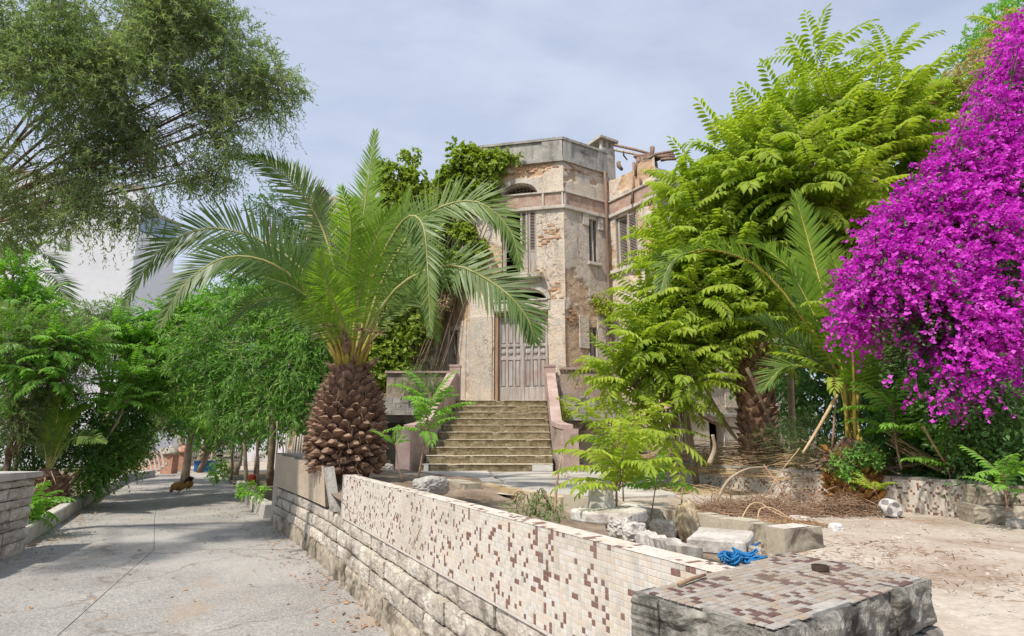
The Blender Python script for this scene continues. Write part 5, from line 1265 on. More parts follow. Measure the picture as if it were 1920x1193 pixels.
# ---- pinnate leaves (tree of heaven)
def pinnate_mesh(seed, pairs=11, curl=0.5, mat='ailanthus'):
    rs = random.Random(seed); n = 16; path = []; th = rs.uniform(0.05, 0.22); p = V(0, 0, 0); bend = rs.uniform(-0.05, 0.05)
    for i in range(n):
        path.append(p.copy()); a = th - curl * (i / (n - 1)) ** 1.2 * 1.3; p = p + V(bend * i / n * 0.3, math.cos(a), math.sin(a)) / (n - 1)
    mb = MB(); mb.tube(path[::3], [0.0085, 0.007, 0.006, 0.005, 0.004, 0.003][:len(path[::3])], 3, 1, False); rnd = [0.5] * len(mb.v)
    tv, tf = T_FOLD
    for k in range(pairs + 1):
        s = 0.16 + 0.84 * k / pairs; x = s * (n - 1); i = min(int(x), n - 2); p = path[i].lerp(path[i + 1], x - i); t = (path[i + 1] - path[i]).normalized()
        for sg in ((-1, 1) if k < pairs else (0,)):
            L_ = 0.20 * (0.75 + 0.4 * math.sin(math.pi * min(1, 0.25 + 0.7 * s))) * rs.uniform(0.85, 1.1) * (0.8 if k == 0 else 1)
            an = math.radians(78 - 30 * s) + rs.uniform(-.1, .1); side = V(1, 0, 0) * sg
            dv = (side * math.sin(an) + t * (math.cos(an) if sg else 1) + V(0, 0, -0.35 + rs.uniform(-.2, .15))).normalized()
            no = V(0, -t.z, t.y) + V(rs.uniform(-.2, .2), 0, 0); xx = dv.cross(no).normalized(); nn = xx.cross(dv)
            b = len(mb.v); w = 0.34
            mb.v += [tuple(p + (xx * (a[0] * w) + dv * a[1] + nn * a[2]) * L_) for a in tv]
            for f in tf: mb.f.append([b + q for q in f]); mb.m.append(0); mb.sm.append(False)
            rnd += [rs.uniform(0.1, 0.9)] * len(tv)
    me = mb.mesh('leaf'); a = me.attributes.new('rnd', 'FLOAT', 'POINT'); a.data.foreach_set('value', np.array(rnd, dtype=np.float32))
    me.materials.append(M[mat]); me.materials.append(M['twig']); return me
PIN = {m: [pinnate_mesh(s, 9 + s % 4, 0.25 + 0.14 * s, m) for s in range(6)] for m in ('ailanthus', 'ailanthus_green')}
def leaf_matrix(p, d, up, s):
    d = d.normalized(); x = d.cross(up); x = x.normalized() if x.length > 0.05 else V(1, 0, 0); z = x.cross(d)
    return Matrix(((x.x * s, d.x * s, z.x * s, p.x), (x.y * s, d.y * s, z.y * s, p.y), (x.z * s, d.z * s, z.z * s, p.z), (0, 0, 0, 1)))
def put_leaves(root, mats_list, protos, n_single):
    """mats_list: (matrix, proto index). nearest n_single as objects; the rest joined"""
    order = sorted(range(len(mats_list)), key=lambda i: mats_list[i][0].translation.y); 
    for i in order[:n_single]:
        m, k = mats_list[i]; o = bpy.data.objects.new('leaf', protos[k]); COL.objects.link(o); place(o, m, root)
    rest = order[n_single:]
    if rest:
        vs = []; fs3 = []; rn = []; base = 0
        cache = []
        for me in protos:
            tris = [p.vertices[:] for p in me.polygons if len(p.vertices) == 3]; v = np.array([q.co[:] for q in me.vertices]); r = np.zeros(len(v), np.float32); me.attributes['rnd'].data.foreach_get('value', r)
            cache.append((v, np.array(tris), r))
        for i in rest:
            m, k = mats_list[i]; v, t, r = cache[k]; mm = np.array(m); vs.append(v @ mm[:3, :3].T + mm[:3, 3]); fs3.append(t + base); rn.append(r); base += len(v)
        me = mesh_np('foliage', np.concatenate(vs), np.concatenate(fs3), False, {'rnd': np.concatenate(rn)}); link('foliage', me, protos[0].materials[0], root, kind='stuff')
def pinnate_tree(name, label, base, fork_path, ells, ntips, per, ln, n_single, seed, mat='ailanthus', r0=0.06, bark='pale_bark', cat='tree', group=None, upb=0.5, bias=0.55):
    rs = random.Random(seed); root = thing(name, label, cat, base, group); mb = MB()
    pts = [base] + fork_path; limb(mb, catmull(pts, 12), r0, r0 * 0.5, 8); fork = pts[-1]
    w = [e[1][0] * e[1][2] for e in ells]; ms = []
    hub = []
    tr_ = catmull(pts, 12)
    for (c, R) in ells:
        h = c + V(0, 0, -0.35 * R[2]); hub.append(h); st_ = tr_[rs.randrange(6, 12)]
        limb(mb, crv(st_, h, 0.1, 7, 0.05, rs), r0 * 0.5, r0 * 0.22, 6)
    for i in range(ntips):
        k = rs.choices(range(len(ells)), w)[0]; c, R = ells[k]
        th = rs.uniform(0, 6.283); cz_ = rs.uniform(-0.75, 1); sz = math.sqrt(1 - cz_ * cz_); rr_ = rs.uniform(bias, 1.0); o = V(R[0] * sz * math.cos(th), R[1] * sz * math.sin(th), R[2] * cz_)
        tip = c + o * rr_
        br = crv(hub[k], tip, 0.12, 6, 0.03, rs); limb(mb, br, r0 * 0.2, 0.008, 4)
        ax = (o.normalized() * 0.6 + V(0, 0, upb + 0.4) + V(rs.uniform(-.25, .25), rs.uniform(-.25, .25), 0)).normalized()
        a0 = rs.uniform(0, 6.28); e1 = ax.orthogonal().normalized(); e2 = ax.cross(e1)
        npl = max(3, per + rs.randint(-2, 2))
        for q in range(npl):
            f = q / npl; an = a0 + q * 2.4; el = math.radians(28 + 55 * (1 - f) + rs.uniform(-10, 10)); rad = e1 * math.cos(an) + e2 * math.sin(an)
            d = ax * math.cos(el) + rad * math.sin(el); p = tip - ax * (0.30 * ln * (1 - f))
            ms.append((leaf_matrix(p, d, ax + V(0, 0, 0.6), ln * rs.uniform(0.7, 1.1) * (0.75 + 0.25 * (1 - f))), min(5, int(rs.uniform(0, 3.2) + 2.6 * (1 - f)))))
    mb.build('trunk', M[bark], root)
    put_leaves(root, ms, PIN[mat], n_single)
    return root
# ---- trees of heaven right of the villa
g_y = 9.4
b1 = PZ(1480, 860, 1.0); b1 = V(3.9, 8.6, 0.85)
pinnate_tree('ailanthus_tree', 'tall bright green tree of heaven above the young palm, right of the villa', V(4.6, 9.6, 0.85),
    [V(4.75, 9.7, 2.6), V(4.9, 9.7, 4.2), V(5.0, 9.6, 5.3)],
    [ellip(1545, 130, 9.6, 62, 1.0, 1.1), ellip(1640, 125, 9.7, 55, 1, 1), ellip(1590, 240, 9.4, 125, 0.9, 0.9), ellip(1455, 235, 9.3, 82, 0.9, 0.9), ellip(1400, 330, 9.2, 95, .9, .9), ellip(1510, 350, 9.0, 130, .9, .9), ellip(1660, 330, 9.2, 120, .9, .9), ellip(1740, 250, 9.8, 90, .9, .9), ellip(1620, 430, 9.3, 110, .8, .8), ellip(1760, 340, 9.6, 90, .9, .9), ellip(1480, 470, 9.6, 100), ellip(1560, 540, 9.9, 110), ellip(1700, 430, 9.9, 120)],
    112, 9, 1.12, 290, 3)
pinnate_tree('ailanthus_tree', 'leaning bright green tree of heaven hiding the right wing of the villa', V(2.95, 9.4, 0.85),
    [V(2.85, 9.45, 2.0), V(2.75, 9.5, 3.1), V(3.0, 9.5, 4.2)],
    [ellip(1305, 365, 9.7, 62, .9, .9), ellip(1305, 445, 9.5, 85, .9, .9), ellip(1280, 500, 9.3, 50, .9, .9), ellip(1350, 480, 9.4, 90, .9, .9), ellip(1240, 575, 9.2, 48, .9, .9), ellip(1300, 560, 9.2, 85, .9, .9), ellip(1195, 655, 9.0, 55, .8, .8), ellip(1190, 715, 8.9, 52, .8, .8), ellip(1265, 640, 8.9, 62, .8, .8), ellip(1370, 590, 9.0, 70, .8, .8), ellip(1420, 520, 9.6, 90), ellip(1330, 660, 9.2, 60, .8, .8), ellip(1240, 760, 8.9, 45, .8, .7), ellip(1165, 690, 8.8, 42, .8, .8), ellip(1210, 780, 8.7, 40, .8, .7), ellip(1290, 700, 8.8, 45, .8, .7), ellip(1380, 640, 8.8, 45, .8, .7)],
    120, 8, 0.95, 290, 5)
pinnate_tree('ailanthus_tree', 'tree of heaven with cream seed clusters behind the top of the bougainvillea', V(7.2, 9.6, 0.85),
    [V(7.3, 9.7, 3.0), V(7.4, 9.7, 5.2)],
    [ellip(1770, 215, 9.6, 70, .8, .8), ellip(1830, 160, 9.7, 70, .8, .9), ellip(1880, 90, 9.8, 60, .8, .8), ellip(1700, 300, 9.6, 60, .8, .7)], 26, 7, 0.8, 120, 9)
# cream seed clusters of that tree
cr = [o for o in bpy.data.objects if o.name.startswith('ailanthus_tree') and 'cream' in o.get('label', '')][0]
rg = np.random.default_rng(5); lp, ld_, up_, sz_, _ = twigs([ellip(1845, 110, 9.2, 34), ellip(1800, 150, 9.2, 28), ellip(1870, 70, 9.2, 24), ellip(1745, 180, 9.2, 26), ellip(1780, 165, 9.2, 22), ellip(1895, 35, 9.3, 22)], 300, 0.14, 14, 0.05, rg, (0.2, 1), gap=0.2)
scatter('seed_clusters', lp, ld_, up_, sz_, 0.6, T_LANCE, M['cream_flower'], cr, rng=rg)
# tall dark tree far behind on the right edge
ft = thing('background_tree', 'feathery dark tree top behind the bougainvillea against the sky', 'tree', V(13, 16, 0.8)); mb = MB(); limb(mb, [V(13, 16, 0.8), V(13.2, 16, 6), V(13.3, 16, 11.5)], 0.2, 0.05); el_ = [ellip(1850, 60, 15, 48, 1, .7), ellip(1830, 95, 15, 40, 1, .7), ellip(1730, 165, 15, 30), ellip(1900, 30, 15, 50)]
for c, R in el_: limb(mb, crv(V(13.2, 16, 9), c, 0.1, 6), 0.05, 0.01)
mb.build('trunk', M['bark'], ft); lp, ld_, up_, sz_, _ = twigs(el_, 520, 0.4, 22, 0.10, rg, (0.2, 1), gap=0.3); scatter('crown', lp, ld_, up_, sz_, 0.36, T_LANCE, M['ailanthus_green'], ft, rng=rg)

# ---- bougainvillea
bg = thing('bougainvillea', 'huge magenta bougainvillea spilling over the right side of the courtyard', 'bougainvillea', V(5.6, 6.6, 0.85))
BE = [ellip(1957, 60, 6.4, 60), ellip(1962, 180, 6.3, 90), ellip(1962, 340, 6.2, 100), ellip(1937, 110, 6.3, 62), ellip(1902, 170, 6.2, 62), ellip(1922, 270, 6.1, 95), ellip(1852, 300, 6.0, 70), ellip(1792, 345, 5.9, 62), ellip(1882, 390, 5.9, 100), ellip(1752, 410, 5.8, 75), ellip(1692, 450, 5.8, 60), ellip(1812, 470, 5.7, 100), ellip(1672, 530, 5.7, 75), ellip(1632, 567, 5.7, 42), ellip(1732, 540, 5.6, 95), ellip(1712, 602, 5.6, 62), ellip(1727, 647, 5.6, 50), ellip(1802, 572, 5.6, 85), ellip(1797, 647, 5.6, 58), ellip(1937, 440, 5.9, 80), ellip(1872, 540, 5.7, 60)]
BG = [ellip(1895, 580, 5.5, 85), ellip(1880, 690, 5.45, 90), ellip(1820, 740, 5.5, 75), ellip(1910, 820, 5.5, 90), ellip(1850, 840, 5.6, 60), ellip(1800, 640, 6.1, 110), ellip(1780, 450, 6.3, 120), ellip(1880, 330, 6.5, 100)]
rs = random.Random(44)
for k in range(22):
    t = rs.random(); pu, pv = [(1895, 60), (1830, 160), (1800, 260), (1700, 350), (1640, 440), (1590, 520), (1560, 585), (1600, 640), (1660, 700), (1740, 710)][int(t * 9.99)]; BE.append(ellip(pu + 30 + rs.uniform(-30, 30), pv + rs.uniform(-30, 30), 5.7, rs.uniform(10, 20)))
mb = MB(); rs = random.Random(4); fk = V(5.6, 6.7, 2.4); limb(mb, [V(5.6, 6.6, 0.8), V(5.5, 6.7, 1.6), fk], 0.1, 0.07, 8)
skeleton(mb, None, fk, BE + BG, 0.025, rs, 3, 0.008); 
for u0, v0, u1, v1 in ((1790, 280, 1880, 110), (1800, 190, 1860, 120)): limb(mb, crv(P(u0, v0, 5.6), P(u1, v1, 5.8), 0.05, 5), 0.006, 0.003, 4)
mb.build('stem', M['bark'], bg)
rg = np.random.default_rng(21)
lp, ld_, up_, sz_, (tp, td, tl) = twigs(BE, 9800, 0.22, 13, 0.045, rg, (0.6, 1.1), out=0.9, droop=0.15, gap=0.37, gapf=2.2, face=1.6, lat=1.5, curve=0.35)
scatter('bracts', lp, ld_, up_, sz_, 0.85, T_BRACT, M['bract'], bg, rng=rg)
lp, ld_, up_, sz_, _ = twigs(BE, 2600, 0.2, 6, 0.055, rg, (0.35, 1.03), gap=0.0, lat=1.3); l2 = twigs(BG, 3600, 0.22, 9, 0.055, rg, (0.4, 1.04), gap=0.3, lat=1.3)
scatter('leaves', np.r_[lp, l2[0]], np.r_[ld_, l2[1]], np.r_[up_, l2[2]], np.r_[sz_, l2[3]], 0.55, T_LANCE, M['bougain_leaf'], bg, rng=rg)
lp, ld_, up_, sz_, _ = twigs([ellip(1860, 610, 5.35, 85), ellip(1800, 690, 5.35, 65), ellip(1890, 520, 5.4, 70), ellip(1890, 680, 5.35, 60), ellip(1725, 690, 5.4, 48), ellip(1780, 610, 5.4, 70)], 1500, 0.18, 11, 0.044, rg, (0.6, 1.08), gap=0.47, gapf=2.6, face=1.6, lat=1.5)
scatter('loose_bracts', lp, ld_, up_, sz_, 0.85, T_BRACT, M['bract'], bg, rng=rg)
# ---- shrubbery below it
sh = thing('shrub', 'dark glossy shrub in the shade under the bougainvillea', 'shrub', V(4.9, 6.4, 0.85)); el_ = [ellip(1760, 800, 6.6, 75), ellip(1850, 850, 6.2, 85), ellip(1700, 790, 6.8, 55), ellip(1900, 900, 5.9, 65), ellip(1800, 860, 6.4, 60), ellip(1690, 850, 7.0, 45)]
mb = MB(); skeleton(mb, None, V(4.9, 6.4, 1.0), el_, 0.04, random.Random(3), 3, .008); mb.build('stem', M['bark'], sh)
lp, ld_, up_, sz_, _ = twigs(el_, 1300, 0.28, 9, 0.075, rg, (0.3, 1.05), gap=0.3, lat=1.2); scatter('leaves', lp, ld_, up_, sz_, 0.5, T_LANCE, M['dark_leaf'], sh, rng=rg)

def sapling(name, label, base, h, per, ln, seed, mat='ailanthus_green', lean=(0, 0), r=0.012, group=None, tiers=2, cat='sapling', bark='twig'):
    rs = random.Random(seed); root = thing(name, label, cat, base, group); top = base + V(lean[0], lean[1], h); pts = [base, base.lerp(top, 0.5) + V(rs.uniform(-.03, .03), 0, 0), top]
    mb = MB(); limb(mb, catmull(pts, 8), r, r * 0.4, 6); mb.build('stem', M[bark], root); ms = []
    for t in range(tiers):
        f = t / max(1, tiers - 1) if tiers > 1 else 1; c = base.lerp(top, 0.62 + 0.38 * f); npl = per if f > 0.5 else per - 1
        for q in range(npl):
            an = q * 2.4 + t * 1.1 + seed; el = math.radians(rs.uniform(48, 88) if q < npl - 2 else rs.uniform(20, 45)); d = V(math.cos(an) * math.sin(el), math.sin(an) * math.sin(el), math.cos(el))
            ms.append((leaf_matrix(c - V(0, 0, rs.uniform(0, 0.08) * h), d, V(0, 0, 1), ln * rs.uniform(0.75, 1.1)), rs.randrange(1, 6)))
    put_leaves(root, ms, PIN[mat], 60); return root
def wz(u, v, z): return PZ(u, v, z)
sapling('sapling', 'young tree of heaven in the planter beside the T-shaped concrete', V(0.66, 3.72, 0.9), 0.66, 9, 0.44, 3, tiers=3, lean=(0.02, 0), mat='ailanthus', r=0.011)
sapling('sapling', 'small sapling with thin red stem right of the T-shaped concrete', V(0.88, 3.82, 0.88), 0.42, 6, 0.32, 8, tiers=1, lean=(0.05, 0), r=0.008)
sapling('sapling', 'bright sapling rooted at the courtyard edge behind the T-shaped concrete', V(1.22, 6.5, 0.86), 0.55, 9, 0.45, 12, tiers=3, mat='ailanthus', r=0.01)
sapling('sapling', 'slender sapling in the planter in front of the left stair newel', P(783, 905, 6.75), 0.95, 7, 0.50, 5, tiers=3, lean=(0.12, 0), r=0.012)
sapling('sapling', 'low sapling leaning beside the palm trunk at the planter edge', P(755, 905, 6.6), 0.42, 5, 0.30, 7, tiers=1, lean=(-0.1, 0), r=0.008)
sapling('sapling', 'low light green sapling by the football at the mosaic wall', P(1645, 955, 5.9), 0.18, 6, 0.26, 15, tiers=1, mat='ailanthus', r=0.007)
sapling('sapling', 'broad-leaved sapling drooping over the mosaic wall below the bougainvillea', P(1690, 880, 6.2), 0.62, 8, 0.62, 18, tiers=2, r=0.014)
sapling('sapling', 'yellow-green sapling standing among the young palm fronds', P(1560, 850, 6.9), 1.55, 7, 0.72, 23, tiers=2, mat='ailanthus', r=0.016, lean=(0.12, -0.2))
sapling('sapling', 'sapling at the right picture edge beside the stone block', P(1890, 960, 5.0), 0.3, 6, 0.34, 29, tiers=2, r=0.008)
sapling('sapling', 'lush sapling growing between left kerb and stone wall', V(-8.0, 9.75, 0.1), 0.30, 11, 0.72, 31, tiers=2, r=0.012)
for k, (u, v, h) in enumerate(((1790, 950, .7), (1830, 940, .8), (1760, 900, .8))):
    sapling('sapling', ('sapling with drooping leaves in the dark right of the mosaic wall', 'taller sapling crowded under the hanging magenta bracts', 'shaded sapling behind the right end of the mosaic wall')[k], P(u, v, 5.9 + .2 * k), h, 8, 0.5, 40 + k, tiers=2, r=0.01)

# ---- young palm with cut orange leaf bases, and old palm trunk behind
yb = P(1600, 885, 6.75); yb.z = 0.9
yp = thing('young_palm', 'young date palm with orange cut leaf bases behind the mosaic wall', 'palm tree', yb)
OB = []
for s in range(4):
    me = boot_mesh(s + 20); me.materials.clear(); me.materials.append(M['boot_orange']); me.materials.append(M['boot']); OB.append(me)
pr2 = lambda t: (0.27 - 0.05 * t, 0.02 + 0.5 * t)
mb = MB(); mb.lathe(yb, [(0.26, -0.2), (0.26, 0.2), (0.2, 0.55), (0.06, 0.7)], 14); mb.build('trunk', M['boot'], yp)
boots(yp, yb, pr2, 8, 14, lambda t: 0.115, lambda t: 0.5 + 0.5 * t, OB, 6)
yt = yb + V(0, 0, 0.5)
yf = [([(1570, 700), (1500, 590), (1420, 500), (1330, 468), (1262, 490), (1238, 545)], [0, .1, .15, .1, 0, -.1], .42, 88, 0.0, V(0, -.3, 1)),
      ([(1570, 680), (1545, 560), (1515, 450), (1490, 362)], [.1, .3, .5, .6], .40, 84, .12, V(0, -1, .2)),
      ([(1580, 690), (1530, 560), (1440, 470), (1380, 455)], [.4, .9, 1.3, 1.6], .40, 80, .1, V(0, -.3, 1)),
      ([(1610, 690), (1620, 560), (1640, 440)], [.2, .5, .7], .40, 76, .05, V(0, -1, .2)),
      ([(1580, 700), (1540, 620), (1500, 540), (1470, 500)], [-.1, -.1, 0, 0], .36, 70, .12, V(0, -.4, 1)),
      ([(1575, 720), (1510, 660), (1440, 610), (1390, 600)], [.2, .4, .6, .8], .36, 66, .06, V(0, -.4, 1)),
      ([(1600, 690), (1590, 570), (1560, 480)], [-.3, -.4, -.3], .36, 70, .15, V(0, -1, .3)),
      ([(1620, 700), (1660, 600), (1720, 520)], [.5, .9, 1.2], .38, 70, 0, V(0, -.5, 1)),
      ([(1580, 720), (1520, 690), (1470, 690), (1430, 730)], [.1, .1, .1, .1], .34, 60, 0, V(0, -.4, 1))]
for i, (pts, dy, ll, pr, br, up) in enumerate(yf):
    ctrl = [yt + V(random.uniform(-.1, .1), random.uniform(-.1, .05), 0)] + [P(u, v, 6.75 + d) for (u, v), d in zip(pts, dy)]
    frond(ctrl, yp, ll, pr, up=up, seed=60 + i, bright=br, mat='palm' if br < 0.1 else 'palm_young', pet=0.26, rach='petiole', rad=0.026)
ob = P(1425, 835, 8.7); ob.z = 0.85
op = thing('old_palm', 'old palm with slender brown scaly trunk at the villa corner', 'palm tree', ob)
tz = P(1425, 655, 8.7).z - ob.z
mb = MB(); mb.lathe(ob, [(0.24, -0.2), (0.25, 0.3), (0.22, tz * 0.7), (0.2, tz)], 14); mb.build('trunk', M['boot'], op)
boots(op, ob, lambda t: (0.24 - 0.03 * t, 0.05 + tz * t), 13, 15, lambda t: 0.12, lambda t: 0.75 + 0.3 * t, BOOTS, 16)
ot = ob + V(0, 0, tz)
for i, (pts, dy) in enumerate(([(1440, 600), (1460, 500), (1540, 440), (1640, 460)], [.0, .1, .1, .2]), ([(1470, 590), (1560, 480), (1680, 400), (1760, 420)], [.3, .6, .8, .9]), ([(1400, 600), (1350, 540), (1290, 540)], [.1, .4, .6]), ([(1430, 580), (1420, 490), (1360, 440)], [.5, .9, 1.1]), ([(1440, 570), (1500, 420), (1600, 350)], [.6, 1.0, 1.2])) if False else enumerate([([(1440, 600), (1460, 500), (1540, 440), (1640, 460)], [.0, .1, .1, .2]), ([(1470, 590), (1560, 480), (1680, 400), (1760, 420)], [.3, .6, .8, .9]), ([(1400, 600), (1350, 540), (1290, 540)], [.1, .4, .6]), ([(1430, 580), (1420, 490), (1360, 440)], [.5, .9, 1.1]), ([(1440, 570), (1500, 420), (1600, 350)], [.6, 1.0, 1.2])]):
    frond([ot] + [P(u, v, 8.7 + d) for (u, v), d in zip(pts, dy)], op, .42, 66, seed=80 + i, up=V(0, -.4, 1))

# ---- overhanging olive, upper left
ol = thing('olive_tree', 'large olive tree overhanging the driveway from the left', 'tree', V(-9.9, 8.9, 0.08))
OE = [ellip(60, 60, 7.6, 130, 1), ellip(210, 60, 7.8, 130, 1), ellip(340, 70, 8.0, 110, 1), ellip(430, 120, 8.2, 90, 1), ellip(500, 160, 8.2, 62, .9, .7), ellip(110, 190, 7.6, 130, 1), ellip(260, 200, 7.9, 120, 1), ellip(380, 230, 8.1, 95, .9, .9), ellip(60, 310, 7.6, 100, 1), ellip(180, 310, 7.7, 90, .9), ellip(330, 310, 8.0, 62, .9, .7), ellip(100, 380, 7.6, 70, .9, .8), ellip(470, 220, 8.2, 42, .8, .7), ellip(20, 420, 7.8, 40), ellip(400, 330, 8.1, 34, .8, .8), ellip(230, 390, 7.8, 40, .8, .6), ellip(330, 10, 7.9, 80)] + [(V(-8.4, 5.2, 6.3), (.9, .9, .6))]  # last clump is unseen crown, added to dapple the driveway
mb = MB(); rs = random.Random(14); fk = V(-9.6, 8.7, 4.6); limb(mb, catmull([V(-9.9, 8.9, 0.0), V(-10.1, 8.8, 1.4), V(-9.8, 8.6, 3.0), fk], 10), 0.2, 0.13, 10)
skeleton(mb, None, fk, OE, 0.055, rs, 9, 0.008); mb.build('trunk', M['bark'], ol)
rg = np.random.default_rng(31)
lp, ld_, up_, sz_, (tp, td, tl) = twigs(OE, 16500, 0.26, 15, 0.076, rg, (0.3, 1.1), out=0.8, droop=0.25, gap=0.46, gapf=1.7, lat=1.0, curve=0.15)
scatter('crown', lp, ld_, up_, sz_, 0.23, T_LANCE, M['olive'], ol, rng=rg)
twig_wood('twigs', (tp, td, tl), 0.35, 0.004, 'bark', ol, 2)
# hanging sprays at the rim
el_ = [ellip(545, 150, 8.2, 26, .8, .5), ellip(440, 260, 8.1, 40, .8, .7), ellip(300, 345, 8.0, 40, .8, .7), ellip(250, 400, 7.8, 34, .8, .7), ellip(170, 410, 7.7, 40, .8, .6), ellip(420, 300, 8.1, 30), ellip(500, 200, 8.2, 40), ellip(400, 80, 8.2, 50), ellip(420, 30, 8.2, 40)]
lp, ld_, up_, sz_, _ = twigs(el_, 620, 0.45, 18, 0.07, rg, (0.0, 1.15), out=0.6, droop=0.6, gap=0.2, lat=0.7, curve=0.4); scatter('hanging_sprays', lp, ld_, up_, sz_, 0.23, T_LANCE, M['olive'], ol, rng=rg)

# ---- left side planting
def bush(name, label, base, ells, n, tw, per, leaf, width, mat, seed, cat='shrub', stem='bark', r0=0.04, tmpl=T_LANCE, gap=0.34, droop=0.3, sub=3, stems=None, group=None, shell=(0.3, 1.05), lat=0.85, gapf=1.2, fork=0.35):
    rg = np.random.default_rng(seed); root = thing(name, label, cat, base, group); mb = MB(); rs = random.Random(seed); c = sum((e[0] for e in ells), V(0, 0, 0)) / len(ells)
    if stems is None:
        fk = base.lerp(c, fork); limb(mb, crv(base, fk, 0, 5, 0.04, rs), r0, r0 * 0.7, 7); skeleton(mb, None, fk, ells, r0, rs, sub, 0.008); mb.build('trunk', M[stem], root)
    else:
        skeleton(mb, None, c + V(0, 0, -0.3), ells, r0 * 0.7, rs, sub, 0.008); mb.build('branches', M[stem], root)
        for (a, b, r) in stems:
            m2 = MB(); limb(m2, crv(a, b, 0, 7, 0.03, rs), r, r * 0.6, 7); m2.build('stem', M[stem], root)
    lp, ld_, up_, sz_, twd = twigs(ells, n, tw, per, leaf, rg, shell, droop=droop, gap=gap, lat=lat, gapf=gapf)
    if n > 900: twig_wood('twigs', twd, 0.3, 0.004 + 0.012 * leaf, stem, root, 2)
    scatter('crown', lp, ld_, up_, sz_, width, tmpl, M[mat], root, rng=rg); return root
def gz(u, v): return PZ(u, v, 0.1)
# canes between driveway and villa
CE = [ellip(395, 650, 14.2, 70), ellip(455, 610, 14.0, 75), ellip(520, 590, 13.8, 70), ellip(580, 610, 13.4, 60), ellip(420, 720, 14.0, 65), ellip(490, 690, 13.6, 75), ellip(560, 690, 13.2, 70), ellip(520, 760, 13.2, 55), ellip(450, 770, 13.6, 45), ellip(590, 740, 13.0, 45), ellip(355, 700, 14.6, 55), ellip(610, 660, 13.6, 50), ellip(570, 780, 13, 36)]
stm = []
for (u, v, u2, v2, r) in ((433, 900, 440, 770, .05), (462, 912, 452, 760, .07), (478, 890, 492, 770, .06), (484, 918, 478, 770, .05), (500, 905, 510, 780, .035), (515, 912, 520, 790, .035), (530, 900, 532, 790, .03), (448, 880, 470, 760, .05), (545, 890, 548, 790, .03), (556, 895, 556, 780, .028), (566, 880, 564, 790, .028), (506, 890, 500, 790, .03)):
    a = PZ(u, v, 0.1); stm.append((a, P(u2, v2, a.y - 0.1), r))
bush('cane_thicket', 'dense thicket of leafy green canes between driveway and palm trunk', V(-6.3, 14.0, 0.1), CE, 5200, 0.34, 11, 0.17, 0.17, 'cane', 41, stem='pale_bark', r0=0.05, stems=stm, gap=0.33, droop=0.35, lat=0.75)
bush('laurel_tree', 'dark leafy tree rising behind the left fronds of the big palm', V(-7.6, 18.6, 0.1), [ellip(520, 480, 18.4, 55), ellip(480, 540, 18.4, 60), ellip(545, 430, 18.6, 42), ellip(505, 390, 18.6, 34), ellip(570, 520, 18.2, 60), ellip(590, 590, 18, 60), ellip(470, 600, 18.4, 50)], 1500, 0.45, 11, 0.17, 0.3, 'dark_leaf', 43, cat='tree', r0=0.12, gap=0.36)
bush('ailanthus_grove', 'mid green leafy tree standing at the end of the driveway', V(-12.2, 22, 0.05), [ellip(375, 640, 21, 60), ellip(400, 600, 21, 50), ellip(345, 690, 20.5, 55), ellip(330, 740, 20.5, 48), ellip(390, 760, 20, 40), ellip(440, 560, 21, 42)], 1500, 0.6, 12, 0.2, 0.32, 'ailanthus_green', 47, cat='tree', stem='pale_bark', r0=0.16, gap=0.36)
bush('background_tree', 'dark broad-leaved tree in front of the white wall at the drive end', V(-14.6, 27.5, 0), [ellip(400, 790, 27, 40), ellip(440, 770, 27, 45), ellip(360, 770, 27.5, 30), ellip(480, 790, 26, 40), ellip(420, 730, 27, 50), ellip(300, 800, 28, 16), ellip(540, 800, 25, 40)], 1300, 0.6, 11, 0.24, 0.34, 'dark_leaf', 49, cat='tree', r0=0.14, gap=0.40)
# grey-green tamarisk mass
bush('tamarisk', 'wispy grey-green tamarisk bush filling the left edge', V(-10.6, 12.2, 0.1), [ellip(30, 640, 12.2, 75), ellip(130, 660, 12.8, 70), ellip(60, 720, 12.4, 70), ellip(20, 790, 12, 40)], 2600, 0.36, 16, 0.062, 0.2, 'shrub', 51, stem='bark', r0=0.08, gap=0.32, droop=0.1)
bush('olive_shrub', 'grey-leaved round olive shrub below the white building', V(-12.6, 17.6, 0.1), [ellip(180, 610, 17, 42), ellip(230, 600, 17.4, 45), ellip(280, 600, 17.4, 40), ellip(200, 640, 17, 50), ellip(290, 660, 17, 50), ellip(300, 720, 16.6, 45), ellip(260, 780, 16.5, 40)], 2000, 0.45, 14, 0.10, 0.26, 'shrub', 53, cat='tree', r0=0.1, gap=0.34)
bush('dark_bush', 'dense small-leaved dark green bush overhanging the left kerb', V(-11.6, 14.9, 0.1), [ellip(225, 850, 14.2, 40), ellip(190, 870, 14, 34), ellip(250, 830, 14.6, 34), ellip(200, 825, 14.4, 30), ellip(175, 895, 13.6, 24)], 1100, 0.3, 10, 0.085, 0.5, 'cane', 57, gap=0.28)
bush('dark_bush', 'shadowy evergreen bush behind the small left palm', V(-11.5, 13.4, 0.1), [ellip(40, 830, 13, 50), ellip(130, 800, 13.4, 50), ellip(150, 850, 13.4, 36), ellip(330, 800, 17, 16), ellip(70, 770, 13.2, 50), ellip(230, 770, 14.5, 44)], 1300, 0.4, 10, 0.11, 0.4, 'dark_leaf', 59, gap=0.36)
pinnate_tree('ailanthus_tree', 'slim tree of heaven with leaning red-brown trunk over the left kerb', V(-11.2, 14.2, 0.1), [P(215, 760, 14.4), P(245, 640, 14.6)], [ellip(215, 640, 14.4, 50, .9, .7), ellip(295, 650, 14.6, 50, .9, .6), ellip(255, 610, 14.6, 34, .9, .6), ellip(335, 600, 15, 36)], 24, 7, 1.0, 110, 61, 'ailanthus_green', 0.06, 'pale_bark')
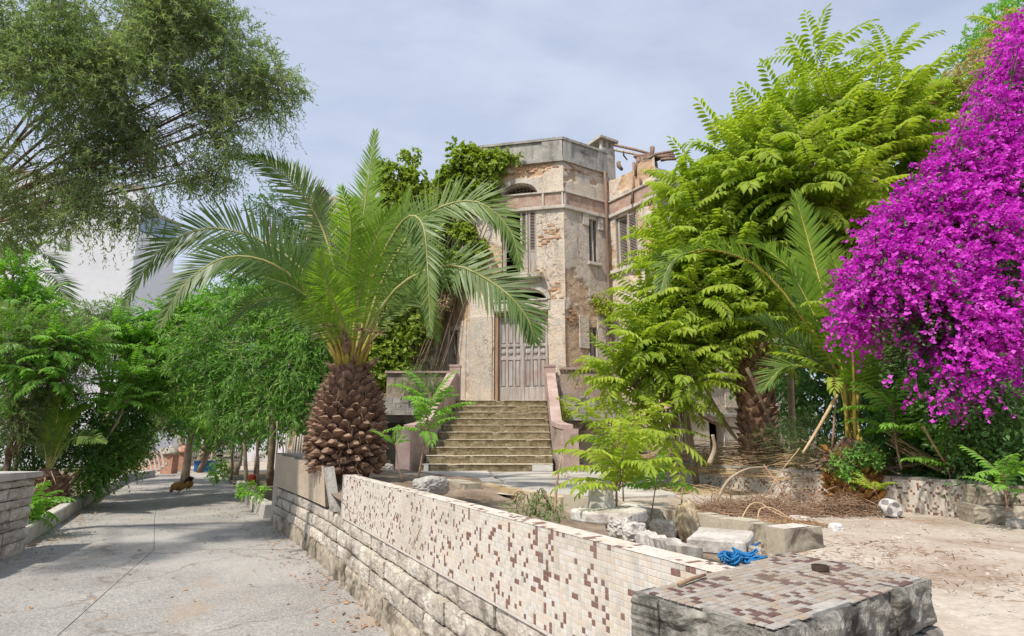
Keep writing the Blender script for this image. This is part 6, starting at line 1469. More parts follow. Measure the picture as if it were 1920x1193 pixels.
pinnate_tree('ailanthus_tree', 'small tree of heaven with fresh leaves beside the driveway bend', V(-10.7, 14.0, 0.1), [P(215, 800, 13.6), P(235, 745, 13.6)], [ellip(235, 735, 13.6, 34, .9, .6), ellip(255, 705, 13.6, 28)], 8, 7, 0.85, 60, 63, 'ailanthus_green', 0.035, 'pale_bark')
pinnate_tree('ailanthus_tree', 'tree of heaven against the sky beyond the driveway', V(-13.6, 20, 0.1), [P(370, 700, 19.5), P(375, 600, 19.5)], [ellip(375, 585, 19.5, 36, .9, .6), ellip(340, 620, 19.5, 38, .9, .6), ellip(400, 570, 20, 24)], 14, 7, 1.1, 60, 65, 'ailanthus_green', 0.07, 'pale_bark')
pinnate_tree('ailanthus_tree', 'bright tree of heaven at the far left below the olive branches', V(-14.0, 14.6, 0.1), [P(30, 700, 14.4), P(40, 560, 14.4)], [ellip(25, 510, 14.2, 34, .9, .7), ellip(85, 600, 14.4, 40, .9, .6), ellip(40, 570, 14.2, 40)], 24, 7, 0.95, 100, 67, 'ailanthus_green', 0.06, 'pale_bark')
# small palm on the left and a distant one
lpb = V(-9.85, 12.5, 0.1); lp_ = thing('small_palm', 'small stumpy palm with a few upright fronds by the left kerb', 'palm tree', lpb)
mb = MB(); mb.lathe(lpb, [(0.36, -0.1), (0.42, 0.2), (0.34, 0.6), (0.12, 0.85)], 14); mb.build('trunk', M['boot'], lp_)
boots(lp_, lpb, lambda t: (0.40 - 0.12 * t, 0.05 + 0.6 * t), 7, 13, lambda t: 0.15, lambda t: 0.1 + 0.9 * t, BOOTS, 26)
for i, (pts, br) in enumerate([([(105, 800), (112, 760), (118, 735)], .2), ([(120, 810), (140, 775), (165, 760)], .15), ([(90, 810), (60, 770), (30, 755)], 0), ([(100, 800), (85, 750), (75, 730)], .1), ([(125, 830), (165, 820), (200, 830)], 0), ([(80, 830), (40, 815), (15, 840)], 0), ([(110, 800), (130, 740), (150, 715)], .1)]):
    frond([lpb + V(0, 0, 0.7)] + [P(u, v, 12.4 + 0.15 * k * (1 if i % 2 else -1)) for k, (u, v) in enumerate(pts)], lp_, .24, 60, seed=100 + i, bright=br, mat='palm_young' if br > .05 else 'palm', up=V(0, -.8, .6))
random.seed(3)
for i in range(14):
    a = random.uniform(3.3, 6.1); p = lpb + V(0, 0, 0.62); d = V(math.cos(a), math.sin(a), 0); q = p + d * random.uniform(.4, .8) + V(0, 0, random.uniform(-.35, .1)); mb = MB(); mb.tube([p, (p + q) / 2 + V(0, 0, .15), q], [.016, .012, .004], 4); mb.build('dead_stalk', M['straw'], lp_)
fpb = P(10, 540, 19); dp = thing('distant_palm', 'distant palm arching its fronds in front of the white building', 'palm tree', V(fpb.x, fpb.y, 0.0))
mb = MB(); limb(mb, [V(fpb.x, fpb.y, 0), V(fpb.x, fpb.y, 2), V(fpb.x, fpb.y, fpb.z)], 0.3, 0.25, 10); mb.build('trunk', M['boot'], dp)
for i, pts in enumerate(([(50, 480), (90, 480), (112, 510)], [(50, 505), (100, 520), (120, 555), (142, 580)], [(60, 470), (100, 455), (125, 470)], [(10, 470), (30, 440), (60, 430)], [(-30, 500), (-80, 500), (-110, 540)], [(40, 530), (70, 560), (85, 610)], [(0, 460), (-30, 440)])):
    frond([fpb] + [P(u, v, 19 - .2 * i) for u, v in pts], dp, .6, 50, seed=120 + i, width=.045, up=V(0, -.4, 1))

# ---- ivy on the villa
iv = thing('ivy', 'ivy mantle hanging over the left side of the villa', 'ivy', V(-2.4, 17.5, 2.3))
IE = [ellip(925, 310, 16.7, 22, .4), ellip(910, 355, 16.8, 24, .4), ellip(935, 290, 16.65, 14, .4, .7), ellip(868, 300, 16.9, 34, .45), ellip(905, 305, 16.75, 26, .4), ellip(850, 335, 17.1, 30, .45), ellip(885, 340, 16.9, 34, .4), ellip(920, 330, 16.7, 16, .4), ellip(840, 370, 17.3, 30, .45), ellip(945, 297, 16.6, 12, .4, .6), ellip(875, 375, 16.95, 20, .4), ellip(965, 292, 16.55, 10, .4, .5),
      ellip(740, 335, 17.9, 34, .6), ellip(785, 340, 17.9, 32, .6), ellip(725, 390, 17.8, 40, .6), ellip(775, 400, 17.9, 45, .5), ellip(820, 420, 17.6, 34, .5), ellip(870, 450, 16.95, 34, .4), ellip(850, 490, 17.15, 38, .4), ellip(890, 470, 16.85, 22, .4), ellip(790, 470, 17.8, 45, .5), ellip(740, 460, 17.8, 45, .5),
      ellip(760, 540, 17.7, 50, .5), ellip(815, 540, 17.6, 34, .4), ellip(720, 600, 17.5, 50, .5), ellip(775, 610, 17.5, 40, .45), ellip(730, 660, 17.3, 40, .4), ellip(770, 290, 18.0, 14, .6), ellip(715, 315, 18, 16, .6), ellip(700, 520, 17.6, 50, .5), ellip(690, 680, 17, 34, .4), ellip(735, 700, 17, 20, .3)]
mb = MB(); rs = random.Random(2)
for k in range(34):
    c, R = rs.choice(IE); limb(mb, crv(V(rs.uniform(-3.9, -1.6), 17.4, 2.3), c, 0.0, 8, 0.12, rs), 0.025, 0.008, 4)
mb.build('stems', M['bark'], iv)
rg = np.random.default_rng(71); lp, ld_, up_, sz_, _ = twigs(IE, 9500, 0.25, 9, 0.12, rg, (0.5, 1.08), out=0.7, face=1.5, droop=0.5, gap=0.3, gapf=2.0, lat=0.9, curve=0.2); scatter('leaves', lp, ld_, up_, sz_, 0.95, T_IVY, M['ivy'], iv, rng=rg)
lp, ld_, up_, sz_, _ = twigs([ellip(830, 560, 17.2, 16, .4), ellip(810, 590, 17.2, 14, .4), ellip(1125, 565, 17.0, 12), ellip(1010, 505, 16.4, 8, .5, .5), ellip(1000, 510, 16.4, 12, .5, .3)], 130, 0.2, 9, 0.07, rg, gap=.2); scatter('dry_tendrils', lp, ld_, up_, sz_, 0.5, T_LANCE, M['straw'], iv, rng=rg)

bush('background_hedge', 'dense dark evergreen hedge behind the young palm and old palm', V(8.5, 12.8, 0.85), [ellip(1500, 700, 12.5, 90), ellip(1600, 660, 12.6, 110), ellip(1720, 650, 12.6, 120), ellip(1850, 640, 12.6, 120), ellip(1560, 560, 13, 100), ellip(1700, 520, 13, 120), ellip(1600, 780, 12.4, 80), ellip(1740, 780, 12.4, 90), ellip(1880, 760, 12.4, 100), ellip(1850, 480, 13, 110)], 2600, .6, 11, .2, .4, 'dark_leaf', 77, cat='hedge', r0=.1, gap=.25)

pinnate_tree('ailanthus_tree', 'fresh green tree of heaven in front of the tamarisk at the left edge', V(-11.0, 12.9, 0.1), [P(60, 760, 12.4), P(70, 660, 12.3)], [ellip(55, 620, 12.2, 45, .9, .7), ellip(130, 650, 12.4, 42, .9, .7), ellip(95, 700, 12.2, 42, .9, .6), ellip(20, 690, 12.2, 36)], 26, 7, 0.85, 120, 161, 'ailanthus_green', 0.05, 'pale_bark')
pinnate_tree('ailanthus_tree', 'leafy tree of heaven overhanging the bend of the left kerb', V(-12.2, 15.4, 0.1), [P(270, 790, 14.8), P(290, 700, 14.6)], [ellip(285, 690, 14.4, 42, .9, .7), ellip(330, 730, 14.6, 38, .9, .7), ellip(250, 740, 14.4, 34, .9, .6), ellip(345, 660, 14.8, 36)], 22, 7, 0.85, 100, 163, 'ailanthus_green', 0.05, 'pale_bark')
# ------------------------------------------------------------------ background buildings and the end of the drive
wb = thing('white_building', 'tall white rendered building with stained edge behind the left trees', 'building', (-24, 32, 0))
def slab_wall(a, b, z0, z1, th, name, mat, parent, left=True):
    a = V(a[0], a[1], 0); b = V(b[0], b[1], 0); d = (b - a).normalized(); n = V(-d.y, d.x, 0)
    mb = MB(); q = [a, b, b + n * th, a + n * th]; mb.hexa([V(p.x, p.y, z0) for p in q], [V(p.x, p.y, z1) for p in q]); return mb.build(name, mat, parent)
slab_wall((-40, 27.6), (-23.6, 34), 0, 17.1, 9, 'main_block', M['white_wall'], wb)
slab_wall((-40, 27.5), (-23.55, 33.95), 17.1, 17.35, 9.2, 'parapet', M['concrete'], wb)
slab_wall((-23.7, 34.02), (-22.7, 36.6), 0, 14.4, 6, 'middle_block', M['white_wall'], wb)
m_, nt_, b_ = newmat('blue_glazing'); b_.inputs['Base Color'].default_value = (0.30, 0.40, 0.48, 1); b_.inputs['Roughness'].default_value = 0.15; b_.inputs['Specular IOR Level'].default_value = 0.6; M['blue_glass'] = m_
for k in range(3): slab_wall((-23.68 + .33 * k, 34.1 + .85 * k), (-23.40 + .33 * k, 34.85 + .85 * k), 14.5, 15.7, 3, 'glazing', M['blue_glass'], wb)
slab_wall((-23.7, 34.02), (-22.6, 36.9), 15.72, 15.95, 4, 'lean_roof', M['concrete'], wb)
slab_wall((-22.7, 36.6), (-21.4, 38.2), 0, 12.4, 6, 'rear_block', M['white_wall'], wb)
slab_wall((-21.4, 38.3), (-6, 44), 0, 4.2, 0.4, 'boundary_wall', M['white_wall'], wb)

M['terracotta'] = surf('terracotta_paint', (0.40, 0.19, 0.13), (0.50, 0.27, 0.19), (0.55, 0.36, 0.27), 4, 0.88, 30, 0.2, 0.4, 0.01, stain=(0.25, 0.16, 0.12), stain_scale=4)
bw = thing('balustrade_wall', 'low pinkish balustrade wall at the end of the driveway', 'wall', PZ(285, 884, 0))
p0 = PZ(215, 876, 0); p1 = PZ(312, 884, 0); d = (p1 - p0).normalized(); R = Matrix((d, V(-d.y, d.x, 0), V(0, 0, 1))).transposed(); ln = (p1 - p0).length
mb = MB(); mb.box((p0 + p1) / 2 + V(0, 0, .15), (ln, .25, .3), R); mb.build('plinth', M['terracotta'], bw)
mb = MB(); mb.box((p0 + p1) / 2 + V(0, 0, .85), (ln, .28, .1), R); mb.build('handrail', M['pink'], bw)
nb = int(ln / 0.26)
for k in range(nb):
    mb = MB(); mb.lathe(p0 + d * (ln * (k + .5) / nb) + V(0, 0, .3), [(.05, 0), (.075, .12), (.07, .22), (.035, .36), (.05, .5)], 8); mb.build('baluster', M['terracotta'], bw)
for k, (u, v, lab) in enumerate(((316, 888, 'terracotta gate pedestal with scalloped cap beside the wooden pallet'), (343, 881, 'terracotta gate pedestal with domed cap beside the leaning logs'))):
    p = PZ(u, v, 0); r_ = thing('gate_pedestal', lab, 'pedestal', p, 'pedestals at the end of the driveway')
    mb = MB(); mb.box(p + V(0, 0, .42), (.5, .5, .84)); mb.build('shaft', M['terracotta'], r_)
    mb = MB(); mb.lathe(p + V(0, 0, .842), [(.36, 0), (.37, .07), (.30, .16), (.22, .28), (.08, .36), (.02, .40)], 12); mb.build('cap', M['stone'] if k == 0 else M['terracotta'], r_)
# far balusters, urn and clutter beyond
fb = thing('balustrade_wall', 'dark distant balustrade running behind the gate pedestals', 'wall', PZ(400, 872, 0)); p0 = PZ(345, 873, 0); p1 = PZ(452, 873, 0); d = (p1 - p0).normalized(); ln = (p1 - p0).length; R = Matrix((d, V(-d.y, d.x, 0), V(0, 0, 1))).transposed()
mb = MB(); mb.box((p0 + p1) / 2 + V(0, 0, .2), (ln, .25, .4), R); mb.build('plinth', M['stone_dark'], fb); mb = MB(); mb.box((p0 + p1) / 2 + V(0, 0, 1.05), (ln, .28, .1), R); mb.build('handrail', M['stone_dark'], fb)
for k in range(24):
    mb = MB(); mb.lathe(p0 + d * (ln * (k + .5) / 24) + V(0, 0, .4), [(.06, 0), (.09, .14), (.08, .26), (.04, .44), (.06, .6)], 7); mb.build('baluster', M['stone_dark'], fb)
# pallet
pp = PZ(290, 893, 0); pal = thing('pallet', 'broken wooden pallet leaning in front of the terracotta pedestal', 'pallet', pp)
ax = V(0.83, -0.1, 0.55).normalized(); ay = V(-0.5, 0.35, 0.78).normalized()
for k in range(6):
    c = pp + V(-.35, 0, .35) + ax * (k * .2 - .25) ; mb = MB(); R = Matrix((ax, ay.cross(ax).normalized(), ay)).transposed(); mb.box(c, (.09, .02, .95), R); mb.build('slat', M['grey_timber'], pal)
for s in (-.38, .38):
    mb = MB(); mb.box(pp + V(-.35, .06, .35) + ay * s + ax * .25, (1.25, .07, .1), R); mb.build('bearer', M['grey_timber'], pal)
# leaning logs, crate, dark gate leaf, red thing, trunk pieces
random.seed(6)
for k, (u, v, u2, v2, r) in enumerate(((372, 880, 392, 800, .12), (380, 882, 400, 812, .10), (390, 880, 404, 830, .08), (368, 876, 386, 815, .1))):
    a = PZ(u, v, 0); b = P(u2, v2, a.y + .5); mb = MB(); mb.tube([a, (a + b) / 2 + V(.03, 0, 0), b], [r, r * .9, r * .7], 7)
    mb.build('log', M['pale_bark'], None, label=('thickest log leaning in the stack behind the second pedestal', 'split log leaning in the middle of the stack', 'short log at the right of the leaning stack', 'leftmost log of the leaning stack')[k], cat='log', group='logs leaning beyond the driveway')
for k, (u, v, u2, v2, r, lb) in enumerate(((344, 872, 338, 770, .22, 'bare pale trunk rising behind the terracotta pedestal'), (362, 872, 352, 790, .16, 'slanting pale trunk between pedestal and logs'), (368, 870, 366, 780, .14, 'thin upright trunk behind the log stack'), (402, 868, 420, 790, .12, 'grey slanting trunk right of the log stack'))):
    a = PZ(u, v, 0); b = P(u2, v2, a.y); mb = MB(); limb(mb, crv(a, b, 0, 6, .06), r, r * .7, 8); mb.build('tree_trunk', M['pale_bark'], None, label=lb, cat='tree trunk')
m_, nt_, b_ = newmat('blue_plastic'); b_.inputs['Base Color'].default_value = (0.03, 0.14, 0.36, 1); b_.inputs['Roughness'].default_value = .5; M['blue'] = m_
p = PZ(384, 884, 0); crt = thing('crate', 'blue plastic crate standing at the end of the driveway', 'crate', p); mb = MB()
for s in (-1, 1): mb.box(p + V(.4 * s, 0, .25), (.03, .5, .5)); mb.box(p + V(0, .24 * s, .25), (.77, .03, .5))
mb.build('body', M['blue'], crt); mb = MB(); mb.box(p + V(0, 0, .02), (.76, .44, .04)); mb.build('base', M['blue'], crt); mb = MB(); mb.box(p + V(0, -.27, .47), (.86, .03, .08)); mb.build('rim', M['blue'], crt)
for k, (u, v, lb) in enumerate(((420, 878, 'slatted wooden crate in the shade right of the blue crate'), (400, 878, 'broken wooden rack beside the blue crate'))):
    p = PZ(u, v, 0); rk = thing('wooden_rack', lb, 'rack', p); 
    for s in (-1, 1):
        mb = MB(); mb.box(p + V(.4 * s, 0, .5), (.08, .08, 1.0)); mb.build('post', M['grey_timber'], rk)
    for q in range(4):
        mb = MB(); mb.box(p + V(0, -.055, .15 + .25 * q), (.9, .03, .09)); mb.build('slat', M['grey_timber'], rk)
m_, nt_, b_ = newmat('red_plastic'); b_.inputs['Base Color'].default_value = (0.36, 0.03, 0.02, 1); M['red'] = m_
p = PZ(473, 908, 0.12); mb = MB(); mb.lathe(p, [(.09, 0), (.12, .12), (.13, .28), (.12, .29), (.1, .05)], 12); mb.build('bucket', M['red'], None, label='small red bucket among the cane stems', cat='bucket')
# pale cut trunk stubs at the kerb
for k, (u, v, h, r, lb) in enumerate(((428, 892, .5, .14, 'left of two sawn stumps at the end of the right kerb'), (440, 894, .55, .16, 'right of two sawn stumps at the end of the right kerb'))):
    p = PZ(u, v, 0.05); mb = MB(); mb.lathe(p, [(r, 0), (r * .92, h * .5), (r * .95, h), (.01, h + .01)], 10); mb.build('stump', M['pale_bark'], None, label=lb, cat='stump', group='sawn stumps by the kerb')

# pickets behind the palm
pk = thing('picket_fence', 'grey leaning picket fence behind the palm trunk', 'fence', P(552, 850, 11.9)); random.seed(2)
for k in range(9):
    a = P(533 + k * 5.2, 853, 11.9); b = P(536 + k * 5.4 + random.uniform(-4, 6), 818 + random.uniform(-6, 6), 12.0); mb = MB(); dd = b - a; mb.tube([a - V(0, 0, .6), b], [.022, .018], 4); mb.build('picket', M['grey_timber'], pk)
p2 = thing('picket_fence', 'leaning weathered picket panel at the foot of the right trees', 'fence', P(1250, 835, 8.8)); 
for k in range(8):
    a = P(1238 + k * 7, 838, 8.8); b = P(1222 + k * 7.5, 772 - k, 9.1); mb = MB(); mb.tube([a, b], [.026, .022], 4); mb.build('picket', M['grey_timber'], p2)

# ------------------------------------------------------------------ hens
M['hen'] = surf('hen_feather', (0.16, 0.075, 0.025), (0.30, 0.155, 0.05), (0.40, 0.24, 0.09), 14, 0.8, 90, 0.4, 0.5, 0.01)
M['hen_dark'] = surf('hen_tail', (0.02, 0.016, 0.012), (0.06, 0.04, 0.025), None, 14, 0.7, 60, 0.3, 0.3, 0.01)
M['comb'] = surf('hen_comb', (0.35, 0.03, 0.02), (0.45, 0.06, 0.04), None, 10, 0.6, 40, 0.1, 0.1)
def hen(label, pos, ang, s=1.0, mat='hen'):
    root = thing('hen', label, 'hen', pos, 'hens on the driveway'); c, sn = math.cos(ang), math.sin(ang)
    def T(x, y, z): return pos + V((x * c - y * sn) * s, (x * sn + y * c) * s, z * s)
    mb = MB(); sp_ = [(-.17, .30), (-.13, .27), (-.05, .24), (.05, .23), (.12, .225), (.17, .20), (.20, .14), (.225, .085), (.245, .06)]; rd_ = [.05, .11, .145, .15, .13, .10, .065, .045, .035]
    mb.tube([T(x, 0, z) for x, z in sp_], [r * s for r in rd_], 12)
    b = mb.build('body', M[mat], root)
    mb = MB(); mb.tube([T(.25, 0, .055), T(.28, 0, .035)], [.012 * s, .002 * s], 5); mb.build('beak', M['straw'], root)
    mb = MB(); mb.tube([T(.235, 0, .09), T(.25, 0, .10), T(.262, 0, .085)], [.006 * s, .016 * s, .006 * s], 5); mb.build('comb', M['comb'], root)
    for k in range(7):
        a = (k - 3) * .16; mb = MB(); p, q = T(-.12, a * .1, .32), T(-.21 - .02 * math.cos(a), a * .28, .50 - abs(a) * .12); mid = (p + q) / 2 + V(0, 0, .03 * s); mb.tube([p, mid, q], [.02 * s, .03 * s, .008 * s], 5); mb.build('tail_feather', M['hen_dark'], root)
    for sd in (-1, 1):
        mb = MB(); f = T(.02, .045 * sd, 0.006); mb.tube([T(.0, .05 * sd, .16), T(-.02, .045 * sd, .09), f], [.028 * s, .011 * s, .008 * s], 6)
        for t in (-.6, 0, .6): mb.tube([f, T(.02 + .05 * math.cos(t), .045 * sd + .05 * math.sin(t), .004)], [.006 * s, .003 * s], 4)
        mb.build('leg', M['straw'], root)
        mb = MB(); mb.tube([T(.10, .095 * sd, .25), T(.0, .115 * sd, .245), T(-.12, .10 * sd, .27)], [.03 * s, .05 * s, .012 * s], 6); mb.build('wing', M[mat], root)
hen('brown hen pecking on the driveway, left of two', PZ(335, 926, 0.01), math.radians(195), .92)
hen('dark-tailed brown hen pecking on the driveway, right of two', PZ(352, 921, 0.01), math.radians(125), .92)

# ------------------------------------------------------------------ courtyard clutter
def chunk(name, label, cat, c, size, seed, mat='rubble', amp=0.3, group=None, sub=4, flat=1.0, freq=1.6):
    bm = bmesh.new(); bmesh.ops.create_icosphere(bm, subdivisions=sub, radius=1.0); pts = np.array([v.co[:] for v in bm.verts]); n = fbm(pts * freq + seed * 7.7, 4, seed, 0.6)
    q = np.round(n * 5) / 5 * 0.4 + n * 0.6 + (fbm(pts * freq * 4 + seed, 3, seed + 9, 0.7) - 0.5) * 0.45
    for v, k in zip(bm.verts, q):
        m = max(abs(v.co.x), abs(v.co.y), abs(v.co.z)); v.co *= (1 + (k - 0.5) * 2 * amp) * (0.55 + 0.45 / m * 0.8)
        v.co.x *= size[0]; v.co.y *= size[1]; v.co.z *= size[2]
    rot = Matrix.Rotation(seed * 1.7, 3, 'Z') @ Matrix.Rotation(0.15 * math.sin(seed), 3, 'X'); bmesh.ops.rotate(bm, verts=bm.verts, matrix=rot); bmesh.ops.translate(bm, verts=bm.verts, vec=c)
    me = bpy.data.meshes.new(name); bm.to_mesh(me); bm.free(); return link(name, me, M[mat], None, label=label, cat=cat, group=group)
# T-shaped concrete piece on the planter edge
tc = V(0.53, 3.62, 0); tb = thing('concrete_fragment', 'pale T-shaped concrete fragment lying on the planter rubble', 'concrete fragment', V(tc.x, tc.y, 1.0))
mb = MB(); pts = []
for k in range(13):
    a = math.radians(195 + 150 * k / 12); pts.append((tc.x + 0.05 + 0.24 * math.cos(a), tc.y + 0.02 + 0.26 * math.sin(a)))
pts += [(tc.x + .22, tc.y + .16), (tc.x + .05, tc.y + .12), (tc.x - .1, tc.y + .13)]
mb.prism(pts, 1.115, 1.18); o = mb.build('base_plate', M['rubble'], tb); md = o.modifiers.new('b', 'BEVEL'); md.width = .012; md.segments = 2
mb = MB(); mb.hexa([V(tc.x - .06, tc.y + .0, 1.176), V(tc.x + .10, tc.y + .0, 1.176), V(tc.x + .10, tc.y + .1, 1.176), V(tc.x - .06, tc.y + .1, 1.176)], [V(tc.x - .045, tc.y + .03, 1.325), V(tc.x + .085, tc.y + .02, 1.34), V(tc.x + .085, tc.y + .1, 1.335), V(tc.x - .045, tc.y + .1, 1.325)]); o = mb.build('upright', M['rubble'], tb); md = o.modifiers.new('b', 'BEVEL'); md.width = .008; md.segments = 2
rub = [('grey rubble lump under the T-shaped concrete', (1160, 985, 3.4), (.09, .07, .07)), ('rounded rubble lump right of the young tree stem', (1190, 1000, 3.2), (.075, .06, .06)), ('small rubble lump at the left end of the long concrete strip', (1210, 1012, 3.05), (.05, .045, .045)),
       ('dark shaded stone below the mossy planter wall', (1222, 975, 4.1), (.11, .08, .08)), ('grey stone wedged behind the red-stemmed sapling', (1185, 965, 4.2), (.12, .09, .07)), ('brown stone against the mossy planter wall', (1272, 1005, 3.9), (.09, .08, .08)), ('low grey rubble between sapling and mossy wall', (1245, 992, 3.8), (.1, .08, .06))]
for k, (lb, (u, v, y), sz) in enumerate(rub): p = P(u, v, y); chunk('rubble_stone', lb, 'stone', p, sz, k + 3, 'rubble' if k not in (3, 5) else 'stone_low', group='rubble in the planter')
p = P(1292, 992, 3.75); chunk('rubble_block', 'upright broken ochre concrete block leaning on the planter wall', 'concrete block', p, (.085, .07, .16), 12, 'ochre_concrete', .3, sub=4, freq=2.4)
mb = MB(); a, b = P(1212, 1012, 3.0), P(1300, 1040, 2.62); dd = (b - a).normalized(); R = Matrix((dd, V(-dd.y, dd.x, 0), V(0, 0, 1))).transposed()
vs0 = len(mb.v)
nn = 16; rr2 = random.Random(5); px_ = [a.lerp(b, i / nn) for i in range(nn + 1)]; sd_ = V(-dd.y, dd.x, 0); prof_ = [(-.05, -.03), (.05, -.03), (.05, .028), (-.05, .03)]
rings = [[q_ + sd_ * (x_ + rr2.uniform(-.008, .008)) + V(0, 0, z_ + rr2.uniform(-.008, .008)) for x_, z_ in prof_] for q_ in px_]
mb.add([v_ for r2 in rings for v_ in r2], [(i * 4 + k, i * 4 + (k + 1) % 4, (i + 1) * 4 + (k + 1) % 4, (i + 1) * 4 + k) for i in range(nn) for k in range(4)] + [(3, 2, 1, 0), (nn * 4, nn * 4 + 1, nn * 4 + 2, nn * 4 + 3)])
mb.build('concrete_strip', M['rubble'], None, label='long narrow concrete strip lying along the tiled wall top', cat='concrete strip')
q = [P(1290, 1025, 2.85), P(1400, 1040, 2.75), P(1415, 1018, 3.05), P(1310, 1003, 3.2)]; zz = 1.105
sl = MB(); poly = [(x.x, x.y) for x in q]; c0 = V(sum(x[0] for x in poly) / 4, sum(x[1] for x in poly) / 4, 0); rs = random.Random(3); ring = []
for k in range(4):
    a, b = poly[k], poly[(k + 1) % 4]
    for t in (0, .25, .5, .75): ring.append((a[0] + (b[0] - a[0]) * t + rs.uniform(-.012, .012), a[1] + (b[1] - a[1]) * t + rs.uniform(-.012, .012)))
if sum((ring[i][0] * ring[(i + 1) % 16][1] - ring[(i + 1) % 16][0] * ring[i][1]) for i in range(16)) < 0: ring = ring[::-1]
sl.prism(ring, zz - .035, zz + .03); o = sl.build('concrete_slab', M['rubble'], None, label='flat broken concrete slab bridging the planter beside the blue rope', cat='concrete slab'); md = o.modifiers.new('b', 'BEVEL'); md.width = .008
p = P(1418, 1038, 2.75); chunk('rubble_stone', 'cream stone beside the blue rope next to the pillar', 'stone', p, (.035, .03, .035), 31, 'stone')
p = P(1402, 1026, 2.9); chunk('rubble_stone', 'small ochre stone lying on the end of the flat slab', 'stone', p, (.02, .018, .018), 33, 'ochre_concrete')
# rope
rs = random.Random(8); pts = []; c = P(1388, 1046, 2.62); n = 120
m_, nt_, b_ = newmat('blue_rope'); b_.inputs['Base Color'].default_value = (0.02, 0.17, 0.40, 1); b_.inputs['Roughness'].default_value = .6; wv = nt_.nodes.new('ShaderNodeTexNoise'); wv.inputs['Scale'].default_value = 160; L(nt_, npos(nt_), wv.inputs['Vector']); nbump(nt_, b_, wv.outputs[0], .8, .004); M['rope'] = m_
mb = MB()
for k in range(16):
    cc = c + V(rs.uniform(-.06, .07), rs.uniform(-.05, .05), .0 + rs.uniform(-.012, .022)); r_ = rs.uniform(.012, .034); a0 = rs.uniform(0, 6); w1, w2 = rs.uniform(.3, .8), rs.uniform(.3, .7)
    mb.tube([cc + V(r_ * 1.6 * math.cos(a0 + t * w1) + .004 * math.sin(t * 2.1), r_ * math.sin(a0 + t * w2), .012 * math.sin(t * .9 + k)) for t in range(16)], [.0048 + .0012 * math.sin(t * 1.7 + k) for t in range(16)], 5)
e = P(1425, 1018, 3.0); mb.tube(catmull([c, P(1408, 1040, 2.7), P(1412, 1025, 2.85), e], 10), .0055, 6); mb.build('rope', M['rope'], None, label='tangled bright blue rope beside the mosaic pillar', cat='rope')

# football
fb_ = PZ(1672, 970, CY + .01); r_ = .098; bm = bmesh.new(); bmesh.ops.create_icosphere(bm, subdivisions=4, radius=1)
phi = (1 + 5 ** .5) / 2; ic = [V(*p).normalized() for p in ((0, 1, phi), (0, -1, phi), (0, 1, -phi), (0, -1, -phi), (1, phi, 0), (-1, phi, 0), (1, -phi, 0), (-1, -phi, 0), (phi, 0, 1), (phi, 0, -1), (-phi, 0, 1), (-phi, 0, -1))]
for f in bm.faces: f.material_index = 1 if max(f.calc_center_median().normalized().dot(a) for a in ic) > .925 else 0; f.smooth = True
dent = V(-.1, -.75, .35).normalized()
for v in bm.verts:
    k = max(0, v.co.normalized().dot(dent) - .62) / .38; v.co -= dent * (.38 * k * k * (3 - 2 * k)); v.co *= r_; v.co.z *= .86; v.co.x *= 1.05
bmesh.ops.rotate(bm, verts=bm.verts, matrix=Matrix.Rotation(.5, 3, 'X') @ Matrix.Rotation(.3, 3, 'Y')); bmesh.ops.translate(bm, verts=bm.verts, vec=fb_ + V(0, 0, .085)); me = bpy.data.meshes.new('football'); bm.to_mesh(me); bm.free()
M['ball_w'] = surf('ball_white', (.50, .47, .43), (.62, .59, .55), None, 8, .7, 60, .12, .3, .004); M['ball_d'] = surf('ball_grey', (.14, .13, .14), (.24, .22, .22), None, 8, .7, 60, .2, .3, .004)
link('football', me, [M['ball_w'], M['ball_d']], None, label='deflated dirty white football with grey patches by the mosaic wall', cat='football')

# brush, straw, litter
def brush(name, label, cat, ells, n, ln, r, mat, seed, flat=0.25, dirb=None, jit=1.0, seg=3):
    rg = random.Random(seed); mb = MB(); w = [e[1][0] * e[1][1] for e in ells]
    for i in range(n):
        c, R = rg.choices(ells, w)[0]; a = rg.uniform(0, 6.28); q = rg.random() ** .5; p = c + V(R[0] * q * math.cos(a), R[1] * q * math.sin(a), R[2] * (1 - q * q) * rg.random())
        d = V(rg.gauss(0, 1), rg.gauss(0, 1), rg.gauss(0, flat)); 
        if dirb is not None: d = d * jit + dirb * rg.choice((-1, 1))
        d.normalize(); l_ = ln * rg.uniform(.4, 1.2); k = V(rg.gauss(0, 1), rg.gauss(0, 1), rg.gauss(0, .6)) * (.09 * l_)
        p0 = p - d * (l_ * .5); p2 = p + d * (l_ * .5); rr_ = r * rg.uniform(.5, 1.3); mb.tube([p0, p + k, p2], [rr_, rr_ * .85, rr_ * .4], 3, 0, False)
    return mb.build(name, M[mat], None, label=label, cat=cat)
def GE(u, v, rx, ry, rz, z=CY): p = PZ(u, v, z); return (p, (rx, ry, rz))
brush('brush_pile', 'tangled pile of brown cut twigs on the courtyard in front of the mosaic wall', 'brush pile', [GE(1430, 965, .5, .35, .20), GE(1520, 962, .5, .3, .24), GE(1590, 965, .35, .22, .2), GE(1370, 960, .4, .35, .10)], 1300, .42, .0035, 'twig', 3, .35)
brush('brush_pile', 'dry orange leaf litter heaped on the front of the twig pile', 'leaf litter', [GE(1560, 965, .4, .18, .12), GE(1450, 985, .5, .2, .06), GE(1300, 960, .25, .2, .07), GE(1350, 1000, .3, .15, .03)], 700, .12, .004, 'orange_litter', 5, .3)
def PE(u, v, y, rx, ry, rz): return (P(u, v, y), (rx, ry, rz))
def wall_back(u, off):
    d = ray(u, 880); k = d.x / d.y; a = RW[0]; t = (k * a.y - a.x) / (rwd.x - k * rwd.y); p = a + rwd * t; q = p * ((p.length + off) / p.length); return V(q.x, q.y, CY + .24)
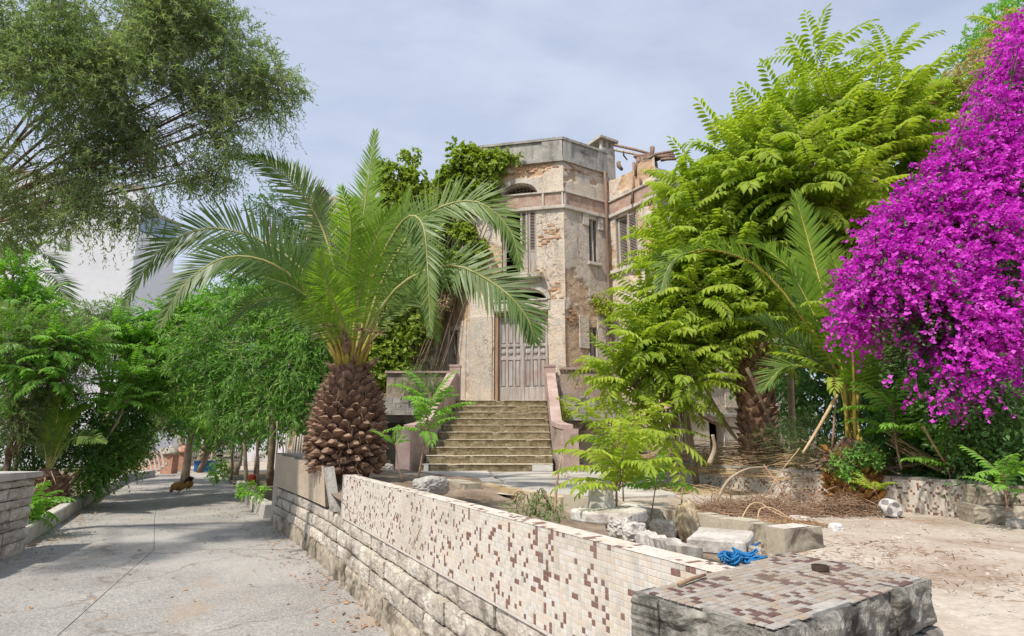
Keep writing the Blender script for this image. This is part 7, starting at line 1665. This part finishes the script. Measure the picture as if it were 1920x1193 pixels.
brush('straw_pile', 'heap of dry palm stalks lying behind the mosaic wall', 'straw pile', [(wall_back(u, o), (rx, .45, rz)) for u, o, rx, rz in ((1250, .5, .5, .36), (1320, .6, .6, .46), (1400, .6, .6, .52), (1480, .55, .5, .55), (1540, .5, .35, .55))], 1000, .85, .0065, 'straw', 7, .14, V(1, -.35, .03), .55)
brush('straw_pile', 'scattered dry stalks on the courtyard left of the twig pile', 'straw pile', [GE(1300, 925, .8, .4, .06), GE(1260, 915, .5, .3, .05)], 130, .8, .005, 'straw', 9, .04, V(1, -.3, 0), .3)
brush('straw_pile', 'spray of broken brown stalks hanging right of the young palm', 'straw pile', [PE(1745, 870, 6.1, .06, .05, .05), PE(1725, 850, 6.2, .06, .05, .05)], 26, .75, .005, 'straw', 11, .05, V(.8, -.3, -.5), .15)
brush('twig_litter', 'fine dry twigs and leaves scattered along the foot of the mosaic wall', 'twig litter', [GE(1780, 1005, .6, .12, .02), GE(1860, 1020, .5, .15, .02), GE(1700, 990, .5, .08, .03), GE(1600, 1010, .7, .35, .01), GE(1750, 1090, .6, .5, .006), GE(1560, 1020, .8, .5, .006), GE(1680, 1040, .9, .6, .006)], 800, .08, .0026, 'twig', 13, .12)
brush('dead_fronds', 'grey dead frond stubs at the foot of the young palm', 'dead fronds', [PE(1680, 880, 6.5, .3, .2, .14), PE(1560, 880, 6.6, .2, .2, .2)], 60, .5, .012, 'bark', 15, .3)
for k, (pts, r, mt, lb) in enumerate((
    ([(1333, 965, 6.6), (1362, 905, 6.7), (1400, 880, 6.8), (1440, 876, 6.9)], .018, 'pale_bark', 'thick curved pale branch arching over the twig pile'),
    ([(1432, 872, 6.9), (1462, 912, 6.6), (1482, 935, 6.5)], .013, 'twig', 'brown stick leaning from the curved branch into the twig pile'),
    ([(1387, 980, 5.6), (1405, 948, 5.7), (1425, 943, 5.7), (1450, 960, 5.6), (1510, 985, 5.3)], .007, 'straw', 'looping pale vine in front of the twig pile'),
    ([(1420, 978, 5.5), (1425, 955, 5.6), (1445, 952, 5.6), (1470, 965, 5.5), (1520, 998, 5.2)], .007, 'straw', 'smaller looping vine right beside the first loop'),
    ([(1500, 840, 6.7), (1460, 890, 6.5), (1440, 925, 6.4)], .006, 'straw', 'long thin straw stalk slanting down from the palm stalk heap'),
    ([(1570, 740, 6.5), (1530, 810, 6.5), (1505, 850, 6.5)], .02, 'straw', 'broken bent dry frond stalk in front of the young palm'),
    ([(1330, 870, 7.9), (1340, 840, 8.0), (1336, 815, 8.0)], .035, 'pale_bark', 'short cut stump standing in the stalk heap'),
    ([(1300, 690, 9.3), (1350, 775, 9.2), (1400, 850, 9.0)], .025, 'pale_bark', 'straight grey pole leaning in front of the wing wall'),
    ([(1270, 735, 9.2), (1330, 790, 9.0), (1420, 812, 8.8), (1450, 835, 8.6)], .022, 'twig', 'long brown branch sagging across the wing wall'),
    ([(1345, 770, 9.2), (1372, 815, 9.0), (1420, 860, 8.6)], .018, 'pale_bark', 'short pole leaning below the sagging branch'),
    ([(1385, 640, 9.0), (1395, 740, 9.0), (1412, 850, 8.9)], .024, 'pale_bark', 'thin stem rising left of the old palm trunk'),
    ([(1400, 690, 8.2), (1440, 780, 8.2), (1470, 850, 8.1)], .028, 'bark', 'slanting stem crossing in front of the old palm trunk'),
    ([(1268, 840, 9.0), (1262, 770, 9.0), (1250, 700, 9.1)], .045, 'pale_bark', 'left of two pale stems above the picket panel'),
    ([(1284, 838, 9.0), (1284, 770, 9.0), (1276, 690, 9.1)], .035, 'pale_bark', 'right of two pale stems above the picket panel'),
    ([(1280, 965, 3.9), (1278, 935, 3.95), (1280, 915, 4.0)], .007, 'twig', 'single dark upright twig in the planter'),
    ([(1040, 960, 4.6), (1045, 900, 4.7), (1052, 860, 4.8)], .011, 'twig', 'bare upright twig standing beside the planter weed'),
    ([(1730, 800, 5.6), (1760, 850, 5.7), (1775, 870, 5.8)], .012, 'twig', 'brown vine stem hanging under the bougainvillea'),
    ([(1630, 974, 5.62), (1700, 976, 5.55), (1752, 978, 5.5)], .010, 'twig', 'strip of dry bark on the ground right of the football'))):
    mb = MB(); limb(mb, catmull([P(*p) for p in pts], 12), r, r * .65, 6); mb.build('branch', M[mt], None, label=lb, cat='branch')
# stones on the ground
for k, (u, v, sz, mt, lb) in enumerate(((1568, 995, (.06, .05, .045), 'white_chunk', 'pale stone lying on the bare soil left of the football'), (1682, 1012, (.05, .035, .02), 'stone', 'flat brown stone on the soil below the football'), (795, 884, (.24, .18, .19), 'white_chunk', 'rough white lump of mortar at the left foot of the stairs'), (722, 882, (.22, .2, .12), 'grey_block', 'flat grey stone between palm and white mortar lump'), (1905, 990, (.08, .07, .06), 'rubble', 'grey stone at the right end of the litter line'), (1500, 975, (.10, .06, .03), 'rubble', 'flat grey stone slab lying before the twig pile'), (868, 925, (.22, .16, .12), 'grey_block', 'rounded stone inside the planter behind the tiled wall'), (752, 868, (.3, .22, .16), 'white_chunk', 'white crumbled rubble between palm trunk and stairs'))):
    p = PZ(u, v, CY) if k != 6 else P(808, 922, 6.3); chunk('loose_stone', lb, 'stone', p + V(0, 0, sz[2] * .4), sz, 50 + k, mt, .22, sub=4)
# pebbles
rg = np.random.default_rng(6); N = 2000; px = np.c_[rg.uniform(1.6, 5.5, N), rg.uniform(1.8, 8, N), np.full(N, CY + .012)]; d3 = rg.normal(size=(N, 3)); d3[:, 2] *= .2
T_PEB = (np.array([(-.5, -.4, 0), (.5, -.35, 0), (.4, .45, 0), (-.45, .4, 0), (0, 0, .5)]), np.array([(0, 1, 4), (1, 2, 4), (2, 3, 4), (3, 0, 4)]))
scatter('gravel', px, d3, np.tile([0, 0, 1.0], (N, 1)), rg.uniform(.005, .03, N) ** 1.0 * rg.uniform(.3, 1, N), 1.0, T_PEB, M['rubble'], None, kind='stuff', rng=rg)
bpy.data.objects['gravel']['label'] = 'small pebbles and crumbs on the bare courtyard soil'; bpy.data.objects['gravel']['category'] = 'gravel'
# broken paving in front of the stairs
pav = link('courtyard_paving', poly_sheet('courtyard_paving', [(-2.0, 12.6), (-1.9, 9.6), (1.0, 7.0), (2.2, 7.4), (2.4, 12.6)], CY + .01, M['rubble'], .4, .006, 1.0, 5), M['soil'], kind='structure')
random.seed(14)
quads = [[(-1.95, 12.55), (-0.5, 12.6), (-.4, 11.2), (-1.75, 10.9)], [(-.45, 12.6), (1.1, 12.62), (1.0, 11.1), (-.35, 11.2)], [(1.15, 12.6), (2.3, 12.5), (2.2, 11.2), (1.05, 11.1)], [(-1.7, 10.8), (-.4, 11.1), (-.1, 9.4), (-1.35, 9.75)], [(-.35, 11.1), (1.0, 11.0), (1.1, 9.3), (-.05, 9.4)], [(1.1, 11.0), (2.25, 11.1), (2.2, 9.2), (1.2, 9.3)], [(-.5, 9.35), (1.1, 9.2), (1.2, 7.3), (.55, 7.45)], [(1.2, 9.2), (2.15, 9.1), (2.1, 7.6), (1.3, 7.3)]]
for q in quads:
    ring = []
    for k in range(4):
        a, b = q[k], q[(k + 1) % 4]
        for t in (0, .2, .4, .6, .8): ring.append((a[0] + (b[0] - a[0]) * t + random.uniform(-.05, .05), a[1] + (b[1] - a[1]) * t + random.uniform(-.05, .05)))
    mb = MB(); mb.prism(ring[::-1], CY - .05, CY + .05 + random.uniform(-.012, .012)); mb.build('paving_slab', M['kerb'], pav)

# ------------------------------------------------------------------ weeds
bush('weed', 'scrubby weed with woody stems in the planter behind the tiled wall', P(1000, 975, 4.75), [ellip(970, 950, 4.7, 18), ellip(1010, 945, 4.75, 24), ellip(1035, 955, 4.7, 16)], 90, .09, 9, .034, .4, 'olive', 91, cat='weed', r0=.01, gap=.2)
bush('weed', 'grey-green weeds overflowing the left terrace planter', P(790, 740, 15.9), [ellip(770, 722, 15.8, 22, 1, .8), ellip(805, 718, 15.8, 24, 1, .8), ellip(830, 728, 15.8, 14, 1, .7), ellip(780, 700, 15.8, 12)], 380, .2, 12, .05, .4, 'shrub', 93, cat='weed', r0=.015, gap=.25)
bush('weed', 'dry straw-coloured weeds on the right terrace planter', P(1080, 722, 15.1), [ellip(1072, 708, 15.0, 16), ellip(1110, 714, 15.0, 20, 1, .6), ellip(1090, 718, 15, 16, 1, .6)], 200, .25, 8, .05, .25, 'cream_flower', 95, cat='weed', r0=.012, gap=.25)
bush('weed', 'small leafy weed on the stepped pier right of the stairs', P(1052, 775, 14.6), [ellip(1052, 764, 14.5, 14)], 60, .15, 8, .09, .5, 'ailanthus', 97, cat='weed', r0=.01, gap=.1)
bush('weed', 'green tuft growing at the foot of the canes by the kerb', PZ(478, 925, .1), [ellip(478, 920, 12.6, 16, 1, .6), ellip(462, 915, 13, 10), ellip(410, 880, 17, 16)], 150, .15, 8, .09, .4, 'ailanthus_green', 99, cat='weed', r0=.01, gap=.1)
bush('weed', 'creeping leafy weed among the orange leaf bases of the young palm', P(1590, 870, 6.3), [ellip(1575, 862, 6.35, 14), ellip(1625, 850, 6.3, 18), ellip(1600, 845, 6.35, 12), ellip(1590, 880, 6.35, 14)], 150, .1, 8, .045, .6, 'cane', 101, cat='weed', r0=.006, gap=.1)
bush('weed', 'wispy tall weed in front of the dark left doorway', P(775, 700, 16.0), [ellip(790, 680, 16, 16), ellip(800, 665, 16, 10)], 50, .4, 9, .05, .2, 'shrub', 103, cat='weed', r0=.008, gap=.1)
bush('weed', 'dry grassy undergrowth at the foot of the old palm', P(1500, 825, 8), [ellip(1500, 800, 8, 30, 1, .5), ellip(1460, 815, 8, 25, 1, .5), ellip(1540, 810, 7.6, 25)], 260, .35, 8, .12, .08, 'shrub', 105, cat='weed', r0=.01, gap=.1)
# tuft of wall plant in the villa's inner corner
bush('wall_plant', 'small plant rooted in the inner corner of the villa wall', P(1135, 585, 17.0), [ellip(1130, 562, 16.95, 12), ellip(1140, 580, 16.95, 10)], 70, .25, 8, .12, .4, 'ailanthus', 107, cat='wall plant', r0=.02, gap=.1)

# dry leaves blown over driveway and along the kerbs
rg = np.random.default_rng(16); pts = []
for a, b, w, n in (((-7.1, 8.9), (-8.8, 11.9), .3, 220), ((-8.8, 11.9), (-10.9, 15.7), .35, 260), ((-2.6, 7.9), (-4.6, 11.4), .25, 200), ((-.9, 5.0), (-2.6, 7.9), .2, 200), ((-10.8, 15.6), (-14, 21.6), .6, 240), ((-5.2, 12.2), (-8.4, 18), .5, 260)):
    t = rg.random(n); c = np.array(a)[None] + (np.array(b) - np.array(a))[None] * t[:, None]; pts.append(c + rg.normal(size=(n, 2)) * w)
pts.append(np.c_[rg.uniform(-8, -1, 260), rg.uniform(4, 16, 260)]); pts = np.concatenate(pts); k = np.array([-9 + 0 * p[0] < p[0] for p in pts]); N = len(pts)
pos = np.c_[pts, np.full(N, .016)]; d3 = rg.normal(size=(N, 3)); d3[:, 2] *= .12
scatter('leaf_litter', pos, d3, np.tile([0, 0, 1.0], (N, 1)) + rg.normal(size=(N, 3)) * .25, rg.uniform(.03, .08, N), .42, T_LANCE, M['orange_litter'], None, kind='stuff', rng=rg)
o = bpy.data.objects['leaf_litter']; o['label'] = 'dry brown leaves scattered over the driveway and along its edges'; o['category'] = 'leaf litter'

# leaves and crumbs caught on the steps
rg = np.random.default_rng(26); pts = []
for k in range(NS):
    n = 26; y = SY0 + k * run; pts.append(np.c_[rg.uniform(SL(y) + .1, SR(y) - .1, n), y + rg.uniform(.04, run - .03, n), np.full(n, SZ0 + (k + 1) * rise + .008)])
pos = np.concatenate(pts); N = len(pos); d3 = rg.normal(size=(N, 3)); d3[:, 2] *= .2
scatter('step_litter', pos, d3, np.tile([0, 0, 1.0], (N, 1)) + rg.normal(size=(N, 3)) * .3, rg.uniform(.03, .09, N), .5, T_LANCE, M['orange_litter'], st, kind='stuff', rng=rg)
